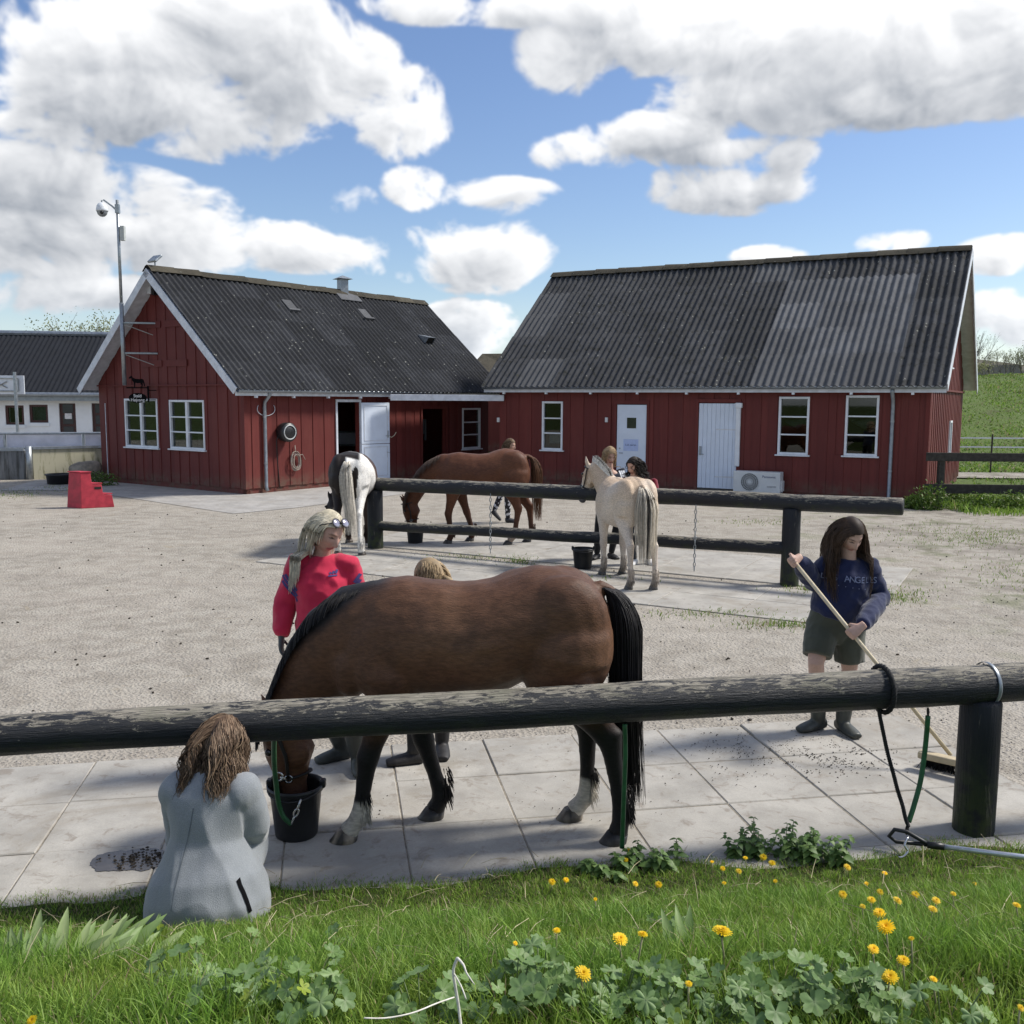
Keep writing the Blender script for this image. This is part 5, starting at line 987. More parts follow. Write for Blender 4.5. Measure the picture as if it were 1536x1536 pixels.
# ---- cream dun fjord seen from behind
def dun(P, N, hd):
    n = vnoise(P, 2.5, 9); c = base_col(P, (.56, .46, .35)); c = mixc(c, (.50, .36, .24), ss(P[:, 2], 1.12, 1.4) * .75); c = mixc(c, (.66, .58, .49), ss(n, 0, .5) * .6); c = mixc(c, (.60, .54, .48), (1 - ss(P[:, 2], .8, 1.1)) * .6)
    c = mixc(c, (.16, .12, .09), (np.abs(P[:, 1]) < .022) * (P[:, 2] > 1.3) * (P[:, 0] < .6) * .55)
    low = (1 - ss(P[:, 2], .10, .22)); c = mixc(c, (.07, .062, .055), low * .85); c = mixc(c, (.30, .24, .19), ss(P[:, 2], .25, .4) * (1 - ss(P[:, 2], .5, .65)) * .35)
    t = (P - hd['h0']) @ hd['ax'] / hd['hl']; f = P - hd['h0']; ish = np.linalg.norm(f, axis=1) < .7; c = mixc(c, (.07, .07, .075), ish * (P[:, 0] > .9) * ss(t, .72, .95)); return c
fneck = [(.64, 0, 1.14, .25, .20), (.82, .0, 1.20, .235, .17), (.97, .02, 1.29, .205, .145), (1.10, .05, 1.39, .175, .12), (1.20, .08, 1.46, .15, .10), (1.27, .10, 1.49, .125, .09)]
fr3 = math.atan2(.97, -.23)
horse3, mw3 = horse('cream dun horse with pale tail seen from behind at the far rail', (1.50, 12.32, 0), fr3, .945, fneck, ((1.30, .11, 1.52), (1.42, .22, .98), (1, .5, .3)),
    [(.145, [(.66, 1.04), (.62, .84), (.62, .47), (.60, .145), (.64, .06)], False), (-.14, [(.62, 1.04), (.60, .84), (.60, .47), (.57, .145), (.61, .06)], False),
     (.155, [(-.30, 1.14), (-.24, .92), (-.50, .57), (-.53, .15), (-.48, .06)], True), (-.155, [(-.28, 1.14), (-.22, .92), (-.56, .57), (-.62, .15), (-.57, .06)], True)],
    dun, lambda o: (.03, .027, .025) if abs(o) < .28 else (.72, .70, .66), [(-.48, 0, 1.37), (-.57, 0, 1.32), (-.63, 0, 1.15), (-.64, 0, .9), (-.65, 0, .6), (-.66, 0, .34)], lambda a, b: (.07, .065, .06) if (-.18 < a < .12) else (.66, .60, .50), .05, ((.035, .033, .03), (.10, .09, .08)), .014, dict(n=1500, len=.085, stand=.93, w=.034, r=.006, side=-1, bias=.5, **{'from': 9}), belly=1.12, tailw=.10, tailn=420)
# ---- brown and white pinto
def pinto(P, N, hd):
    n = vnoise(P, 2.2, 5) * .06; y, z, x = P[:, 1], P[:, 2], P[:, 0]; w = (.72, .70, .66); d = (.016, .011, .009)
    c = base_col(P, w)
    c = mixc(c, d, ss(y + n, .015, .03) * ss(z, .45, .52)); c = mixc(c, d, ss(z + n, 1.385, 1.41) * ss(-x, -.1, .25) * ss(y + n, -.16, -.12))
    c = mixc(c, (.06, .035, .026), ss(x + n, -.02, .06) * (x < .62)); 
    c = mixc(c, d, (((y + .10 + n) / .06) ** 2 + ((z - 1.03) / .24) ** 2 < 1) * (x < -.2)); c = mixc(c, d, (z < .55) * (y > .03) * ss(z, .2, .3)); c = mixc(c, d, ss(x, 1.0, 1.1)); return c
pneck = [(.64, 0, 1.14, .25, .20), (.80, .04, 1.15, .24, .17), (.95, .11, 1.11, .21, .14), (1.07, .20, 1.0, .175, .115), (1.14, .30, .86, .15, .10), (1.16, .38, .70, .135, .09), (1.15, .42, .62, .115, .08)]
horse4, mw4 = horse('brown and white pinto horse seen from behind near the open white door', (-2.50, 15.05, 0), R(92), 1.05, pneck, ((1.15, .44, .62), (1.05, .55, .14), (.6, .7, .1)),
    [(.145, [(.66, 1.04), (.62, .84), (.62, .47), (.60, .145), (.64, .06)], False), (-.14, [(.62, 1.04), (.60, .84), (.60, .47), (.57, .145), (.61, .06)], False),
     (.155, [(-.30, 1.14), (-.24, .92), (-.50, .57), (-.53, .15), (-.48, .06)], True), (-.15, [(-.28, 1.14), (-.22, .92), (-.54, .57, 1.1), (-.68, .15, 1.3), (-.66, .06, 1.4)], True)],
    pinto, (.66, .64, .60), [(-.48, 0, 1.37), (-.57, .0, 1.33), (-.62, .01, 1.18), (-.63, -.01, .9), (-.64, -.05, .6), (-.64, -.07, .3)], (.66, .62, .54), .05, ((.04, .035, .03), (.15, .12, .1)), .018, dict(n=500, len=.16, stand=.45, w=.03, side=-1, r=.006, to=24), belly=1.2, tailw=.06, tailn=420)
# ================================================================== people
MT['skin'] = vcol('skin', .5, .35, 60, .07, .08, 160)
def cloth(name, c, rough=.85, nvar=.14, bscale=420, bump=.35, sheen=.25, weave=None):
    k = NT(name); p = k.pos('obj'); a = k.noise(p, 260, 3); b = k.noise(p, 7, 4); cc = k.mix(k.rng(b, .3, .7), tuple(x * (1 - nvar) for x in c), tuple(x * (1 + nvar) for x in c))
    if weave: cc = k.mix(k.rng(k.noise(p, 330, 2, .7), .42, .62, 0, weave), cc, tuple(min(1, x * 1.55) for x in c))
    k.b.inputs['Sheen Weight'].default_value = sheen; k.bump(k.math('ADD', a, k.math('MULTIPLY', b, .5)), bump, .004); return k.fin(cc, rough, .2)
def gauss(x, s): return np.exp(-(x / s) ** 2)
def head_geo(sc=1.0, hair_only=None, off=0.0):
    nu, nv = 96, 72; th = np.linspace(0, np.pi, nv + 1); ph = np.linspace(0, 2 * np.pi, nu, endpoint=False); T, Ph = np.meshgrid(th, ph, indexing='ij')
    dx, dy, dz = (np.sin(T) * np.cos(Ph)).ravel(), (np.sin(T) * np.sin(Ph)).ravel(), np.cos(T).ravel()
    x, y, z = .074 * dx, .096 * dy, .118 * dz; t = np.clip(-dz, 0, 1)
    x = x * (1 - .30 * t ** 1.6); y = np.where(dy > 0, y * (1 - .10 * t ** 2) + .010 * t * (dy > 0) * dy, y * (1 - .42 * t ** 1.3)); y += .012 * (dz > .1) * -np.clip(dz, 0, 1) * (dy < 0)
    fr = np.clip(dy, 0, 1) ** .7; ax = np.abs(x)
    d = .026 * gauss(x, .0105) * np.where(z > -.044, ss(z, .022, -.040), ss(z, -.060, -.044)) + .005 * gauss(ax - .013, .008) * gauss(z + .044, .009)
    d += -.010 * gauss(ax - .031, .017) * gauss(z - .002, .012) + .0045 * gauss(ax - .026, .026) * gauss(z - .024, .009) + .005 * gauss(ax - .031, .010) * gauss(z, .007)
    d += .0065 * gauss(x, .022) * (gauss(z + .066, .006) + .9 * gauss(z + .079, .007)) - .003 * gauss(x, .024) * gauss(z + .0725, .003) + .009 * gauss(x, .022) * gauss(z + .102, .015) + .005 * gauss(ax - .042, .020) * gauss(z + .030, .022) - .003 * gauss(x, .03) * gauss(z + .09, .006)
    y = y + d * fr
    co = np.stack([x, y, z], 1) * sc
    if off: co = co + np.stack([dx, dy, dz], 1) * off
    F = [(i * nu + j, (i + 1) * nu + j, (i + 1) * nu + (j + 1) % nu, i * nu + (j + 1) % nu) for i in range(nv) for j in range(nu)]
    return co, F, np.stack([dx, dy, dz], 1)
def head_cols(co, d, sc, skin, lip, brow, fair):
    x, z = co[:, 0] / sc, co[:, 2] / sc; ax = np.abs(x); fr = (d[:, 1] > .25).astype(float); c = np.tile(np.array(skin, float), (len(co), 1))
    c = mixc(c, np.array(skin) * np.array([1.05, .80, .78]), fr * .55 * gauss(ax - .040, .020) * gauss(z + .036, .018)); c = mixc(c, np.array(skin) * np.array([1.02, .82, .8]), fr * .5 * gauss(x, .013) * gauss(z + .045, .014))
    c = mixc(c, lip, fr * .85 * ss(-(np.abs(z + .0725) - .014 + 9 * x * x), -.004, .003) * (ax < .027)); c = mixc(c, (.10, .03, .03), fr * .8 * gauss(z + .0725, .0022) * (ax < .024))
    c = mixc(c, np.array(skin) * .72, fr * .6 * gauss(ax - .031, .017) * gauss(z - .004, .009)); c = mixc(c, (.015, .011, .010), fr * .95 * ss(-((ax - .031) / .0155) ** 2 - ((z + .0015 - .004 * (1 - ((ax - .031) / .0155) ** 2)) / .0032) ** 2, -1.2, -.6))
    c = mixc(c, brow, fr * .75 * ss(-((ax - .034) / .020) ** 2 - ((z - .023 + 9 * (ax - .034) ** 2) / .0042) ** 2, -1.3, -.5)); c = mixc(c, np.array(skin) * .45, fr * .8 * gauss(ax - .0085, .004) * gauss(z + .0515, .003)); return c
def face_frame(c, fwd, roll=0.0):
    f = Vector(fwd).normalized(); r = f.cross(Z1).normalized(); u = r.cross(f); q = Matrix.Rotation(roll, 3, f); m = Matrix((q @ r, f, q @ u)).transposed().to_4x4(); m.translation = c; return m
def hand(m, wr, d, pn, curl, thumb, sc=1.0, spread=.10):
    """palm and five fingers: d points from wrist to knuckles, pn out of the palm, thumb = lateral side"""
    d = Vector(d).normalized(); pn = Vector(pn); pn = (pn - d * pn.dot(d)).normalized(); s = d.cross(pn).normalized() * thumb
    wr = Vector(wr); k = wr + d * .085 * sc
    m.tube([wr - d * .03 * sc, wr + d * .015 * sc, wr + d * .05 * sc, k], [(.020 * sc, .026 * sc), (.018 * sc, .032 * sc), (.017 * sc, .040 * sc), (.014 * sc, .038 * sc)], 12, 0, True, 1, pn)
    for i, (o, L) in enumerate(((.030, .074), (.010, .083), (-.011, .077), (-.031, .060))):
        p = k + s * o * sc - d * .008 * sc; dd = (d + s * (o * spread * 10)).normalized(); pts = [p]; a = 0.0
        for j, fl in enumerate((.45, .30, .25)):
            a += curl * (1.0, 1.05, .75)[j]; q = dd * math.cos(a) + pn * math.sin(a); p = p + q * L * fl * sc; pts.append(p)
        m.tube(pts, [.0098 * sc, .0092 * sc, .0082 * sc, .006 * sc], 8)
    p = wr + d * .022 * sc + s * .026 * sc; t1 = (s * .75 + d * .6 + pn * .35).normalized(); t2 = (d * .75 + s * (.35 - .5 * min(1, curl)) + pn * (.3 + .7 * min(1, curl))).normalized()
    m.tube([p - t1 * .012, p + t1 * .036 * sc, p + t1 * .036 * sc + t2 * .028 * sc, p + t1 * .036 * sc + t2 * .050 * sc], [.013 * sc, .0115 * sc, .010 * sc, .007 * sc], 8)
def arm(m, a, ex=0.0, rs=(.056, .050, .043, .038, .028)):
    sh, el, wr = [Vector(q) for q in a[:3]]; mid = lambda p, q, t: p + (q - p) * t
    m.tube([mid(sh, el, -.08), mid(sh, el, .45), el, mid(el, wr, .4), wr], [r + ex for r in rs], 12)
def shoe(m, an, toe, ex=0.0, tall=0.0, sole=True):
    an, toe = Vector(an), Vector(toe).normalized(); b = Vector((an.x, an.y, 0)) if False else an - Z1 * an.z; s = Vector((toe.y, -toe.x, 0)); z0 = an.z - .08
    P = [an - toe * .055 - Z1 * .040, an - toe * .01 - Z1 * .035, an + toe * .07 - Z1 * .045, an + toe * .135 - Z1 * .053, an + toe * .185 - Z1 * .058]
    m.tube(P, [(.034 + ex, .036 + ex), (.044 + ex, .040 + ex), (.034 + ex, .046 + ex), (.026 + ex, .046 + ex), (.016 + ex, .032 + ex)], 12, 0, True, 1, Z1)
def legm(m, l, ex=0.0, rs=(.088, .080, .056, .056, .040), cut=None):
    h, k, a = [Vector(q) for q in l[:3]]; mid = lambda p, q, t: p + (q - p) * t
    pts = [h, mid(h, k, .45), k, mid(k, a, .35), mid(k, a, .75), a]; rr = [rs[0] + ex, rs[1] + ex, rs[2] + ex, rs[3] + ex, .5 * (rs[3] + rs[4]) + ex, rs[4] + ex]
    if cut: pts, rr = pts[:cut], rr[:cut]
    m.tube(pts, rr, 14)
def torso(m, J, f, k=1.0, ex=0.0, top=True, low=True):
    pe, ch, ne = Vector(J['pelvis']), Vector(J['chest']), Vector(J['neck']); mid = lambda p, q, t: p + (q - p) * t; b = J.get('build', 1.0) * k
    st = []
    if low: st += [(mid(pe, ch, -.35), (.075, .10)), (mid(pe, ch, -.18), (.108, .150))]
    st += [(mid(pe, ch, .05), (.115, .162)), (mid(pe, ch, .5), (.098, .138)), (mid(pe, ch, .9), (.112, .158)), (mid(ch, ne, .4), (.105, .172)), (mid(ch, ne, .72), (.082, .145))]
    if top: st += [(mid(ch, ne, .92), (.062, .085)), (ne, (.052, .054)), (ne + (ne - ch).normalized() * .03, (.050, .050))]
    m.tube([s[0] for s in st], [(s[1][0] * b + ex, s[1][1] * b + ex) for s in st], 18, 0, True, 1, f)
def wrinkle(me, amp, sc, seed, zf=None, ridg=True, st=1.0):
    P, N = vco(me), vnorm(me); Pq = P * np.array([1, 1, st]); n = vnoise(Pq, sc, seed); n2 = vnoise(Pq, sc * 2.3, seed + 4); w = (.5 - np.abs(n)) * 1.2 + .35 * n2 if ridg else n
    if zf is not None: w = w * zf(P)
    set_vco(me, P + N * (amp * w)[:, None])
def hair_strands(mw, sc, n, length, flow, part, wave, col, r, root, seed, region=None, torsoc=None, grav=1.0, k=12, name='hair', cap=None, frizz=0.0):
    rs = np.random.RandomState(seed); M = np.array(mw); Rm = M[:3, :3]; C = M[:3, 3]; paths, cols = [], []; flow = np.array(flow, float)
    ex = np.array([.080, .104, .124]) * sc; cnt = 0
    while len(paths) < n and cnt < n * 30:
        cnt += 1; d = rs.normal(size=3); d /= np.linalg.norm(d)
        if not (region(d) if region else (d[1] < .30 and d[2] > -.35 or d[2] > .62)): continue
        p = d * ex; v = np.array([np.sign(d[0] - part) * .55 * (abs(d[0] - part) < .6), -.55, -.1]) + d * .12 if d[2] > .3 else np.array([0, -.2, -1.]) + d * .1
        pw = C + Rm @ p; vw = Rm @ v; vw /= np.linalg.norm(vw); L = length * rs.uniform(.78, 1.08); st = L / (k - 1); ph = rs.normal() * .7 + 5 * d[0] + 3 * d[2]; pts = []; lat = Rm @ np.array([1., 0, 0]); fw = Rm @ np.array([0, 1., 0]); sd = np.sign(d[0]) if abs(d[0]) > .1 else rs.choice([-1, 1])
        wvd = rs.normal(size=3) * .35 + lat * .8 + fw * .4
        for i in range(k):
            t = i / (k - 1); q = pw + wave * min(1, t * 2) * math.sin(ph + t * 11) * wvd + frizz * t * rs.normal(size=3)
            pts.append(q); vw = vw + (np.array([0, 0, -1.]) * .55 * grav + flow * .3 + lat * sd * flow[0] * 0) ; vw /= np.linalg.norm(vw); pw = pw + vw * st
            l = Rm.T @ (pw - C); e = np.linalg.norm(l / (ex * 1.03))
            if e < 1: pw = C + Rm @ (l / e)
            if torsoc is not None:
                c0, ax_, f_, rd, rw = torsoc; rel = pw - c0; s_ = np.cross(ax_, f_); a, b = rel @ f_, rel @ s_; h = rel @ ax_
                if h < .02: 
                    e = math.sqrt((a / rd) ** 2 + (b / rw) ** 2)
                    if e < 1: pw = pw + (f_ * a + s_ * b) * (1 / max(e, .3) - 1)
        paths.append(pts); g = rs.uniform(.62, 1.35); cols.append(np.array(col) * g)
    return strands(paths, r * rs.uniform(.7, 1.2, len(paths)), r * .25, MT['hair'], name, root, cols)
def person(label, J, f, face, skin=(.47, .29, .22), lip=(.36, .13, .12), brow=(.08, .05, .03), hs=1.0, roll=0.0, vox=.008, hands=True, bare_legs=False, cap_col=(.1, .06, .04), cap_off=.012, capf=None, ears=True, group='people in the yard', extra_skin=None, base=None, glove=None):
    b = Vector(base) if base else Vector((J['pelvis'][0], J['pelvis'][1], 0)); root = empty('person', b, label, 'person', group)
    m = MB(); f = Vector(f).normalized(); torso(m, J, f, .92)
    for i, a in enumerate(J['arms']):
        arm(m, a, -.004)
        if len(a) > 3: hand(m, a[2], *a[3])
    for l in J['legs']:
        legm(m, l, -.002 if bare_legs else -.006); shoe(m, l[2], l[3], -.008)
    ne, hc = Vector(J['neck']), Vector(J['head']); mw = face_frame(hc, face, roll); up = (mw.to_3x3() @ Vector((0, 0, 1))); fw = Vector(face).normalized()
    m.tube([ne - (hc - ne) * .15, ne + (hc - ne) * .35, hc - up * .075 * hs - fw * .018], [.056, .051, .054], 14)
    me = fuse(m, vox, 4, .5); co1 = vco(me); f1 = [tuple(p.vertices) for p in me.polygons]; bpy.data.meshes.remove(me)
    hco, hf, hd = head_geo(hs); hcol = head_cols(hco, hd, hs, skin, lip, brow, 0); Mx = np.array(mw); hw = hco @ Mx[:3, :3].T + Mx[:3, 3]
    mm = MB(); mm.v = [Vector(c) for c in co1]; mm.f = f1
    c1 = np.tile(np.array(skin, float), (len(co1), 1)); 
    if extra_skin: c1 = extra_skin(co1, c1)
    n0 = len(mm.v); mm.v += [Vector(c) for c in hw]; mm.f += [tuple(i + n0 for i in q) for q in hf]; cols = [c1, hcol]
    if ears:
        for s in (-1, 1):
            e = MB(); e.ball(mw @ Vector((s * .074 * hs, -.008, -.018 * hs)), (.011, .020, .032), 10, 8, mw.to_3x3() @ Matrix.Rotation(s * R(-20), 3, 'Z')); n0 = len(mm.v); mm.v += e.v; mm.f += [tuple(i + n0 for i in q) for q in e.f]; cols.append(np.tile(np.array(skin) * np.array([1, .85, .82]), (len(e.v), 1)))
    bm = mesh(mm.v, mm.f, MT['skin'], True); paint(bm, np.concatenate(cols)); link('body', bm, root)
    # scalp cap under the hair
    cco, cf, cd = head_geo(hs, None, cap_off); z = cco[:, 2] / hs; keep = capf(cd, z) if capf else ((z > .068 - .05 * np.clip(-cd[:, 1] + .25, 0, 1)) | ((cd[:, 1] < -.05) & (z > -.075)) | ((cd[:, 1] < .35) & (z > .03)))
    fs = [q for q in cf if all(keep[i] for i in q)]; cw = cco @ Mx[:3, :3].T + Mx[:3, 3]; cm = mesh([tuple(c) for c in cw], fs, MT['hair'], True); bmm = bmesh.new(); bmm.from_mesh(cm); bmesh.ops.delete(bmm, geom=[v for v in bmm.verts if not v.link_faces], context='VERTS'); bmm.to_mesh(cm); bmm.free(); paint(cm, np.tile(np.array(cap_col), (len(cm.vertices), 1))); link('scalp_hair', cm, root)
    return root, mw
def garment(name, root, parts, vox, mat, it=5, wr=None, seed=1, zf=None, vc=None):
    m = MB(); parts(m); me = fuse(m, vox, it, .5)
    if wr: wrinkle(me, wr[0], wr[1], seed, zf, True, wr[2] if len(wr) > 2 else 1.0)
    if vc: paint(me, vc(vco(me)))
    me.materials.append(mat); return link(name, me, root)
def L3(a, b, t): return Vector(a) + (Vector(b) - Vector(a)) * t
def tc_of(J, f, rd, rw):
    c, n = np.array(J['chest'], float), np.array(J['neck'], float); ax = n - c; ax /= np.linalg.norm(ax); f = np.array(f, float); f -= ax * (f @ ax); f /= np.linalg.norm(f); return (n, ax, f, rd, rw)
MT['rubber'] = plain('rubber_boot', (.045, .05, .045), .5, .3, 12, .45); MT['darkboot'] = plain('leather_boot', (.022, .021, .022), .6, .3, 14)
# ---------------------------------------------------------------- woman in the red sweatshirt
D0 = 6.0
def P_(px, py, d): return dp(px, py, d)
shA, shB = P_(449, 843, D0), P_(521, 846, D0 + .02)
J = dict(pelvis=P_(487, 985, D0 + .02), chest=P_(487, 890, D0), neck=P_(482, 833, D0 + .01), head=P_(491, 797, D0 - .05), build=1.0,
    arms=[[shA, P_(428, 903, D0 + .02), P_(422, 955, D0 - .04), (Vector((-.02, -.05, -1)), Vector((1, 0, 0)), .35, -1)], [shB, P_(543, 905, D0 + .06), P_(540, 962, D0 - .1), (Vector((0, -.3, -1)), Vector((-1, 0, 0)), .4, 1)]],
    legs=[[P_(472, 995, D0 + .03), Vector((-1.20, 5.98, .48)), Vector((-1.10, 6.10, .09)), Vector((-.8, -.5, 0))], [P_(505, 995, D0 + .03), Vector((-1.02, 5.92, .48)), Vector((-.97, 5.93, .09)), Vector((.25, -1, 0))]])
fpink = Vector((.25, -1, 0)).normalized()
glove_c = lambda P, c: mixc(c, (.075, .085, .09), ((P[:, 0] < -1.35) & (P[:, 2] < .92)).astype(float))
pink, mwp = person('blonde woman in bright red sweatshirt with sunglasses on her head, looking down', J, fpink, Vector((.72, -.60, -.42)), (.50, .30, .235), (.40, .12, .12), (.16, .10, .06), 1.07, R(-6), .008, cap_col=(.52, .46, .33), extra_skin=glove_c,
    capf=lambda d, z: (z > .070 - .035 * np.clip(-d[:, 1] + .3, 0, 1)) | ((d[:, 1] < -.12) & (z > -.08)) | ((d[:, 1] < .22) & (z > .025)))
MT['redsweat'] = cloth('red_fleece', (.52, .022, .065), .8, .10)
def pk(m):
    pe, ch, ne = [Vector(J[k]) for k in ('pelvis', 'chest', 'neck')]; st = [(L3(pe, ch, .15), (.14, .168)), (L3(pe, ch, .35), (.15, .175)), (L3(pe, ch, .75), (.145, .172)), (ch, (.138, .170)), (L3(ch, ne, .35), (.130, .186)), (L3(ch, ne, .62), (.108, .178)), (L3(ch, ne, .86), (.078, .105)), (L3(ch, ne, .98), (.066, .074))]
    m.tube([s[0] for s in st], [s[1] for s in st], 20, 0, True, 1, fpink)
    for a in J['arms']:
        sh, el, wr = [Vector(q) for q in a[:3]]; m.tube([L3(sh, ne, .62) - Z1 * .03, L3(sh, ne, .30) - Z1 * .012, L3(sh, el, .0), L3(sh, el, .5), el, L3(el, wr, .5), L3(el, wr, .82), L3(el, wr, .97)], [.035, .062, .072, .071, .068, .062, .054, .038], 14)
swt = garment('sweatshirt', pink, pk, .008, MT['redsweat'], 9, (.017, 8), 3)
stripe = plain('stripe_purple', (.055, .045, .16), .8)
from mathutils.bvhtree import BVHTree
def decal(target, pts2, name, root, mat, origin, u, v, n, off=.004, depth=.6, sub=1):
    """a flat printed or sewn shape laid on a garment: outline pts2 in (u, v), projected along -n"""
    bv = BVHTree.FromPolygons([x.co for x in target.data.vertices], [tuple(p.vertices) for p in target.data.polygons]); vs = []
    for a, b in pts2:
        o = Vector(origin) + u * a + v * b + n * depth; h = bv.ray_cast(o, -n); vs.append((h[0] + n * off) if h[0] else o - n * depth)
    return vs
def strip_on(target, path, w, name, root, mat, n, off=.004):
    bv = BVHTree.FromPolygons([x.co for x in target.data.vertices], [tuple(p.vertices) for p in target.data.polygons]); L = []
    for i, p in enumerate(path):
        t = (Vector(path[min(i + 1, len(path) - 1)]) - Vector(path[max(i - 1, 0)])).normalized(); s = t.cross(n).normalized(); r = []
        for k in (-1, 0, 1):
            q = Vector(p) + s * (w / 2 * k); h = bv.ray_cast(q + n * .4, -n); 
            r.append(h[0] + h[1] * off if h[0] else None)
        L.append(r)
    L = [r for r in L if all(x is not None for x in r)]
    if len(L) < 2: return None
    m = MB(); m.add([x for r in L for x in r], [(i * 3 + j, i * 3 + j + 1, i * 3 + j + 4, i * 3 + j + 3) for i in range(len(L) - 1) for j in (0, 1)]); return m.ob(name, mat, root, True)
cv = Vector((0, 1, 0)); nC = Vector((0, -1, 0))
for k in range(3):
    strip_on(swt, [P_(421 + 30 * t / 6, 848 + k * 8 + 34 * t / 6, D0) for t in range(7)], .018, 'stripe', swt, stripe, nC)
    strip_on(swt, [P_(549 - 16 * t / 6, 848 + k * 8 + 24 * t / 6, D0) for t in range(7)], .018, 'stripe', swt, stripe, nC)
for k in range(3):
    strip_on(swt, [P_(499 + k * 4 + t * .6, 857 - t * (1.1 + k * .75), D0) for t in range(3)], .013, 'chest_logo', swt, stripe, nC)
strip_on(swt, [P_(497 + t * 2.4, 859.5, D0) for t in range(6)], .008, 'chest_logo', swt, stripe, nC)
garment('trousers', pink, lambda m: [torso(m, dict(J, neck=J['chest'], chest=L3(J['pelvis'], J['chest'], .5)), fpink, 1.02, 0, False)] + [legm(m, l, .012) for l in J['legs']], .014, cloth('dark_breeches', (.03, .035, .045)))
for l in J['legs']:
    garment('rubber_boot', pink, lambda m: (shoe(m, l[2], l[3], .008), m.tube([l[2], L3(l[2], l[1], .35), L3(l[2], l[1], .85)], [.052, .068, .078], 12)), .010, MT['rubber'], 4)
blond = (.60, .53, .40)
tcp = tc_of(J, fpink, .165, .19)
hair_strands(mwp, 1.07, 900, .17, (-.05, .12, 0), .25, .002, blond, .0036, pink, 5, lambda d: (d[1] < -.05 and d[2] > -.15) or (d[2] > .55 and d[1] < .62) or (d[1] < .35 and d[2] > .3), None, .55)
hair_strands(mwp, 1.07, 520, .34, (-.16, -.02, 0), .15, .004, (.62, .56, .44), .0036, pink, 15, lambda d: d[0] > .05 and d[1] < -.35 and -.5 < d[2] < .35, tcp)
hair_strands(mwp, 1.07, 320, .15, (-.5, .5, .1), .35, .002, (.66, .60, .47), .0034, pink, 6, lambda d: d[1] > .1 and d[2] > .5 and d[1] < .8, None, .3, 9)
# sunglasses pushed up into the hair
sgm = MB(); lensm = MB()
for s in (-1, 1):
    c = mwp @ Vector((s * .036, .083, .104)); nf_ = (mwp.to_3x3() @ Vector((0, .62, .78))).normalized(); q = nf_.to_track_quat('Z', 'Y').to_matrix(); lensm.lathe(c, [(0, .004), (.022, .004), (.028, 0), (.028, -.004)], 16, 0, nf_); sgm.tube([c + q @ Vector((.030 * math.cos(t), .030 * math.sin(t), 0)) for t in [2 * math.pi * i / 16 for i in range(17)]], .0035, 6)
    sgm.tube([mwp @ Vector((s * .064, .075, .098)), mwp @ Vector((s * .096, .03, .065)), mwp @ Vector((s * .094, -.03, .01))], .0035, 6)
sgm.tube([mwp @ Vector((-.012, .089, .11)), mwp @ Vector((.012, .089, .11))], .0035, 6); sgl = empty('sunglasses', mwp @ Vector((0, .09, .09)), "dark-framed sunglasses pushed up on the blonde woman's hair", 'sunglasses'); sgm.ob('frame', MT['black'], sgl, True); lensm.ob('lenses', plain('mirror_lens', (.35, .33, .38), .12, .2, 20, .8, .5), sgl, True)
# ---------------------------------------------------------------- girl with the broom
D1 = 6.67
bt = P_(1186, 836, 6.45); bb_ = Vector((2.80, 5.93, .12)); bdir = (bb_ - bt).normalized(); bl = (bb_ - bt).length
def on_broom(px): 
    k = [(abs((768 + F_PX * (bt + bdir * t).x / (bt + bdir * t).y) - px), t) for t in np.linspace(0, bl, 200)]; return bt + bdir * min(k)[1]
gA, gB = on_broom(1196), on_broom(1290)
def grip(g, d, side):
    d = Vector(d); d = (d - bdir * d.dot(bdir)).normalized(); pn = bdir.cross(d).normalized(); pn = pn if pn.y * side > 0 else -pn; return g - pn * .026 - d * .068, d, pn
wrA, dA, pA = grip(gA, (-1, -.25, .12), -1); wrB, dB, pB = grip(gB, (-.35, -.3, -1), 1)
J2 = dict(pelvis=P_(1252, 928, D1), chest=P_(1268, 872, D1 - .03), neck=P_(1272, 838, D1 - .05), head=P_(1275, 802, D1 - .09), build=1.0,
    arms=[[P_(1243, 845, D1 - .02), P_(1219, 872, D1 - .02), wrA, (dA, pA, 1.05, 1)], [P_(1301, 848, D1 - .02), P_(1319, 898, D1 - .02), wrB, (dB, pB, 1.05, -1)]],
    legs=[[P_(1233, 938, D1), P_(1224, 995, D1 - .12), Vector((2.20, 6.70, .10)), Vector((-.9, -.45, 0))], [P_(1274, 938, D1), P_(1274, 1005, D1 + .0), Vector((2.36, 6.66, .10)), Vector((.25, -1, 0))]])
fbg = Vector((.05, -1, 0)).normalized()
girl, mwg = person('girl in navy sweatshirt and green shorts sweeping with a long broom', J2, fbg, Vector((.22, -.80, -.50)), (.52, .34, .27), (.42, .17, .15), (.05, .03, .02), 1.0, R(4), .0062, bare_legs=True, cap_col=(.032, .02, .014))
MT['navy'] = cloth('navy_fleece', (.012, .018, .060), .85, .12)
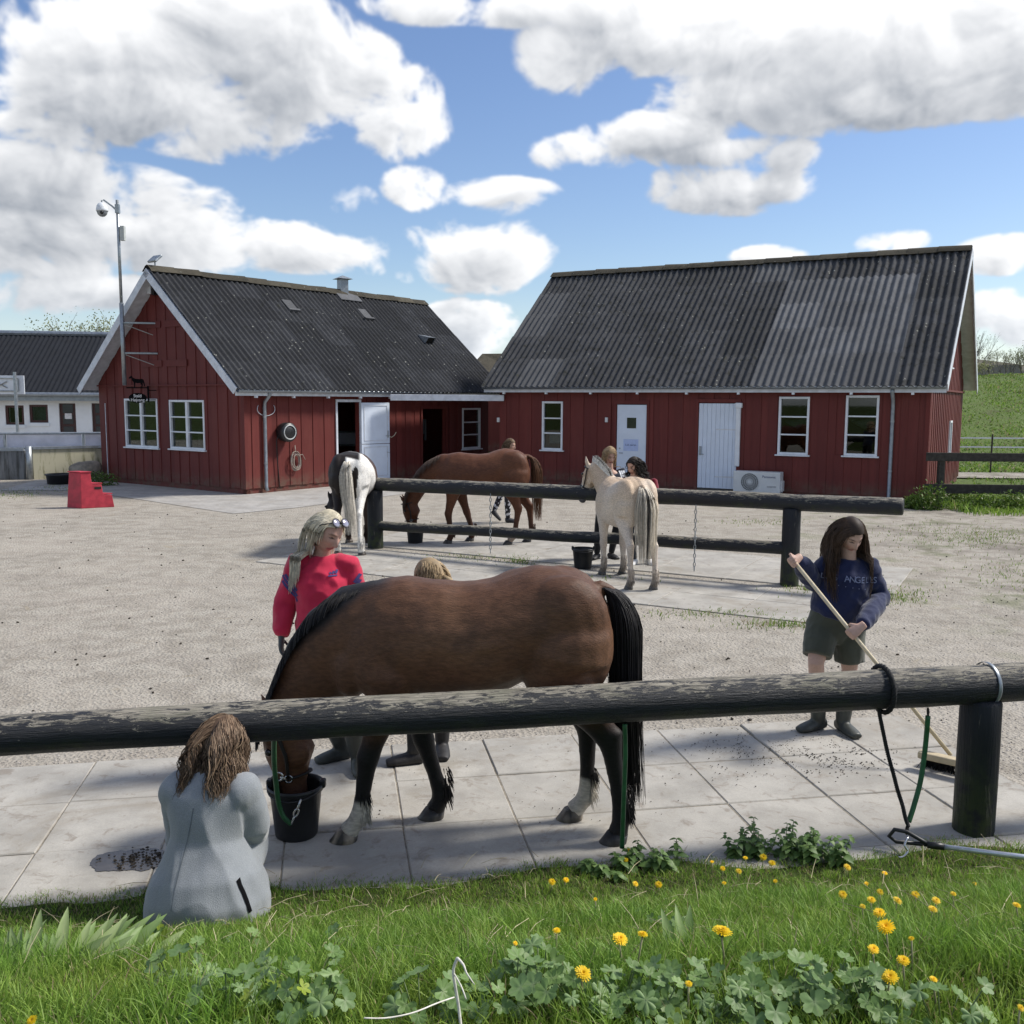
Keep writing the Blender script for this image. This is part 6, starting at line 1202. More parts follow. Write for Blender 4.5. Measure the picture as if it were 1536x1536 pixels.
def ng(m):
    pe, ch, ne = [Vector(J2[k]) for k in ('pelvis', 'chest', 'neck')]; st = [(L3(pe, ch, .12), (.145, .178)), (L3(pe, ch, .3), (.155, .190)), (ch, (.140, .178)), (L3(ch, ne, .45), (.120, .168)), (L3(ch, ne, .72), (.092, .130)), (L3(ch, ne, .9), (.070, .085)), (ne, (.060, .064))]
    m.tube([s[0] for s in st], [s[1] for s in st], 20, 0, True, 1, fbg)
    for a in J2['arms']:
        sh, el, wr = [Vector(q) for q in a[:3]]; m.tube([L3(sh, ne, .62) - Z1 * .03, L3(sh, ne, .30) - Z1 * .012, sh, L3(sh, el, .5), el, L3(el, wr, .45), L3(el, wr, .80), L3(el, wr, .94)], [.035, .06, .072, .072, .070, .064, .052, .036], 14)
nsw = garment('sweatshirt', girl, ng, .009, MT['navy'], 5, (.018, 9.5), 8)
MT['olive'] = cloth('olive_cotton', (.066, .072, .055), .85, .12)
garment('shorts', girl, lambda m: (m.tube([L3(J2['pelvis'], J2['chest'], t) for t in (-.55, -.2, .15, .35)], [(.10, .14), (.135, .182), (.13, .172), (.12, .16)], 18, 0, True, 1, fbg), [m.tube([L3(l[0], l[1], t) for t in (-.1, .3, .62, .80)], [.105, .108, .104, .100], 16) for l in J2['legs']]), .010, MT['olive'], 4, (.010, 10), 5)
for l in J2['legs']:
    garment('ankle_boot', girl, lambda m: (shoe(m, l[2], l[3], .006), m.tube([l[2] - Z1 * .02, L3(l[2], l[1], .22), L3(l[2], l[1], .36)], [.050, .058, .064], 12)), .009, MT['rubber'], 3)
letters = plain('pale_print', (.17, .20, .32), .8); tcg = tc_of(J2, fbg, .15, .16)
bvn = BVHTree.FromPolygons([x.co for x in nsw.data.vertices], [tuple(p.vertices) for p in nsw.data.polygons])
def print_on(bv, txt, size, c, U, N, mat, parent, step):
    for i, chx in enumerate(txt):
        if chx == ' ': continue
        q = Vector(c) + U * ((i - (len(txt) - 1) / 2) * step) - Z1 * (.035 * ((i - (len(txt) - 1) / 2) / len(txt)))
        h = bv.ray_cast(q - N * -.4, -N)
        if h[0]:
            nn = h[1]; uu = (U - nn * U.dot(nn)).normalized(); text(chx, size, h[0] + nn * .004, uu, nn, mat, 'lettering', parent, .001)
print_on(bvn, 'LOS ANGELES', .062, P_(1266, 863, D1), Vector((1, 0, 0)), nC, letters, nsw, .036); print_on(bvn, '.....', .05, P_(1266, 872, D1), Vector((1, 0, 0)), nC, letters, nsw, .045)
hair_strands(mwg, 1.0, 1500, .46, (0, -.06, 0), 0.0, .010, (.065, .040, .026), .0030, girl, 12, lambda d: (d[1] < .12 and d[2] > -.2 and abs(d[0]) > .25) or (d[2] > .55 and d[1] < .62) or (d[1] < -.2 and d[2] > -.3), tcg)
hair_strands(mwg, 1.0, 500, .16, (0, .02, 0), 0.0, .002, (.06, .037, .025), .003, girl, 13, lambda d: d[2] > .45 and d[1] < .8, None, .5, 9)
for s in (-1, 1): hair_strands(mwg, 1.0, 240, .46, (s * .10, -.34, 0), 0.0, .012, (.060, .037, .024), .0034, girl, 14 + s, lambda d: d[0] * s > .55 and d[1] > -.3 and d[1] < .22 and d[2] > .1, tcg)
br = empty('broom', bb_, 'long pale broom held by the girl in navy', 'broom'); m = MB(); m.tube([bt, L3(bt, bb_, .5), bb_], .0135, 10); m.ob('handle', plain('pale_wood', (.62, .53, .37), .6, .12, 20), br, True)
bhd = Vector((.75, -.6, 0)).normalized(); m = MB(); m.obox(bb_ - bhd * .17 - Vector((.03, .03, .03)), bhd * .34, Vector((bhd.y, -bhd.x, 0)) * .07, Z1 * .045); bevel(m.ob('broom_head', plain('raw_wood', (.5, .42, .28), .7), br), .01, 2)
rs = np.random.RandomState(2); paths = []
for q in range(420):
    b0 = bb_ + bhd * rs.uniform(-.165, .165) + Vector((bhd.y, -bhd.x, 0)) * (rs.uniform(-.03, .03) + .0) - Z1 * .03; e = rs.normal(size=3) * .02; b0 = np.array(b0); paths.append([b0 + np.array([e[0], e[1], -.085]) * t for t in (0, .5, 1)])
strands(paths, .003, .002, MT['hair'], 'bristles', br, np.tile((.012, .012, .014), (420, 1)))
# ---------------------------------------------------------------- crouching woman in the grey coat, from behind
D2 = 4.13
J3 = dict(pelvis=P_(312, 1318, D2 - .02), chest=P_(312, 1232, D2 + .02), neck=P_(320, 1162, D2 + .08), head=P_(334, 1118, D2 + .17), build=1.0,
    arms=[[P_(268, 1188, D2 + .06), P_(275, 1262, D2 + .26), P_(330, 1262, D2 + .40), (Vector((1, .3, 0)), Vector((0, 1, 0)), .5, 1)], [P_(365, 1187, D2 + .05), P_(380, 1236, D2 + .08), P_(374, 1262, D2 + .28), (Vector((-.2, 1, -.1)), Vector((-1, 0, 0)), .5, -1)]],
    legs=[[P_(285, 1338, D2 - .0), Vector((-1.38, 4.44, .42)), Vector((-1.42, 4.27, .12)), Vector((-.1, 1, 0))], [P_(345, 1338, D2 - .0), Vector((-1.26, 4.42, .36)), Vector((-1.26, 4.27, .12)), Vector((.15, 1, 0))]])
fgc = Vector((.12, 1, -.12)).normalized()
grey, mwc = person('woman in light grey wool coat crouching in the grass with her back turned', J3, fgc, Vector((.35, .90, -.28)), (.48, .31, .24), hs=1.08, vox=.009, cap_col=(.085, .052, .033), base=(-1.33, 4.12, 0))
MT['greycoat'] = cloth('grey_wool', (.225, .242, .26), .92, .07, bump=.6, sheen=.5, weave=.5)
def gc(m):
    pe, ch, ne = [Vector(J3[k]) for k in ('pelvis', 'chest', 'neck')]; bv_ = 0
    st = [(P_(311, 1375, D2 - .05), (.22, .262)), (P_(311, 1345, D2 - .04), (.235, .272)), (P_(311, 1312, D2 - .02), (.215, .238)), (P_(309, 1282, D2), (.175, .188)), (P_(309, 1254, D2 + .01), (.135, .155)), (P_(312, 1224, D2 + .03), (.130, .165)), (P_(314, 1198, D2 + .05), (.125, .178)), (P_(317, 1180, D2 + .07), (.110, .165)), (P_(320, 1166, D2 + .08), (.085, .12)), (P_(322, 1156, D2 + .09), (.068, .075))]
    m.tube([s[0] for s in st], [s[1] for s in st], 26, 0, True, 1, (0, 1, 0))
    m.ball(P_(268, 1186, D2 + .06), (.075, .085, .085), 12, 8); m.ball(P_(364, 1188, D2 + .05), (.075, .085, .085), 12, 8); m.ball(P_(366, 1335, D2 + .03), (.115, .16, .13), 14, 10)
    for l in J3['legs']: m.tube([L3(l[0], l[1], .1), L3(l[0], l[1], .6), Vector(l[1])], [.13, .12, .10], 14)
    for a in J3['arms']:
        sh, el, wr = [Vector(q) for q in a[:3]]; m.tube([L3(sh, ne, .55) - Z1 * .03, L3(sh, el, 0), L3(sh, el, .5), el, L3(el, wr, .55), L3(el, wr, .9)], [.04, .074, .072, .070, .060, .052], 14)
coat = garment('wool_coat', grey, gc, .010, MT['greycoat'], 9, (.022, 5.5, .5), 4)
seamm = plain('coat_seam', (.13, .15, .17), .9)
strip_on(coat, [P_(x, y, D2) for x, y in ((300, 1200), (298, 1220), (294, 1245), (290, 1275), (288, 1300), (288, 1320))], .004, 'back_seam', coat, seamm, nC, .002)
pkt = [P_(x, y, D2) for x, y in ((371, 1294), (375, 1302), (380, 1311), (385, 1321), (389, 1330), (391, 1337))]; strip_on(coat, pkt, .010, 'pocket_slit', coat, MT['matte'], nC, .003)
garment('sleeve_cuff', grey, lambda m: m.tube([L3(J3['arms'][1][1], J3['arms'][1][2], t) for t in (.7, 1.0, 1.25)], [.048, .046, .04], 12), .010, cloth('black_knit', (.012, .012, .014)), 2)
for l in J3['legs']: garment('boot', grey, lambda m: (shoe(m, l[2], l[3], .004), m.tube([l[2], L3(l[2], l[1], .5), L3(l[2], l[1], .9)], [.05, .06, .065], 12)), .012, MT['darkboot'], 3)
tcc = tc_of(J3, (0, 1, 0), .125, .12)
for q, (n_, c_) in enumerate(((1100, (.125, .08, .05)), (620, (.23, .16, .105)), (420, (.075, .047, .03)))): hair_strands(mwc, 1.14, int(n_ * 1.9), .30, (-.05, -.42, 0), .1, .016, c_, .0030, grey, 31 + q, lambda d: (d[1] < .35 and d[2] > -.25) or d[2] > .5, None, .62, 16, 'hair', None, .0)
# ---------------------------------------------------------------- child behind the bay horse
D4 = 6.1
J4 = dict(pelvis=Vector((-.52, 6.14, .68)), chest=Vector((-.52, 6.13, .92)), neck=Vector((-.51, 6.12, 1.09)), head=P_(645, 866, D4), build=.78,
    arms=[[Vector((-.64, 6.12, 1.02)), Vector((-.68, 6.02, .82)), Vector((-.66, 5.86, .75)), (Vector((0, -1, 0)), Vector((1, 0, 0)), .5, 1)], [Vector((-.40, 6.12, 1.02)), Vector((-.36, 6.02, .82)), Vector((-.38, 5.86, .75)), (Vector((0, -1, 0)), Vector((-1, 0, 0)), .5, -1)]],
    legs=[[Vector((-.60, 6.14, .66)), Vector((-.62, 6.08, .38)), P_(622, 1135, 6.02), Vector((-1, -.25, 0))], [Vector((-.45, 6.14, .66)), Vector((-.45, 6.2, .38)), P_(663, 1112, 6.22), Vector((.1, -1, 0))]])
for l in J4['legs']: l[2].z = .09
kid, mwk = person('fair-haired child mostly hidden behind the brown bay horse', J4, Vector((-.3, -1, 0)), Vector((-.80, .45, -.30)), (.52, .33, .26), hs=.98, vox=.010, cap_col=(.30, .22, .13))
garment('jacket', kid, lambda m: [torso(m, J4, Vector((-.3, -1, 0)), 1.0, .02, False)] + [arm(m, a, .018) for a in J4['arms']], .013, cloth('grey_jacket', (.06, .07, .085)), 4, (.01, 9), 2)
garment('trousers', kid, lambda m: [torso(m, dict(J4, neck=J4['chest'], chest=L3(J4['pelvis'], J4['chest'], .5)), Vector((0, -1, 0)), 1.0, .0, False)] + [legm(m, l, .0) for l in J4['legs']], .013, cloth('black_breeches', (.018, .019, .022)))
for l in J4['legs']: garment('boot', kid, lambda m: (shoe(m, l[2], l[3], .006), m.tube([l[2], L3(l[2], l[1], .4), L3(l[2], l[1], .8)], [.048, .055, .058], 12)), .009, MT['darkboot'], 3)
hair_strands(mwk, .98, 900, .12, (-.1, -.3, 0), 0, .003, (.36, .265, .155), .0036, kid, 51, lambda d: (d[1] < .35 and d[2] > -.3) or d[2] > .5, None, .6, 9)
m = MB(); m.tube([mwk @ Vector((0, -.10, -.02)), mwk @ Vector((0, -.135, -.05)), mwk @ Vector((0, -.13, -.14)), mwk @ Vector((0, -.12, -.2))], [.02, .026, .022, .006], 8); pm = m.me(MT['hair'], True); paint(pm, np.tile((.33, .245, .145), (len(pm.vertices), 1))); link('ponytail', pm, kid)
# ---------------------------------------------------------------- three people further back
def far_person(label, x, y, head, hz_, f, face, cols, hairc, hairlen, feet, shoes, arms=None, hairwave=.008, hairn=500, leg_mat=None, capc=None, r=.007, group='people in the yard', shd=.26):
    f = Vector(f).normalized(); s = Vector((-f.y, f.x, 0)); b = Vector((x, y, 0)); H = Vector(head); sh = H.z - shd
    J = dict(pelvis=b + Z1 * .92, chest=L3(b + Z1 * .92, Vector((H.x, H.y, sh)), .62), neck=Vector((H.x, H.y, sh + .05)) - f * .02, head=H, build=1.0, arms=arms or [[b + s * k * .19 + Z1 * (sh - .03), b + s * k * .25 + f * .08 + Z1 * (sh - .30), b + s * k * .12 + f * .32 + Z1 * (sh - .33), (f, -s * k, .5, k)] for k in (-1, 1)],
        legs=[[b + s * k * .09 + Z1 * .88, b + s * k * .09 + (ft - b) * .45 + Z1 * .5 + f * .03, Vector(ft) + Z1 * .09 if ft.z < .01 else Vector(ft), td] for k, (ft, td) in zip((-1, 1), feet)])
    root, mw = person(label, J, f, face, hs=1.05, vox=.014, cap_col=capc or hairc, group=group)
    top = garment('jacket', root, lambda m: [torso(m, J, f, 1.06, .02, False)] + [arm(m, a, .02) for a in J['arms']], .016, cols[0], 4, (.012, 9), 3)
    garment('trousers', root, lambda m: [torso(m, dict(J, neck=J['chest'], chest=L3(J['pelvis'], J['chest'], .5)), f, 1.0, .0, False)] + [legm(m, l, .006) for l in J['legs']], .016, cols[1], 4)
    for l in J['legs']: garment('shoe', root, lambda m: shoe(m, l[2], l[3], .008), .012, shoes, 2)
    hair_strands(mw, 1.05, hairn, hairlen, tuple(-Vector(face).normalized() * .22), .1, hairwave, hairc, r, root, 61, None, tc_of(J, tuple(f), .14, .19), .8)
    return root, mw, top, J
k = NT('patterned_leggings'); v = k.n('ShaderNodeTexVoronoi'); k.l(k.pos('obj'), v.inputs['Vector']); v.inputs['Scale'].default_value = 16; legg = k.fin(k.mix(k.rng(v.outputs['Distance'], .38, .44), (.55, .55, .58), (.02, .02, .025)), .85)
q = gp(758, 784); far_person('woman in dark top and patterned leggings walking behind the chestnut horse', q.x, q.y, dp(765, 668, q.y), 1.6, (1, -.15, 0), Vector((.85, -.45, -.12)), (cloth('dark_top', (.015, .018, .025)), legg), (.13, .085, .05), .20, [(Vector((q.x + .05, q.y, 0)), Vector((1, 0, 0))), (Vector((q.x - .22, q.y + .1, .22)), Vector((.7, 0, -.7)))], plain('dark_shoe', (.03, .03, .035), .7))
q = gp(902, 846); r6, mw6, top6, J6 = far_person('fair-haired woman in navy jacket standing at the dun horse head', dp(915, 760, 14.25).x, 14.25, dp(915, 683, 14.1), 1.6, (.1, -1, 0), Vector((.25, -.85, -.38)), (cloth('navy_jacket', (.012, .016, .03)), cloth('black_trousers', (.014, .014, .016))), (.34, .24, .14), .17, [(Vector((dp(896, 760, 14.25).x, 14.2, 0)), Vector((-.5, -1, 0))), (Vector((dp(918, 760, 14.25).x, 14.25, 0)), Vector((.5, -1, 0)))], MT['darkboot'],
    arms=[[dp(900, 706, 14.2), dp(896, 728, 14.1), dp(888, 742, 13.85), (Vector((-.5, -1, 0)), Vector((0, 0, -1)), .6, -1)], [dp(930, 706, 14.2), dp(938, 730, 14.15), dp(925, 745, 13.95), (Vector((-1, -.6, 0)), Vector((0, 0, -1)), .6, 1)]])
for k_ in range(3): strip_on(top6, [dp(927 + k_ * 3 + t * 1.2, 701 + t * 4.5, 14.2) for t in range(6)], .022, 'sleeve_stripe', top6, MT['white'], nC, .006)
q = gp(966, 852); r7, mw7, top7, J7 = far_person('dark curly-haired woman in deep red shirt behind the dun horse', dp(958, 760, 13.75).x, 13.75, dp(951, 699, 13.6), 1.5, (-.35, -1, 0), Vector((-.75, -.62, -.30)), (cloth('deep_red_jersey', (.16, .010, .022)), cloth('dark_jeans', (.03, .034, .045))), (.018, .013, .011), .26, [(Vector((dp(952, 760, 13.75).x, 13.7, 0)), Vector((-.5, -1, 0))), (Vector((dp(975, 760, 13.75).x, 13.75, 0)), Vector((.3, -1, 0)))], plain('white_trainer', (.7, .7, .7), .6), None, .03, 420, None, None, .005, shd=.19)
# ================================================================== buckets, tack, ropes
def bucket(label, x, y, r=.14, h=.28):
    b = empty('bucket', (x, y, .012), label, 'bucket', 'black feed buckets'); c = Vector((x, y, .014)); m = MB()
    m.lathe(c, [(0, .0), (r * .76, 0), (r * .80, .012), (r * .97, h - .03), (r * 1.06, h - .028), (r * 1.07, h), (r * 1.0, h), (r * .95, h - .03), (r * .76, .02), (0, .018)], 32); m.ob('shell', MT['black'], b, True)
    for s in (-1, 1):
        m = MB(); m.obox(c + Vector((s * r * 1.0 - .012, -.022, h - .02)), Vector((.024 + .008, 0, 0)), Vector((0, .044, 0)), Z1 * .045); bevel(m.ob('lug', MT['black'], b), .006, 1)
    m = MB(); m.tube([c + Vector((r * 1.03 * math.cos(t), -.0 - .03 * math.sin(t) - r * 1.02 * math.sin(t), h - .0 - .035 * math.sin(t))) for t in [math.pi * i / 14 for i in range(15)]], .005, 6); m.ob('bail', MT['black'], b, True); return b
bucket("black rubber bucket under the brown bay horse's muzzle", -1.155, 4.99, .142, .285)
q = gp(628, 816); bucket('black bucket the chestnut horse eats from', q.x - .06, q.y + .05, .15, .30)
q = gp(875, 855); bucket('empty black bucket standing beside the dun horse', q.x, q.y + .1, .15, .28)
MT['strap'] = plain('halter_strap', (.018, .015, .014), .6); MT['green'] = plain('green_hose', (.02, .10, .035), .5, .2, 25); MT['chrome'] = plain('chrome', (.6, .6, .6), .25, .1, 30, .5, .9)
def head_frame(head):
    h0, h1, up = Vector(head[0]), Vector(head[1]), Vector(head[2]); ax = (h1 - h0); hl = ax.length; ax.normalize(); fr = (up - ax * up.dot(ax)).normalized(); return h0, ax, fr, ax.cross(fr), hl
HP = [(-.05, .055, .055, 0), (.0, .085, .078, 0), (.16, .125, .098, -.02), (.34, .142, .088, -.03), (.50, .108, .064, -.012), (.68, .082, .052, .0), (.86, .074, .057, .004)]
def halter(root, mw, head, label, col_=None):
    h0, ax, fr, la, hl = head_frame(head); hal = empty('halter', mw @ h0, label, 'halter', 'halters on the horses'); mt = col_ or MT['strap']
    def ring(t, k=24, g=.010): 
        hh, hw, off = [np.interp(t, [p[0] for p in HP], [p[i] for p in HP]) for i in (1, 2, 3)]; return [mw @ (h0 + ax * (t * hl) + fr * (off + (hh + g) * math.sin(a)) + la * ((hw + g) * math.cos(a) * (1 - .18 * max(0, -math.sin(a))))) for a in [2 * math.pi * i / k for i in range(k + 1)]]
    m = MB(); m.tube(ring(.58), .007, 6, 0, False, 1.8); m.ob('noseband', mt, hal, True)
    m = MB(); m.tube(ring(.06, 24, .012), .007, 6, 0, False, 1.8); m.ob('crownpiece', mt, hal, True)
    for s in (-1, 1):
        pts = []
        for t in np.linspace(.06, .58, 7):
            hh, hw, off = [np.interp(t, [p[0] for p in HP], [p[i] for p in HP]) for i in (1, 2, 3)]; pts.append(mw @ (h0 + ax * (t * hl) + fr * off + la * (s * (hw + .012))))
        m = MB(); m.tube(pts, .007, 6, 0, True, 1.8); m.ob('cheekpiece', mt, hal, True)
        m = MB(); c = pts[-1]; m.tube([c + Vector((.02 * math.cos(a), 0, .02 * math.sin(a))) for a in [2 * math.pi * i / 12 for i in range(13)]], .0045, 5, 0, False); m.ob('ring', MT['chrome'], hal, True)
    return hal
halter(horse1, mw1, ((1.262, 0, .625), (1.152, 0, .10), (1, 0, .12)), "dark leather halter on the brown bay horse's lowered head")
halter(horse2, mw2, ((1.37, 0, .65), (1.27, 0, .14), (1, 0, .12)), "dark halter on the chestnut horse's lowered head")
halter(horse3, mw3, ((1.30, .11, 1.52), (1.42, .22, .98), (1, .5, .3)), 'black halter on the cream dun horse')
def spath(pts, k=30): return [Vector(p) for p in bez(pts, k)]
lr = empty('tether', (-1.15, 4.8, 0), 'green hose-covered tether hanging into the bucket by the bay horse', 'tether', 'tethers on the near rail'); m = MB(); m.tube(spath([dp(411, 1105, 4.50), dp(411, 1140, 4.66), dp(414, 1175, 4.74), dp(418, 1205, 4.80), dp(426, 1226, 4.80), dp(437, 1236, 4.81)]), .013, 8); m.ob('green_hose', MT['green'], lr, True)
chain(lr, [dp(437, 1236, 4.81), dp(446, 1215, 4.80), dp(451, 1200, 4.82)], .017, .0055, MT['chrome']); m = MB(); m.tube([dp(418, 1165, 4.83) + Vector((.022 * math.cos(a), 0, .022 * math.sin(a))) for a in [2 * math.pi * i / 12 for i in range(13)]], .005, 6); m.tube([dp(421, 1166, 4.83), dp(430, 1170, 4.86)], .005, 6); m.ob('snap_hook', MT['chrome'], lr, True)
d5 = rail_at(.55).y - .02; sg_ = empty('tether', dp(934, 1265, d5), 'straight green hose tether hanging by the bay horse hind leg', 'tether', 'tethers on the near rail'); m = MB(); m.tube(spath([dp(937, 1086, d5), dp(938, 1130, d5), dp(936, 1190, d5 - .01), dp(933, 1272, d5 - .02)], 20), .0125, 8); m.ob('green_hose', MT['green'], sg_, True)
xr = rail_at(1.96); d6 = xr.y - .06
rp = empty('rope', xr, 'black twisted rope looped round the near rail and hanging down', 'rope'); MT['rope'] = plain('black_rope', (.012, .012, .013), .8, .3, 60)
def twisted(m, path, r, turns, wob=.55):
    P = [Vector(p) for p in path]; k = len(P)
    for s in (0, 2.1, 4.2):
        pts = []
        for i, p in enumerate(P):
            t = (P[min(i + 1, k - 1)] - P[max(i - 1, 0)]).normalized(); a = t.cross(Vector((0, 1, .1))).normalized(); b = t.cross(a); q = s + turns * 2 * math.pi * i / k; pts.append(p + (a * math.cos(q) + b * math.sin(q)) * r * wob)
        m.tube(pts, r * .62, 6)
m = MB(); twisted(m, hoop(rail_at(1.97), (rs_ + Vector((.12, 0, 0))).normalized(), .122, R(-60), R(300), 60), .013, 14); m.ob('loop', MT['rope'], rp, True)
m = MB(); twisted(m, [Vector(p) for p in bez([dp(1318, 1062, d6), dp(1327, 1110, d6), dp(1341, 1165, d6 - .03), dp(1354, 1210, d6 - .06), dp(1362, 1240, d6 - .1)], 70)], .011, 22); m.ob('hanging_length', MT['rope'], rp, True)
gt = empty('tether', dp(1362, 1235, d6 - .1), 'green hose tether hanging beside the black rope at the right post', 'tether', 'tethers on the near rail'); d7 = rail_at(2.1).y - .05
m = MB(); m.tube(spath([dp(1392, 1074, d7), dp(1388, 1120, d7), dp(1381, 1170, d7 - .03), dp(1371, 1208, d7 - .07), dp(1363, 1233, d7 - .1)], 26), .014, 8); m.ob('green_hose', MT['green'], gt, True); chain(gt, [dp(1392, 1060, d7), dp(1392, 1075, d7)], .014, .004, MT['strap']); chain(gt, [dp(1362, 1233, d7 - .1), dp(1359, 1256, d7 - .13)], .016, .005, MT['strap'])
m = MB(); m.tube(spath([dp(1362, 1256, 4.70), dp(1357, 1268, 4.68), dp(1362, 1277, 4.67), dp(1355, 1285, 4.66), dp(1348, 1286, 4.66)], 16), .006, 6); m.ob('snap_hook', MT['chrome'], gt, True)
def ground_hit(px, py):
    d = pray(px, py); lo, hi = 1.2, 7.0
    for i in range(40):
        mid = (lo + hi) / 2; p = Vector((0, 0, CAM_H)) + d * (mid / d.y); gz = bank_z(p.x, p.y) if p.y < edge_y(p.x) else .0
        if p.z > gz: lo = mid
        else: hi = mid
    return Vector((0, 0, CAM_H)) + d * (lo / d.y)
pa, pb = ground_hit(1406, 1283) + Z1 * .05, ground_hit(1536, 1306) + Z1 * .07; pb = pa + (pb - pa) * 1.9
pole = empty('tool_pole', pa, 'silver pole with black forked handle lying in the grass by the right post', 'pole'); m = MB(); m.tube([pa, pb], .0135, 10); m.ob('shaft', plain('aluminium', (.62, .66, .72), .35, .08, 30, .5, .6), pole, True)
pd = (pa - pb).normalized(); sdv = Vector((-pd.y, pd.x, 0)); m = MB(); m.tube([pa - pd * .03, pa + pd * .05], .018, 10); m.tube([pa + pd * .04, pa + pd * .08 + Z1 * .02, pa + pd * .15 + Z1 * .055, pa + pd * .21 + Z1 * .06, pa + pd * .235 + Z1 * .02, pa + pd * .20 - Z1 * .005, pa + pd * .05], .011, 8); m.ob('forked_handle', MT['black'], pole, True)
# ---- droppings, sweepings, puddle
def lumps(name, pts, rmin, rmax, mat, label=None, cat=None, flat=.6):
    me0 = MB(); me0.ball((0, 0, 0), 1, 6, 4); bv, bf = np.array([tuple(v) for v in me0.v]), np.array(me0.f); rs = np.random.RandomState(len(pts)); V, Fc = [], []
    for i, p in enumerate(pts):
        r = rs.uniform(rmin, rmax) * np.array([1, rs.uniform(.6, 1.2), flat * rs.uniform(.6, 1.2)]); a = rs.rand() * 6.28; c, s = math.cos(a), math.sin(a); q = bv * r * (1 + .25 * rs.normal(size=(len(bv), 1))); V.append(np.stack([q[:, 0] * c - q[:, 1] * s, q[:, 0] * s + q[:, 1] * c, q[:, 2]], 1) + np.array(p)); Fc.append(bf + i * len(bv))
    V = np.concatenate(V); Fc = np.concatenate(Fc); me = bpy.data.meshes.new(name); me.from_pydata(V.tolist(), [], Fc.tolist()); me.materials.append(mat); o = link(name, me); return tag(o, label, cat, kind='stuff')
rs = np.random.RandomState(9); MT['dung'] = plain('dark_crumbs', (.035, .028, .02), .9, .4, 40); MT['wet'] = plain('wet_film', (.075, .068, .062), .18, .3, 8, .6)
c0 = gp(195, 1296); m = MB(); n = 64; pts = []
for i in range(n):
    a = 2 * math.pi * i / n; r = 1 + .28 * mnoise.noise(Vector((math.cos(a) * 1.6, math.sin(a) * 1.6, 4))) + .14 * mnoise.noise(Vector((math.cos(a) * 6, math.sin(a) * 6, 1))); pts.append(Vector((c0.x + r * .20 * math.cos(a) + .02 * math.sin(a), c0.y + r * .13 * math.sin(a), .0225)))
m.add(pts, [tuple(range(n))]); tag(m.ob('puddle', MT['wet']), kind='structure')
lumps('droppings', [(c0.x + rs.normal() * .075 + .05, c0.y + rs.normal() * .05, .03) for _ in range(110)], .004, .009, MT['dung'], 'dark pellets scattered in the puddle on the left slabs', 'droppings')
sw_ = []
for _ in range(950):
    px, py = rs.normal(1165, 65), rs.normal(1128, 22); q = gp(px, py); sw_.append((q.x, q.y, .02))
for _ in range(420):
    px, py = rs.normal(1270, 40), rs.normal(1142, 12); q = gp(px, py); sw_.append((q.x, q.y, .02))
for _ in range(160):
    q = gp(rs.uniform(560, 1050), rs.uniform(1100, 1240)); sw_.append((q.x, q.y, .02))
sw_ = [p for p in sw_ if mnoise.noise(Vector((p[0] * 5, p[1] * 9, 2))) > -.12 + .0 * p[0]]
lumps('sweepings', sw_, .0012, .0058, MT['dung'], "dark swept dirt on the slabs at the girl's feet", 'dirt', .5)
gs = []
for _ in range(9000):
    y = 5.9 + 9 * rs.rand() ** 1.7; x = rs.uniform(-.6, .6) * y; 
    gs.append((x, y, .002))
gs = [p for p in gs if not (p[1] < 5.42 + .18 * (p[0] - 1.27) + 1.33 and p[0] < 3.15)]
st_c = NT('loose_stone'); kk = st_c.fin(st_c.mix(st_c.rng(st_c.noise(st_c.pos(), 23, 2), .35, .65), (.26, .235, .21), (.55, .51, .47)), .9); lumps('loose_gravel', gs, .003, .008, kk, 'loose stones scattered over the gravel yard', 'gravel', .6)
dk = []
for _ in range(260):
    y = 6.8 + 13 * rs.rand() ** 1.4; x = rs.uniform(-.55, .55) * y; dk.append((x, y, .006))
lumps('yard_litter', dk, .006, .018, MT['dung'], 'small dark clods scattered over the gravel yard', 'dirt', .6)
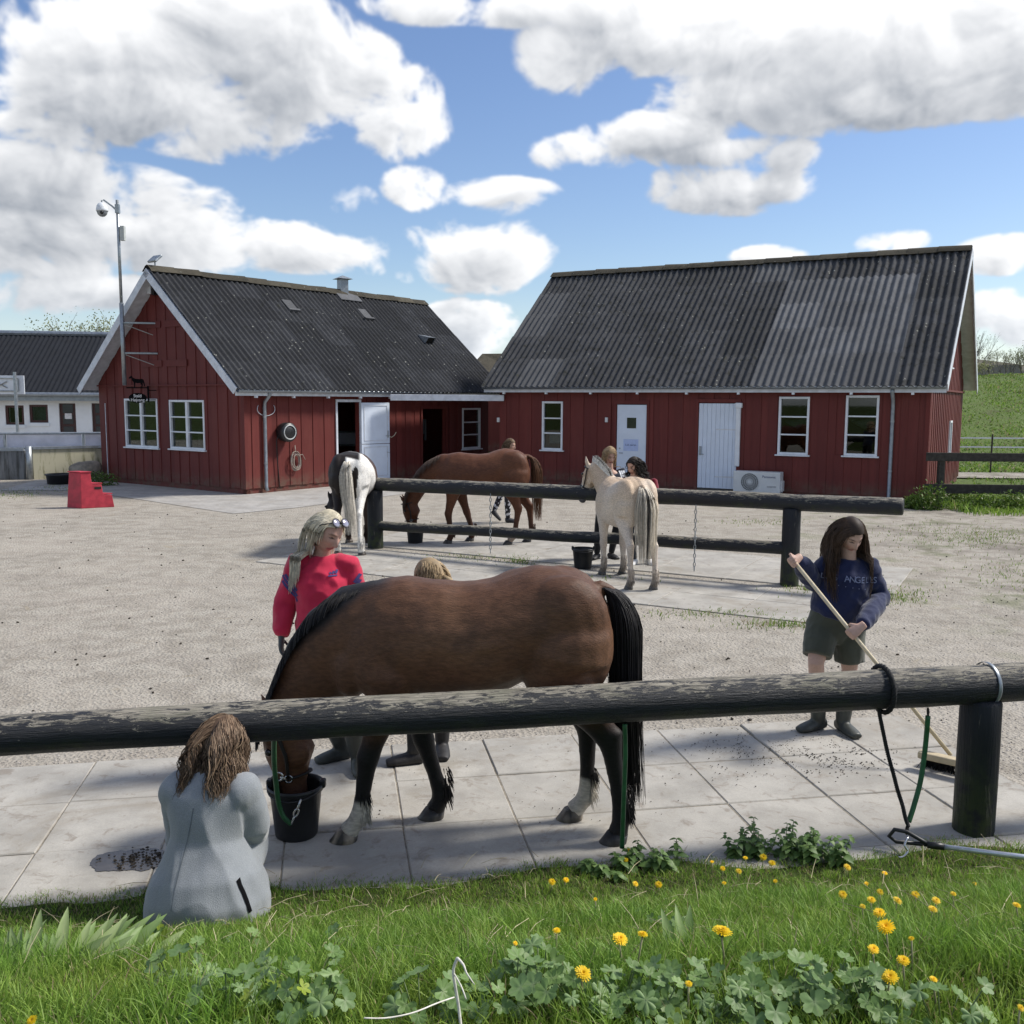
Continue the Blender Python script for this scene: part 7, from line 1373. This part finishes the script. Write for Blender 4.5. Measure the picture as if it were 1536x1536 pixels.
# ================================================================== vegetation
def leaf_mat(name, trans=.35, rough=.5):
    k = NT(name); c = k.mix(1.0, k.attr(), k.mix(k.rng(k.rnd(), 0, 1, 0, 1, False), (.75, .8, .75), (1.2, 1.15, 1.15)), 'MULTIPLY'); k.fin(c, rough, .35); t = k.n('ShaderNodeBsdfTranslucent'); k.l(c, t.inputs[0]); mx = k.n('ShaderNodeMixShader'); mx.inputs[0].default_value = trans; k.l(k.b.outputs[0], mx.inputs[1]); k.l(t.outputs[0], mx.inputs[2]); k.l(mx.outputs[0], k.out.inputs[0]); return k.m
MT['blade'] = leaf_mat('grass_blade', .4, .55); MT['leaf'] = leaf_mat('broad_leaf', .3, .5); MT['petal'] = leaf_mat('dandelion_petal', .25, .6)
def blades(name, X, Y, Z, H, Wd, lean, cols, label=None, cat=None, seed=0, mat=None):
    rs = np.random.RandomState(seed); n = len(X); a = rs.rand(n) * 2 * np.pi; b = rs.rand(n) * 2 * np.pi; ln = lean * (.25 + rs.rand(n) ** 1.3); dx, dy = np.cos(a), np.sin(a); wx, wy = np.cos(b), np.sin(b)
    V = np.empty((n, 7, 3)); 
    for i, (t, w) in enumerate(((0, 1), (.4, .85), (.75, .55))):
        off = ln * t ** 2 * H; z = Z + H * t * (1 - .25 * ln * t); cx, cy = X + dx * off, Y + dy * off
        V[:, 2 * i] = np.stack([cx - wx * Wd * w / 2, cy - wy * Wd * w / 2, z], 1); V[:, 2 * i + 1] = np.stack([cx + wx * Wd * w / 2, cy + wy * Wd * w / 2, z], 1)
    off = ln * H; V[:, 6] = np.stack([X + dx * off, Y + dy * off, Z + H * (1 - .3 * ln)], 1)
    base = np.arange(n)[:, None] * 7; tri = np.array([[0, 1, 3], [0, 3, 2], [2, 3, 5], [2, 5, 4], [4, 5, 6]]); Ft = (base[:, :, None] + tri.reshape(1, -1, 3)).reshape(-1, 3) if False else (np.arange(n)[:, None, None] * 7 + tri[None]).reshape(-1, 3)
    me = bpy.data.meshes.new(name); me.vertices.add(n * 7); me.vertices.foreach_set('co', V.ravel()); me.loops.add(Ft.size); me.loops.foreach_set('vertex_index', Ft.ravel().astype(np.int32)); me.polygons.add(len(Ft)); me.polygons.foreach_set('loop_start', np.arange(0, Ft.size, 3, dtype=np.int32)); me.polygons.foreach_set('use_smooth', np.ones(len(Ft), bool)); me.update(); me.validate()
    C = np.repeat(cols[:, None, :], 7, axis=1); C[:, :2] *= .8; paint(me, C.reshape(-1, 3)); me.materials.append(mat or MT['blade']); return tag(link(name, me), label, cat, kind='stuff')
rs = np.random.RandomState(21)
def edge_np(x): return 4.65 + .125 * (x + .4) + .06 * np.sin(x * 3.1) + .035 * np.sin(x * 8.3 + 1)
def grass_cols(n, dry=.08, dark=0.0):
    t = rs.rand(n); c = np.array([.125, .245, .03])[None] * (1 - t[:, None]) + np.array([.29, .43, .075])[None] * t[:, None]; c *= rs.uniform(.7, 1.15, (n, 1)); d = rs.rand(n) < dry; c[d] = np.array([.42, .36, .2]) * rs.uniform(.6, 1.1, (d.sum(), 1)); return c
N0 = 190000
y = 1.9 + (5.15 - 1.9) * rs.rand(N0) ** .9; x = rs.uniform(-1, 1, N0) * (.62 * y + .35); tall = np.clip((4.35 + .12 * x - y) / .75, 0, 1)
clump = np.array([mnoise.noise(Vector((a * 2.2, b * 2.2, 0))) for a, b in zip(x, y)]); clump2 = np.array([mnoise.noise(Vector((a * 7, b * 7, 4))) for a, b in zip(x, y)])
keep = (y < edge_np(x) - .01 + .06 * clump2 + .03 * rs.normal(size=N0)) & (rs.rand(N0) < np.clip(.85 + .5 * clump2 + .2 * tall, .25, 1)); x, y, tall, clump, clump2 = [q[keep] for q in (x, y, tall, clump, clump2)]; n = len(x)
z = np.array([bank_z(a, b) for a, b in zip(x, y)]) - .004
h = (.022 + .03 * rs.rand(n)) * (1 - tall) + (.055 + .085 * rs.rand(n) ** 1.4 + .05 * np.clip(clump, -.5, .6)) * tall; h = np.clip(h * (.82 + .3 * clump2), .012, .19)
cc = grass_cols(n, .05); cc *= (1 + .22 * clump2)[:, None]; cc[:, 0] *= 1 - .15 * clump; dryz = (rs.rand(n) < .16 * (1 - tall)); cc[dryz] = np.array([.34, .29, .16]) * rs.uniform(.6, 1.1, (dryz.sum(), 1))
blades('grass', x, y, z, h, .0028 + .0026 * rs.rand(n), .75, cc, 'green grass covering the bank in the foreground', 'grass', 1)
# dry stalks and straw lying in the turf
paths = []
for i in range(520):
    b = rs.uniform(2.6, 4.95); a = rs.uniform(-.58, .58) * b
    if b > edge_y(a) + .05: continue
    L = rs.uniform(.05, .2); q = rs.rand() * 6.28; zz = bank_z(a, b) + rs.uniform(.005, .05); p0 = np.array([a, b, zz]); d = np.array([math.cos(q), math.sin(q), rs.uniform(-.1, .25)]); paths.append([p0, p0 + d * L * .5 + np.array([0, 0, .01]), p0 + d * L])
o = strands(paths, .0016, .0009, MT['hair'], 'straw', None, np.tile((.5, .44, .28), (len(paths), 1)) * rs.uniform(.6, 1.2, (len(paths), 1))); tag(o, 'dry straw stalks strewn through the turf', 'straw', kind='stuff')
# ---- broad leaves
def lobed_leaf(lobes, depth, r=1.0, pleat=.10, cup=.12):
    m = MB(); n = lobes * 8; rings = [.0, .35, .7, 1.0]; vs = [(0, 0, 0)]
    for k in (1, 2, 3):
        for i in range(n + 1):
            a = R(-155) + R(310) * i / n; w = abs(math.sin(lobes * (a + R(155)) / R(310) * math.pi)); sc = .035 * math.sin(i * 2.9) if k == 3 else 0; rr = rings[k] * (1 - depth * (1 - w) * (rings[k] ** 2)) + sc
            zz = pleat * rings[k] * (w - .5) + cup * rings[k] ** 2; vs.append((rr * math.sin(a), rr * math.cos(a), zz))
    q = n + 1; f = [(0, 1 + i, 2 + i) for i in range(n)] + [(1 + k * q + i, 1 + (k + 1) * q + i, 2 + (k + 1) * q + i, 2 + k * q + i) for k in range(2) for i in range(n)]; m.add(vs, f); return m
def lance_leaf(wd=.16, ser=0.0, curl=.35, fold=.05):
    m = MB(); n = 12; vs = []
    for i in range(n + 1):
        t = i / n; w = wd * (math.sin(math.pi * t ** .8) ** .9 + .02) * (1 + ser * (1 if i % 2 else -1)); zz = -curl * t * t
        vs += [(-w, t, zz + fold * w / wd), (0, t, zz), (w, t, zz + fold * w / wd)]
    m.add(vs, [(i * 3 + j, i * 3 + j + 1, i * 3 + j + 4, i * 3 + j + 3) for i in range(n) for j in (0, 1)]); return m
def leaf_variant(mb, c, vein):
    me = mb.me(MT['leaf'], True); P = vco(me); r = np.linalg.norm(P[:, :2], axis=1); cc = np.tile(np.array(c), (len(P), 1)) * (1 + .25 * vnoise(P, 6, 2))[:, None]; cc = mixc(cc, vein, np.exp(-(P[:, 0] / .05) ** 2) * .4 + .3 * (r < .2)); paint(me, cc); return me
mal = [leaf_variant(lobed_leaf(5, .30), (.16, .26, .095), (.26, .34, .18)), leaf_variant(lobed_leaf(7, .24), (.18, .29, .09), (.28, .36, .18)), leaf_variant(lobed_leaf(5, .42, 1, .16, .2), (.13, .22, .06), (.22, .3, .13)), leaf_variant(lobed_leaf(7, .34, 1, .14, -.1), (.22, .33, .13), (.3, .38, .2))]
yel = [leaf_variant(lobed_leaf(5, .5, 1, .1, .1), (.24, .32, .035), (.3, .36, .08))]
lan = [leaf_variant(lance_leaf(.13, 0, .45, .06), (.19, .30, .09), (.30, .38, .19)), leaf_variant(lance_leaf(.11, 0, .2, .05), (.27, .37, .14), (.38, .44, .26))]
net = [leaf_variant(lance_leaf(.30, .13, .30, .06), (.10, .185, .05), (.15, .23, .08)), leaf_variant(lance_leaf(.34, .13, .5, .09), (.13, .22, .06), (.18, .26, .09))]
stem_g = plain('green_stem', (.12, .17, .06), .6)
def face_mat(n_, up_): 
    n_ = Vector(n_).normalized(); y_ = Vector(up_); y_ = (y_ - n_ * y_.dot(n_)).normalized(); return Matrix((y_.cross(n_), y_, n_)).transposed()
def mallow(px, py, nl, size, label, kinds, spread=.11, hgt=.11, name='mallow_plant', cat='plant', grp='broad-leaved plants in the bank grass'):
    b = ground_hit(px, py + (26 if py > 1455 else 14)); r = empty(name, b, label, cat, grp)
    for i in range(nl):
        a = random.uniform(0, 6.28); d = spread * math.sqrt(random.random()); h_ = hgt * random.uniform(.45, 1.15); p = b + Vector((math.cos(a) * d, math.sin(a) * d, h_)); nrm = Vector((math.cos(a) * .5 + random.uniform(-.3, .3), math.sin(a) * .4 - .35 + random.uniform(-.3, .3), .9)); s = size * random.uniform(.6, 1.2)
        m4 = (face_mat(nrm, (math.cos(a), math.sin(a), 0)) @ Matrix.Diagonal((s, s, s))).to_4x4(); m4.translation = p; link('leaf', random.choice(kinds), r, m4)
        m = MB(); m.tube([b + Vector((math.cos(a) * d * .2, math.sin(a) * d * .2, -.01)), b + Vector((math.cos(a) * d * .7, math.sin(a) * d * .7, h_ * .6)), p], .0017, 5); m.ob('stalk', stem_g, r, True)
random.seed(5)
spots = [(770, 1492, 'at the bottom, left of the three tall dandelions'), (812, 1468, 'just left of the lowest big dandelion'), (838, 1508, 'at the bottom edge below the lowest big dandelion'), (885, 1500, 'right below the lowest big dandelion'), (925, 1495, 'below the tall dandelion pair'), (965, 1528, 'at the bottom edge under the tall dandelion pair'), (1012, 1492, 'with one upright round leaf below the flat dandelion'), (1052, 1512, 'at the bottom edge under the flat dandelion'), (1098, 1500, 'between the flat dandelion and the right dandelion cluster'), (1140, 1524, 'at the bottom edge right of centre'), (1172, 1490, 'left of the right dandelion cluster, tall'), (1206, 1512, 'at the bottom, dense and grey-green'), (1246, 1492, 'below left of the right dandelion cluster'), (1288, 1514, 'at the bottom under the right dandelion cluster'), (1325, 1530, 'at the bottom edge right of the dandelion cluster'), (1415, 1528, 'at the bottom right corner'),
         (1000, 1392, 'in mid bank behind the flat dandelion'), (1034, 1408, 'in mid bank left of the flat dandelion'), (975, 1384, 'in mid bank, small, above the tall dandelions'), (340, 1512, 'at the bottom left of the grey coat side'), (440, 1498, 'at the bottom, left of the white twig, leafy'), (475, 1515, 'at the bottom edge left of the white twig'), (452, 1466, 'below the crouching woman, pale'), (516, 1425, 'in mid bank left of the white twig, small'), (366, 1428, 'directly below the crouching woman, single pale leaves'), (632, 1512, 'at the bottom just left of the white twig'), (716, 1498, 'just right of the white twig'), (276, 1470, 'below the crouching woman on the left, single leaf'), (582, 1432, 'in mid bank above the white twig')]
for i, (px, py, lb) in enumerate(spots):
    big = py > 1455; mallow(px, py, random.randint(9, 13) if big else random.randint(3, 6), .028 if big else .024, 'grey-green lobed mallow ' + lb, mal, .10 if big else .07, .10 if big else .07)
mallow(243, 1418, 4, .036, 'bright yellow-green lobed plant at the hem of the grey coat', yel, .05, .11)
mallow(410, 1515, 5, .034, 'yellow-green lobed plant at the bottom left of centre', yel, .08, .09)
mallow(1030, 1532, 4, .034, 'bright green lobed plant at the bottom centre edge', yel, .08, .07)
b = ground_hit(95, 1452); pl_ = empty('plantain_clump', b, 'clump of pale ribbed plantain leaves at the left edge', 'plant')
for i in range(44):
    a = random.uniform(0, 6.28); d = .17 * math.sqrt(random.random()); p = b + Vector((math.cos(a) * d * 1.5, math.sin(a) * d * .6, 0)); p.z = bank_z(p.x, p.y); L = random.uniform(.11, .19); out = Vector((math.cos(a) * .6 + .2, math.sin(a) * .5, random.uniform(.7, 1.2))).normalized()
    m4 = (face_mat(Vector((random.uniform(-.4, .4), -.8, .5)), out) @ Matrix.Diagonal((L, L, L))).to_4x4(); m4.translation = p; link('leaf', random.choice(lan), pl_, m4)
for px, py, lb in ((1020, 1432, 'single upright dock leaf left of the flat dandelion'), (228, 1434, 'yellowing dock leaf below the grey coat'), (1010, 1440, 'narrow dock leaf standing left of the flat dandelion')):
    b = ground_hit(px, py); r = empty('dock_plant', b, lb, 'plant', 'dock leaves')
    for j in range(2):
        m4 = (face_mat(Vector((random.uniform(-.3, .3), -.9, .2)), Vector((random.uniform(-.2, .2), 0, 1))) @ Matrix.Diagonal((.13, .13, .13))).to_4x4(); m4.translation = b + Vector((j * .02, 0, 0)); link('leaf', lan[0], r, m4)
def nettle(px, py, ns, hgt, label):
    ns, hgt = ns + 2, hgt * 1.25; b = ground_hit(px, py + 9); r = empty('nettle_plant', b, label, 'plant', 'nettles along the paving edge')
    for s_ in range(ns):
        a = random.uniform(0, 6.28); p0 = b + Vector((random.uniform(-.10, .10), random.uniform(-.05, .05), 0)); p0.z = bank_z(p0.x, p0.y); tip = p0 + Vector((math.cos(a) * .06, math.sin(a) * .06, hgt * random.uniform(.7, 1.15))); m = MB(); m.tube([p0, L3(p0, tip, .5) + Vector((.01, 0, 0)), tip], .002, 5); m.ob('stem', stem_g, r, True)
        for k in range(6):
            q = L3(p0, tip, .3 + .7 * k / 5); aa = a + k * 1.57; sz = .055 * (1.1 - .5 * k / 5) * random.uniform(.8, 1.2)
            for s2 in (0, math.pi):
                o_ = Vector((math.cos(aa + s2), math.sin(aa + s2), .25)); m4 = (face_mat(Vector((random.uniform(-.2, .2), random.uniform(-.3, .1), 1)), o_) @ Matrix.Diagonal((sz, sz, sz))).to_4x4(); m4.translation = q; link('leaf', random.choice(net), r, m4)
for px, py, ns, h_, lb in ((1120, 1283, 4, .10, 'nettle at the left end of the large nettle patch'), (1150, 1280, 5, .14, 'tall nettle left of centre in the nettle patch'), (1183, 1282, 5, .13, 'nettle in the middle of the nettle patch'), (1215, 1284, 5, .12, 'nettle right of centre in the nettle patch'), (1243, 1286, 4, .10, 'nettle at the right end of the nettle patch'), (962, 1296, 4, .08, 'low nettle beside the hanging green hose'), (992, 1294, 4, .09, 'low nettle right of the hanging green hose'), (905, 1302, 3, .06, 'small nettle left of the hanging green hose')): nettle(px, py, ns, h_, lb)
# ---- dandelions
def dandelion_head():
    m = MB(); rs2 = np.random.RandomState(4)
    for ring, (n_, r_, tilt) in enumerate(((20, 1.0, .10), (18, .82, .35), (14, .6, .65), (9, .36, 1.0))):
        for i in range(n_):
            a = 2 * math.pi * (i + .5 * (ring % 2)) / n_ + rs2.uniform(-.08, .08); l = r_ * rs2.uniform(.9, 1.06); d = Vector((math.cos(a), math.sin(a), 0)); s = Vector((-d.y, d.x, 0)); z0 = .06 * ring; e = d * l + Z1 * (z0 + tilt * l * .55 + .06); mid_ = d * l * .5 + Z1 * (z0 + tilt * l * .3 + .09)
            m.add([d * .05 - s * .04 + Z1 * z0, d * .05 + s * .04 + Z1 * z0, mid_ + s * .10, e + s * .075, e - s * .075, mid_ - s * .10], [(0, 1, 2, 5), (5, 2, 3, 4)])
    me = m.me(MT['petal']); P = vco(me); c = np.tile(np.array((.85, .60, .008)), (len(P), 1)); c = mixc(c, (.80, .44, .004), (np.linalg.norm(P[:, :2], axis=1) < .35) * .6); paint(me, c); return me
dh = dandelion_head(); sep = MB(); sep.lathe((0, 0, 0), [(.05, -.55), (.25, -.45), (.32, -.2), (.30, .02), (.12, .05)], 10); sepm = sep.me(stem_g, True); stem_d = plain('dandelion_stem', (.28, .27, .15), .6)
DL = [(943, 1276, 8, 9), (939, 1290, 10, 9), (828, 1323, 12, 9), (849, 1320, 10, 9), (953, 1326, 10, 9), (988, 1327, 12, 9), (893, 1349, 7, 8), (1145, 1286, 12, 9), (1158, 1295, 12, 9), (1118, 1287, 8, 8), (1084, 1303, 9, 8), (1108, 1307, 10, 8), (1068, 1293, 7, 8), (1086, 1325, 8, 8), (1163, 1322, 8, 8), (1271, 1301, 12, 9), (1327, 1310, 9, 8), (1264, 1342, 14, 12), (1300, 1326, 9, 8), (1320, 1338, 11, 9), (1307, 1350, 14, 12), (1294, 1360, 10, 9), (1346, 1351, 15, 16), (1319, 1370, 20, 20), (1373, 1342, 13, 10), (1404, 1351, 14, 10), (1399, 1364, 15, 12), (1463, 1326, 8, 8), (1525, 1358, 13, 10), (1430, 1341, 10, 8), (1329, 1391, 28, 42), (930, 1409, 25, 62), (964, 1402, 18, 78), (1083, 1398, 32, 72), (835, 1396, 13, 24), (874, 1461, 29, 26), (1310, 1424, 18, 26), (1355, 1441, 20, 28), (1335, 1466, 27, 24), (1400, 1469, 13, 18), (1033, 1476, 13, 12), (1367, 1408, 10, 16), (773, 1415, 8, 10), (1531, 1512, 12, 12), (48, 1531, 18, 12)]
big_l = {(1329, 1391): 'largest round dandelion, uppermost in the right cluster', (930, 1409): 'round dandelion on a straight stalk, left of the tall pair', (964, 1402): 'flat dandelion on a slanting stalk, right of the tall pair', (1083, 1398): 'wide flat dandelion on a tall straight stalk', (874, 1461): 'low round dandelion among mallow leaves, leftmost of the big ones', (1310, 1424): 'dandelion left of centre in the right cluster', (1355, 1441): 'tilted dandelion at the right of the right cluster', (1335, 1466): 'wide dandelion lowest in the right cluster', (835, 1396): 'half-open dandelion left of the tall pair', (1319, 1370): 'dandelion just above the largest one in the right cluster', (1400, 1469): 'small side-on dandelion right of the right cluster', (1033, 1476): 'dandelion half hidden behind a round mallow leaf', (48, 1531): 'dandelion at the bottom left corner', (1531, 1512): 'dandelion at the bottom right corner'}
ORD = 'first second third fourth fifth sixth seventh eighth ninth tenth eleventh twelfth thirteenth fourteenth fifteenth sixteenth seventeenth eighteenth nineteenth twentieth'.split()
small_e = sorted(q[0] for q in DL if (q[0], q[1]) not in big_l and q[1] < 1335); small_m = sorted(q[0] for q in DL if (q[0], q[1]) not in big_l and q[1] >= 1335)
for fx_, fy, dia, stp in DL:
    stp = max(stp, 18) if fy < 1335 else max(stp, 42) if fy < 1380 else max(stp, 64)
    b = ground_hit(fx_ + random.uniform(-3, 3) - (14 if (fx_, fy) == (964, 1402) else 0), fy + stp); p = dp(fx_, fy, b.y); s = dia * b.y / F_PX / 2; lb = big_l[(fx_, fy)] if (fx_, fy) in big_l else (f'small yellow dandelion near the paving edge, {ORD[small_e.index(fx_)]} from the left' if fy < 1335 else f'small yellow dandelion in mid bank, {ORD[small_m.index(fx_)]} of those from the left')
    r = empty('dandelion', b, lb, 'dandelion', 'dandelions in the bank grass'); ax_ = Vector((random.uniform(-.35, .35), random.uniform(-.75, -.15) if dia < 25 else -.45, 1)); 
    if (fx_, fy) in ((1083, 1398), (964, 1402)): ax_ = Vector((.1, .02, 1))
    rt = ax_.to_track_quat('Z', 'Y').to_matrix() @ Matrix.Rotation(random.uniform(0, 6), 3, 'Z'); m4 = (rt @ Matrix.Diagonal((s, s, s))).to_4x4(); m4.translation = p; link('flower', dh, r, m4); link('sepals', sepm, r, m4)
    m = MB(); m.tube([b - Z1 * .01, L3(b, p, .5) + Vector((random.uniform(-.006, .006), 0, 0)), p - ax_.normalized() * s * .4], .0024, 6); m.ob('stem', stem_d, r, True)
# ---- white dead twig
q0 = ground_hit(690, 1560); dk_ = q0.y; tw = empty('dead_twig', q0, 'bleached white dead twig standing in the bottom grass', 'twig'); wt = plain('bleached_wood', (.66, .63, .56), .8, .2, 40)
m = MB(); m.tube(spath([dp(692, 1545, dk_ - .02), dp(688, 1510, dk_), dp(683, 1480, dk_), dp(680, 1455, dk_), dp(686, 1437, dk_)], 14), [.0036] * 10 + [.0032] * 4, 7); m.ob('stem', wt, tw, True)
m = MB(); m.tube(spath([dp(686, 1437, dk_), dp(695, 1447, dk_ - .02), dp(700, 1460, dk_ - .03), dp(712, 1477, dk_ - .03)], 10), [.0032, .003, .0028, .0026, .0024, .0022, .002, .0017, .0014, .001], 6); m.tube(spath([dp(681, 1460, dk_), dp(692, 1480, dk_ - .02), dp(699, 1499, dk_ - .03)], 8), .0018, 5); m.ob('side_branch', wt, tw, True)
m = MB(); m.tube(spath([dp(546, 1527, dk_ - .26), dp(580, 1527, dk_ - .24), dp(620, 1519, dk_ - .2), dp(655, 1505, dk_ - .14), dp(681, 1496, dk_ - .08)], 14), .0017, 6); m.ob('lying_branch', wt, tw, True)
# ---- verge, hill tussocks, weeds at the barn corner
n = 9000; x = rs.uniform(9.6, 19, n); y = rs.uniform(19.9, 23.4, n); k_ = (y > 20.3 + .35 * np.sin(x * 1.7) + .25 * rs.normal(size=n)) & (y < 22.8 + .1 * (x - 10)); x, y = x[k_], y[k_]; n = len(x)
cc = grass_cols(n, .04) * 1.05; cl = np.array([mnoise.noise(Vector((a * 1.2, b * 1.2, 7))) for a, b in zip(x, y)]); blades('verge_grass', x, y, np.zeros(n), (.09 + .14 * rs.rand(n)) * (1 + .9 * np.clip(cl, -.6, 1)), .012 + .012 * rs.rand(n), .8, cc, 'rough green weeds and grass below the dark board fence', 'grass', 4)
px_, py_ = [], []
for (cx, cy, sx_, sy_, k_) in ((780, 843, 14, 4, 260), (1235, 887, 30, 4, 420), (690, 838, 40, 3, 240), (1345, 895, 26, 7, 420), (1480, 808, 40, 8, 700), (1400, 800, 50, 10, 500), (1180, 938, 40, 4, 420), (1060, 922, 60, 4, 260), (1510, 860, 40, 14, 300), (20, 741, 24, 4, 400), (85, 732, 16, 3, 250), (900, 868, 40, 3, 160), (1140, 783, 40, 3, 200)):
    px_ += list(rs.normal(cx, sx_, k_)); py_ += list(rs.normal(cy, sy_, k_))
yw = [gp(a, b) for a, b in zip(px_, py_)]; n = len(yw); x = np.array([q.x for q in yw]); y = np.array([q.y for q in yw]); blades('yard_weeds', x, y, np.zeros(n), .02 + .045 * rs.rand(n), .006 + .006 * rs.rand(n), 1.0, grass_cols(n, .2) * .8, 'thin weeds growing in patches on the gravel and along the slabs', 'weeds', 9)
n = 60000; x = rs.uniform(11, 46, n); y = 32.8 + 40 * rs.rand(n) ** 1.2; z = np.array([hill_z(a, b) for a, b in zip(x, y)]); cl = np.array([mnoise.noise(Vector((a * .45, b * .45, 3))) for a, b in zip(x, y)]); cc = grass_cols(n, .16) * (.85 + .45 * cl)[:, None]; blades('hill_grass', x, y, z, (.06 + .12 * rs.rand(n)) * (1 + .9 * np.clip(cl, -.6, 1)), .035 + .035 * rs.rand(n), 1.2, cc, 'rough pasture grass on the rising slope behind the fence', 'grass', 6)
n = 5000; x = rs.uniform(10.5, 26, n); y = rs.uniform(22.6, 30, n); k_ = np.array([mnoise.noise(Vector((a * .6, b * .6, 9))) for a, b in zip(x, y)]) > -.15; k_ &= ~((x < 14) & (y > 21 + (x - 9.5) * 1.9 - .4)); x, y = x[k_], y[k_]; n = len(x); blades('paddock_grass', x, y, np.full(n, -.02), .06 + .10 * rs.rand(n), .02 + .02 * rs.rand(n), .9, grass_cols(n, .15) * .9, 'patchy paddock grass between the board fence and the tape fence', 'grass', 8)
def leafy_mass(name, c, rx, ry, rz, n_, size, cols, parent, seed):
    r_ = np.random.RandomState(seed); d = r_.normal(size=(n_, 3)); d /= np.linalg.norm(d, axis=1, keepdims=True); rad = r_.rand(n_, 1) ** .45; P = d * rad * np.array([rx, ry, rz]); P *= (1 + .35 * np.array([mnoise.noise(Vector(q * 2.2)) for q in d]))[:, None]; P = P + np.array(c); P[:, 2] = np.maximum(P[:, 2], .01); a = r_.normal(size=(n_, 3)); a /= np.linalg.norm(a, axis=1, keepdims=True); b = np.cross(a, r_.normal(size=(n_, 3))); b /= np.linalg.norm(b, axis=1, keepdims=True); s = size * r_.uniform(.6, 1.3, (n_, 1))
    V = np.stack([P - a * s, P + b * s * .5, P + a * s, P - b * s * .5], 1).reshape(-1, 3); me = bpy.data.meshes.new(name); F_ = np.arange(n_ * 4).reshape(-1, 4); me.from_pydata(V.tolist(), [], F_.tolist()); me.materials.append(MT['leaf']); cl = np.array(cols[0]) + (np.array(cols[1]) - np.array(cols[0])) * r_.rand(n_, 1); paint(me, np.repeat(cl, 4, axis=0)); return link(name, me, parent)
for i, (px, py, rx, rz, lb) in enumerate(((1400, 766, .45, .38, 'leafy weed clump at the foot of the board fence post'), (1432, 760, .5, .34, 'leafy weed clump right of the large barn corner'), (1378, 764, .3, .2, 'low weed clump at the large barn corner'), (1475, 768, .5, .25, 'low weed clump under the board fence'), (1525, 768, .5, .28, 'weed clump under the board fence at the right edge'))):
    q = gp(px, py); w = empty('weed_clump', q, lb, 'weeds', 'weeds by the large barn'); leafy_mass('foliage', (q.x, q.y + .2, rz * .6), rx, .3, rz, 900, .035, ((.06, .12, .02), (.16, .24, .04)), w, i)
    for j in range(5): a = random.uniform(-.8, .8) * rx; m = MB(); m.tube([(q.x + a * .6, q.y + .2, 0), (q.x + a, q.y + .2, rz * 1.1)], .006, 4); m.ob('stem', stem_g, w)
q = gp(148, 729); w = empty('weed_clump', q, 'weeds at the foot of the left barn behind the red block', 'weeds'); leafy_mass('foliage', (q.x, q.y + .1, .14), .5, .25, .26, 700, .035, ((.05, .10, .02), (.13, .2, .05)), w, 9); m = MB(); m.tube([(q.x, q.y, 0), (q.x + .05, q.y, .3)], .008, 4); m.ob('stem', stem_g, w)
# ---- bare shrubs and the tree behind the left barn
barkm = plain('shrub_bark', (.13, .115, .095), .9)
def shrub(label, x, y, z, h, leaves, seed, spread=.5, lc=((.20, .22, .10), (.32, .34, .17)), ls=.05, group='shrubs on the skyline', stems=5):
    r_ = random.Random(seed); root = empty('shrub', (x, y, z), label, 'shrub', group); trunk, twigs, tips = MB(), MB(), []
    def grow(p, d, L, r, depth):
        q = p + d * L * .5 + Vector((r_.uniform(-.06, .06), r_.uniform(-.06, .06), 0)) * L; e = p + d * L; (trunk if depth < 2 else twigs).tube([p, q, e], [r, r * .85, r * .65], 5 if depth < 2 else 3); tips.append(e); tips.append(q)
        if depth < 4:
            for i in range(r_.choice((2, 3, 3))): dd = (d + Vector((r_.uniform(-1, 1) * spread * 1.3, r_.uniform(-1, 1) * spread, r_.uniform(-.1, .55)))).normalized(); grow(e if i else q, dd, L * r_.uniform(.55, .8), r * .6, depth + 1)
    for i in range(stems): grow(Vector((x + r_.uniform(-.5, .5) * h * .3, y, z - .1)), Vector((r_.uniform(-.5, .5), r_.uniform(-.4, .4), 1)).normalized(), h * .36, h * .012, 0)
    trunk.ob('trunk', barkm, root); twigs.ob('crown', barkm, root)
    if leaves:
        rn = np.random.RandomState(seed); T = np.array([tuple(t) for t in tips]); T = T[rn.randint(0, len(T), leaves)] + rn.normal(size=(leaves, 3)) * h * .05; a = rn.normal(size=(leaves, 3)); a /= np.linalg.norm(a, axis=1, keepdims=True); b = np.cross(a, rn.normal(size=(leaves, 3))); b /= np.linalg.norm(b, axis=1, keepdims=True); V = np.stack([T - a * ls, T + b * ls * .6, T + a * ls, T - b * ls * .6], 1).reshape(-1, 3); me = bpy.data.meshes.new('l'); me.from_pydata(V.tolist(), [], np.arange(leaves * 4).reshape(-1, 4).tolist()); me.materials.append(MT['leaf']); cl = np.array(lc[0]) + (np.array(lc[1]) - np.array(lc[0])) * rn.rand(leaves, 1); paint(me, np.repeat(cl, 4, axis=0)); link('leaves', me, root)
for i, (px, top, d, lv, lb) in enumerate(((1462, 490, 66, 60, 'tallest bare shrub beside the large barn gable'), (1490, 520, 68, 200, 'bare shrub second from the barn on the skyline'), (1512, 516, 70, 350, 'budding shrub in the middle of the skyline row'), (1534, 524, 69, 300, 'budding shrub at the right edge of the skyline'), (1476, 540, 64, 300, 'low shrub in front of the skyline row'), (1550, 505, 71, 300, 'shrub beyond the right edge of the skyline'))):
    x_ = dp(px, 560, d).x; z_ = hill_z(x_, d); shrub(lb, x_, d, z_, dp(px, top, d).z - z_, lv, i + 3)
for i, (px, top, d, lb) in enumerate(((118, 474, 58, 'pale budding tree above the white house roof, left'), (150, 480, 60, 'pale budding tree above the white house roof, right'))):
    x_ = dp(px, 560, d).x; shrub(lb, x_, d, 0, dp(px, top, d).z, 6000, 20 + i, .5, ((.22, .24, .10), (.36, .36, .19)), .065, 'trees behind the white house', 6)
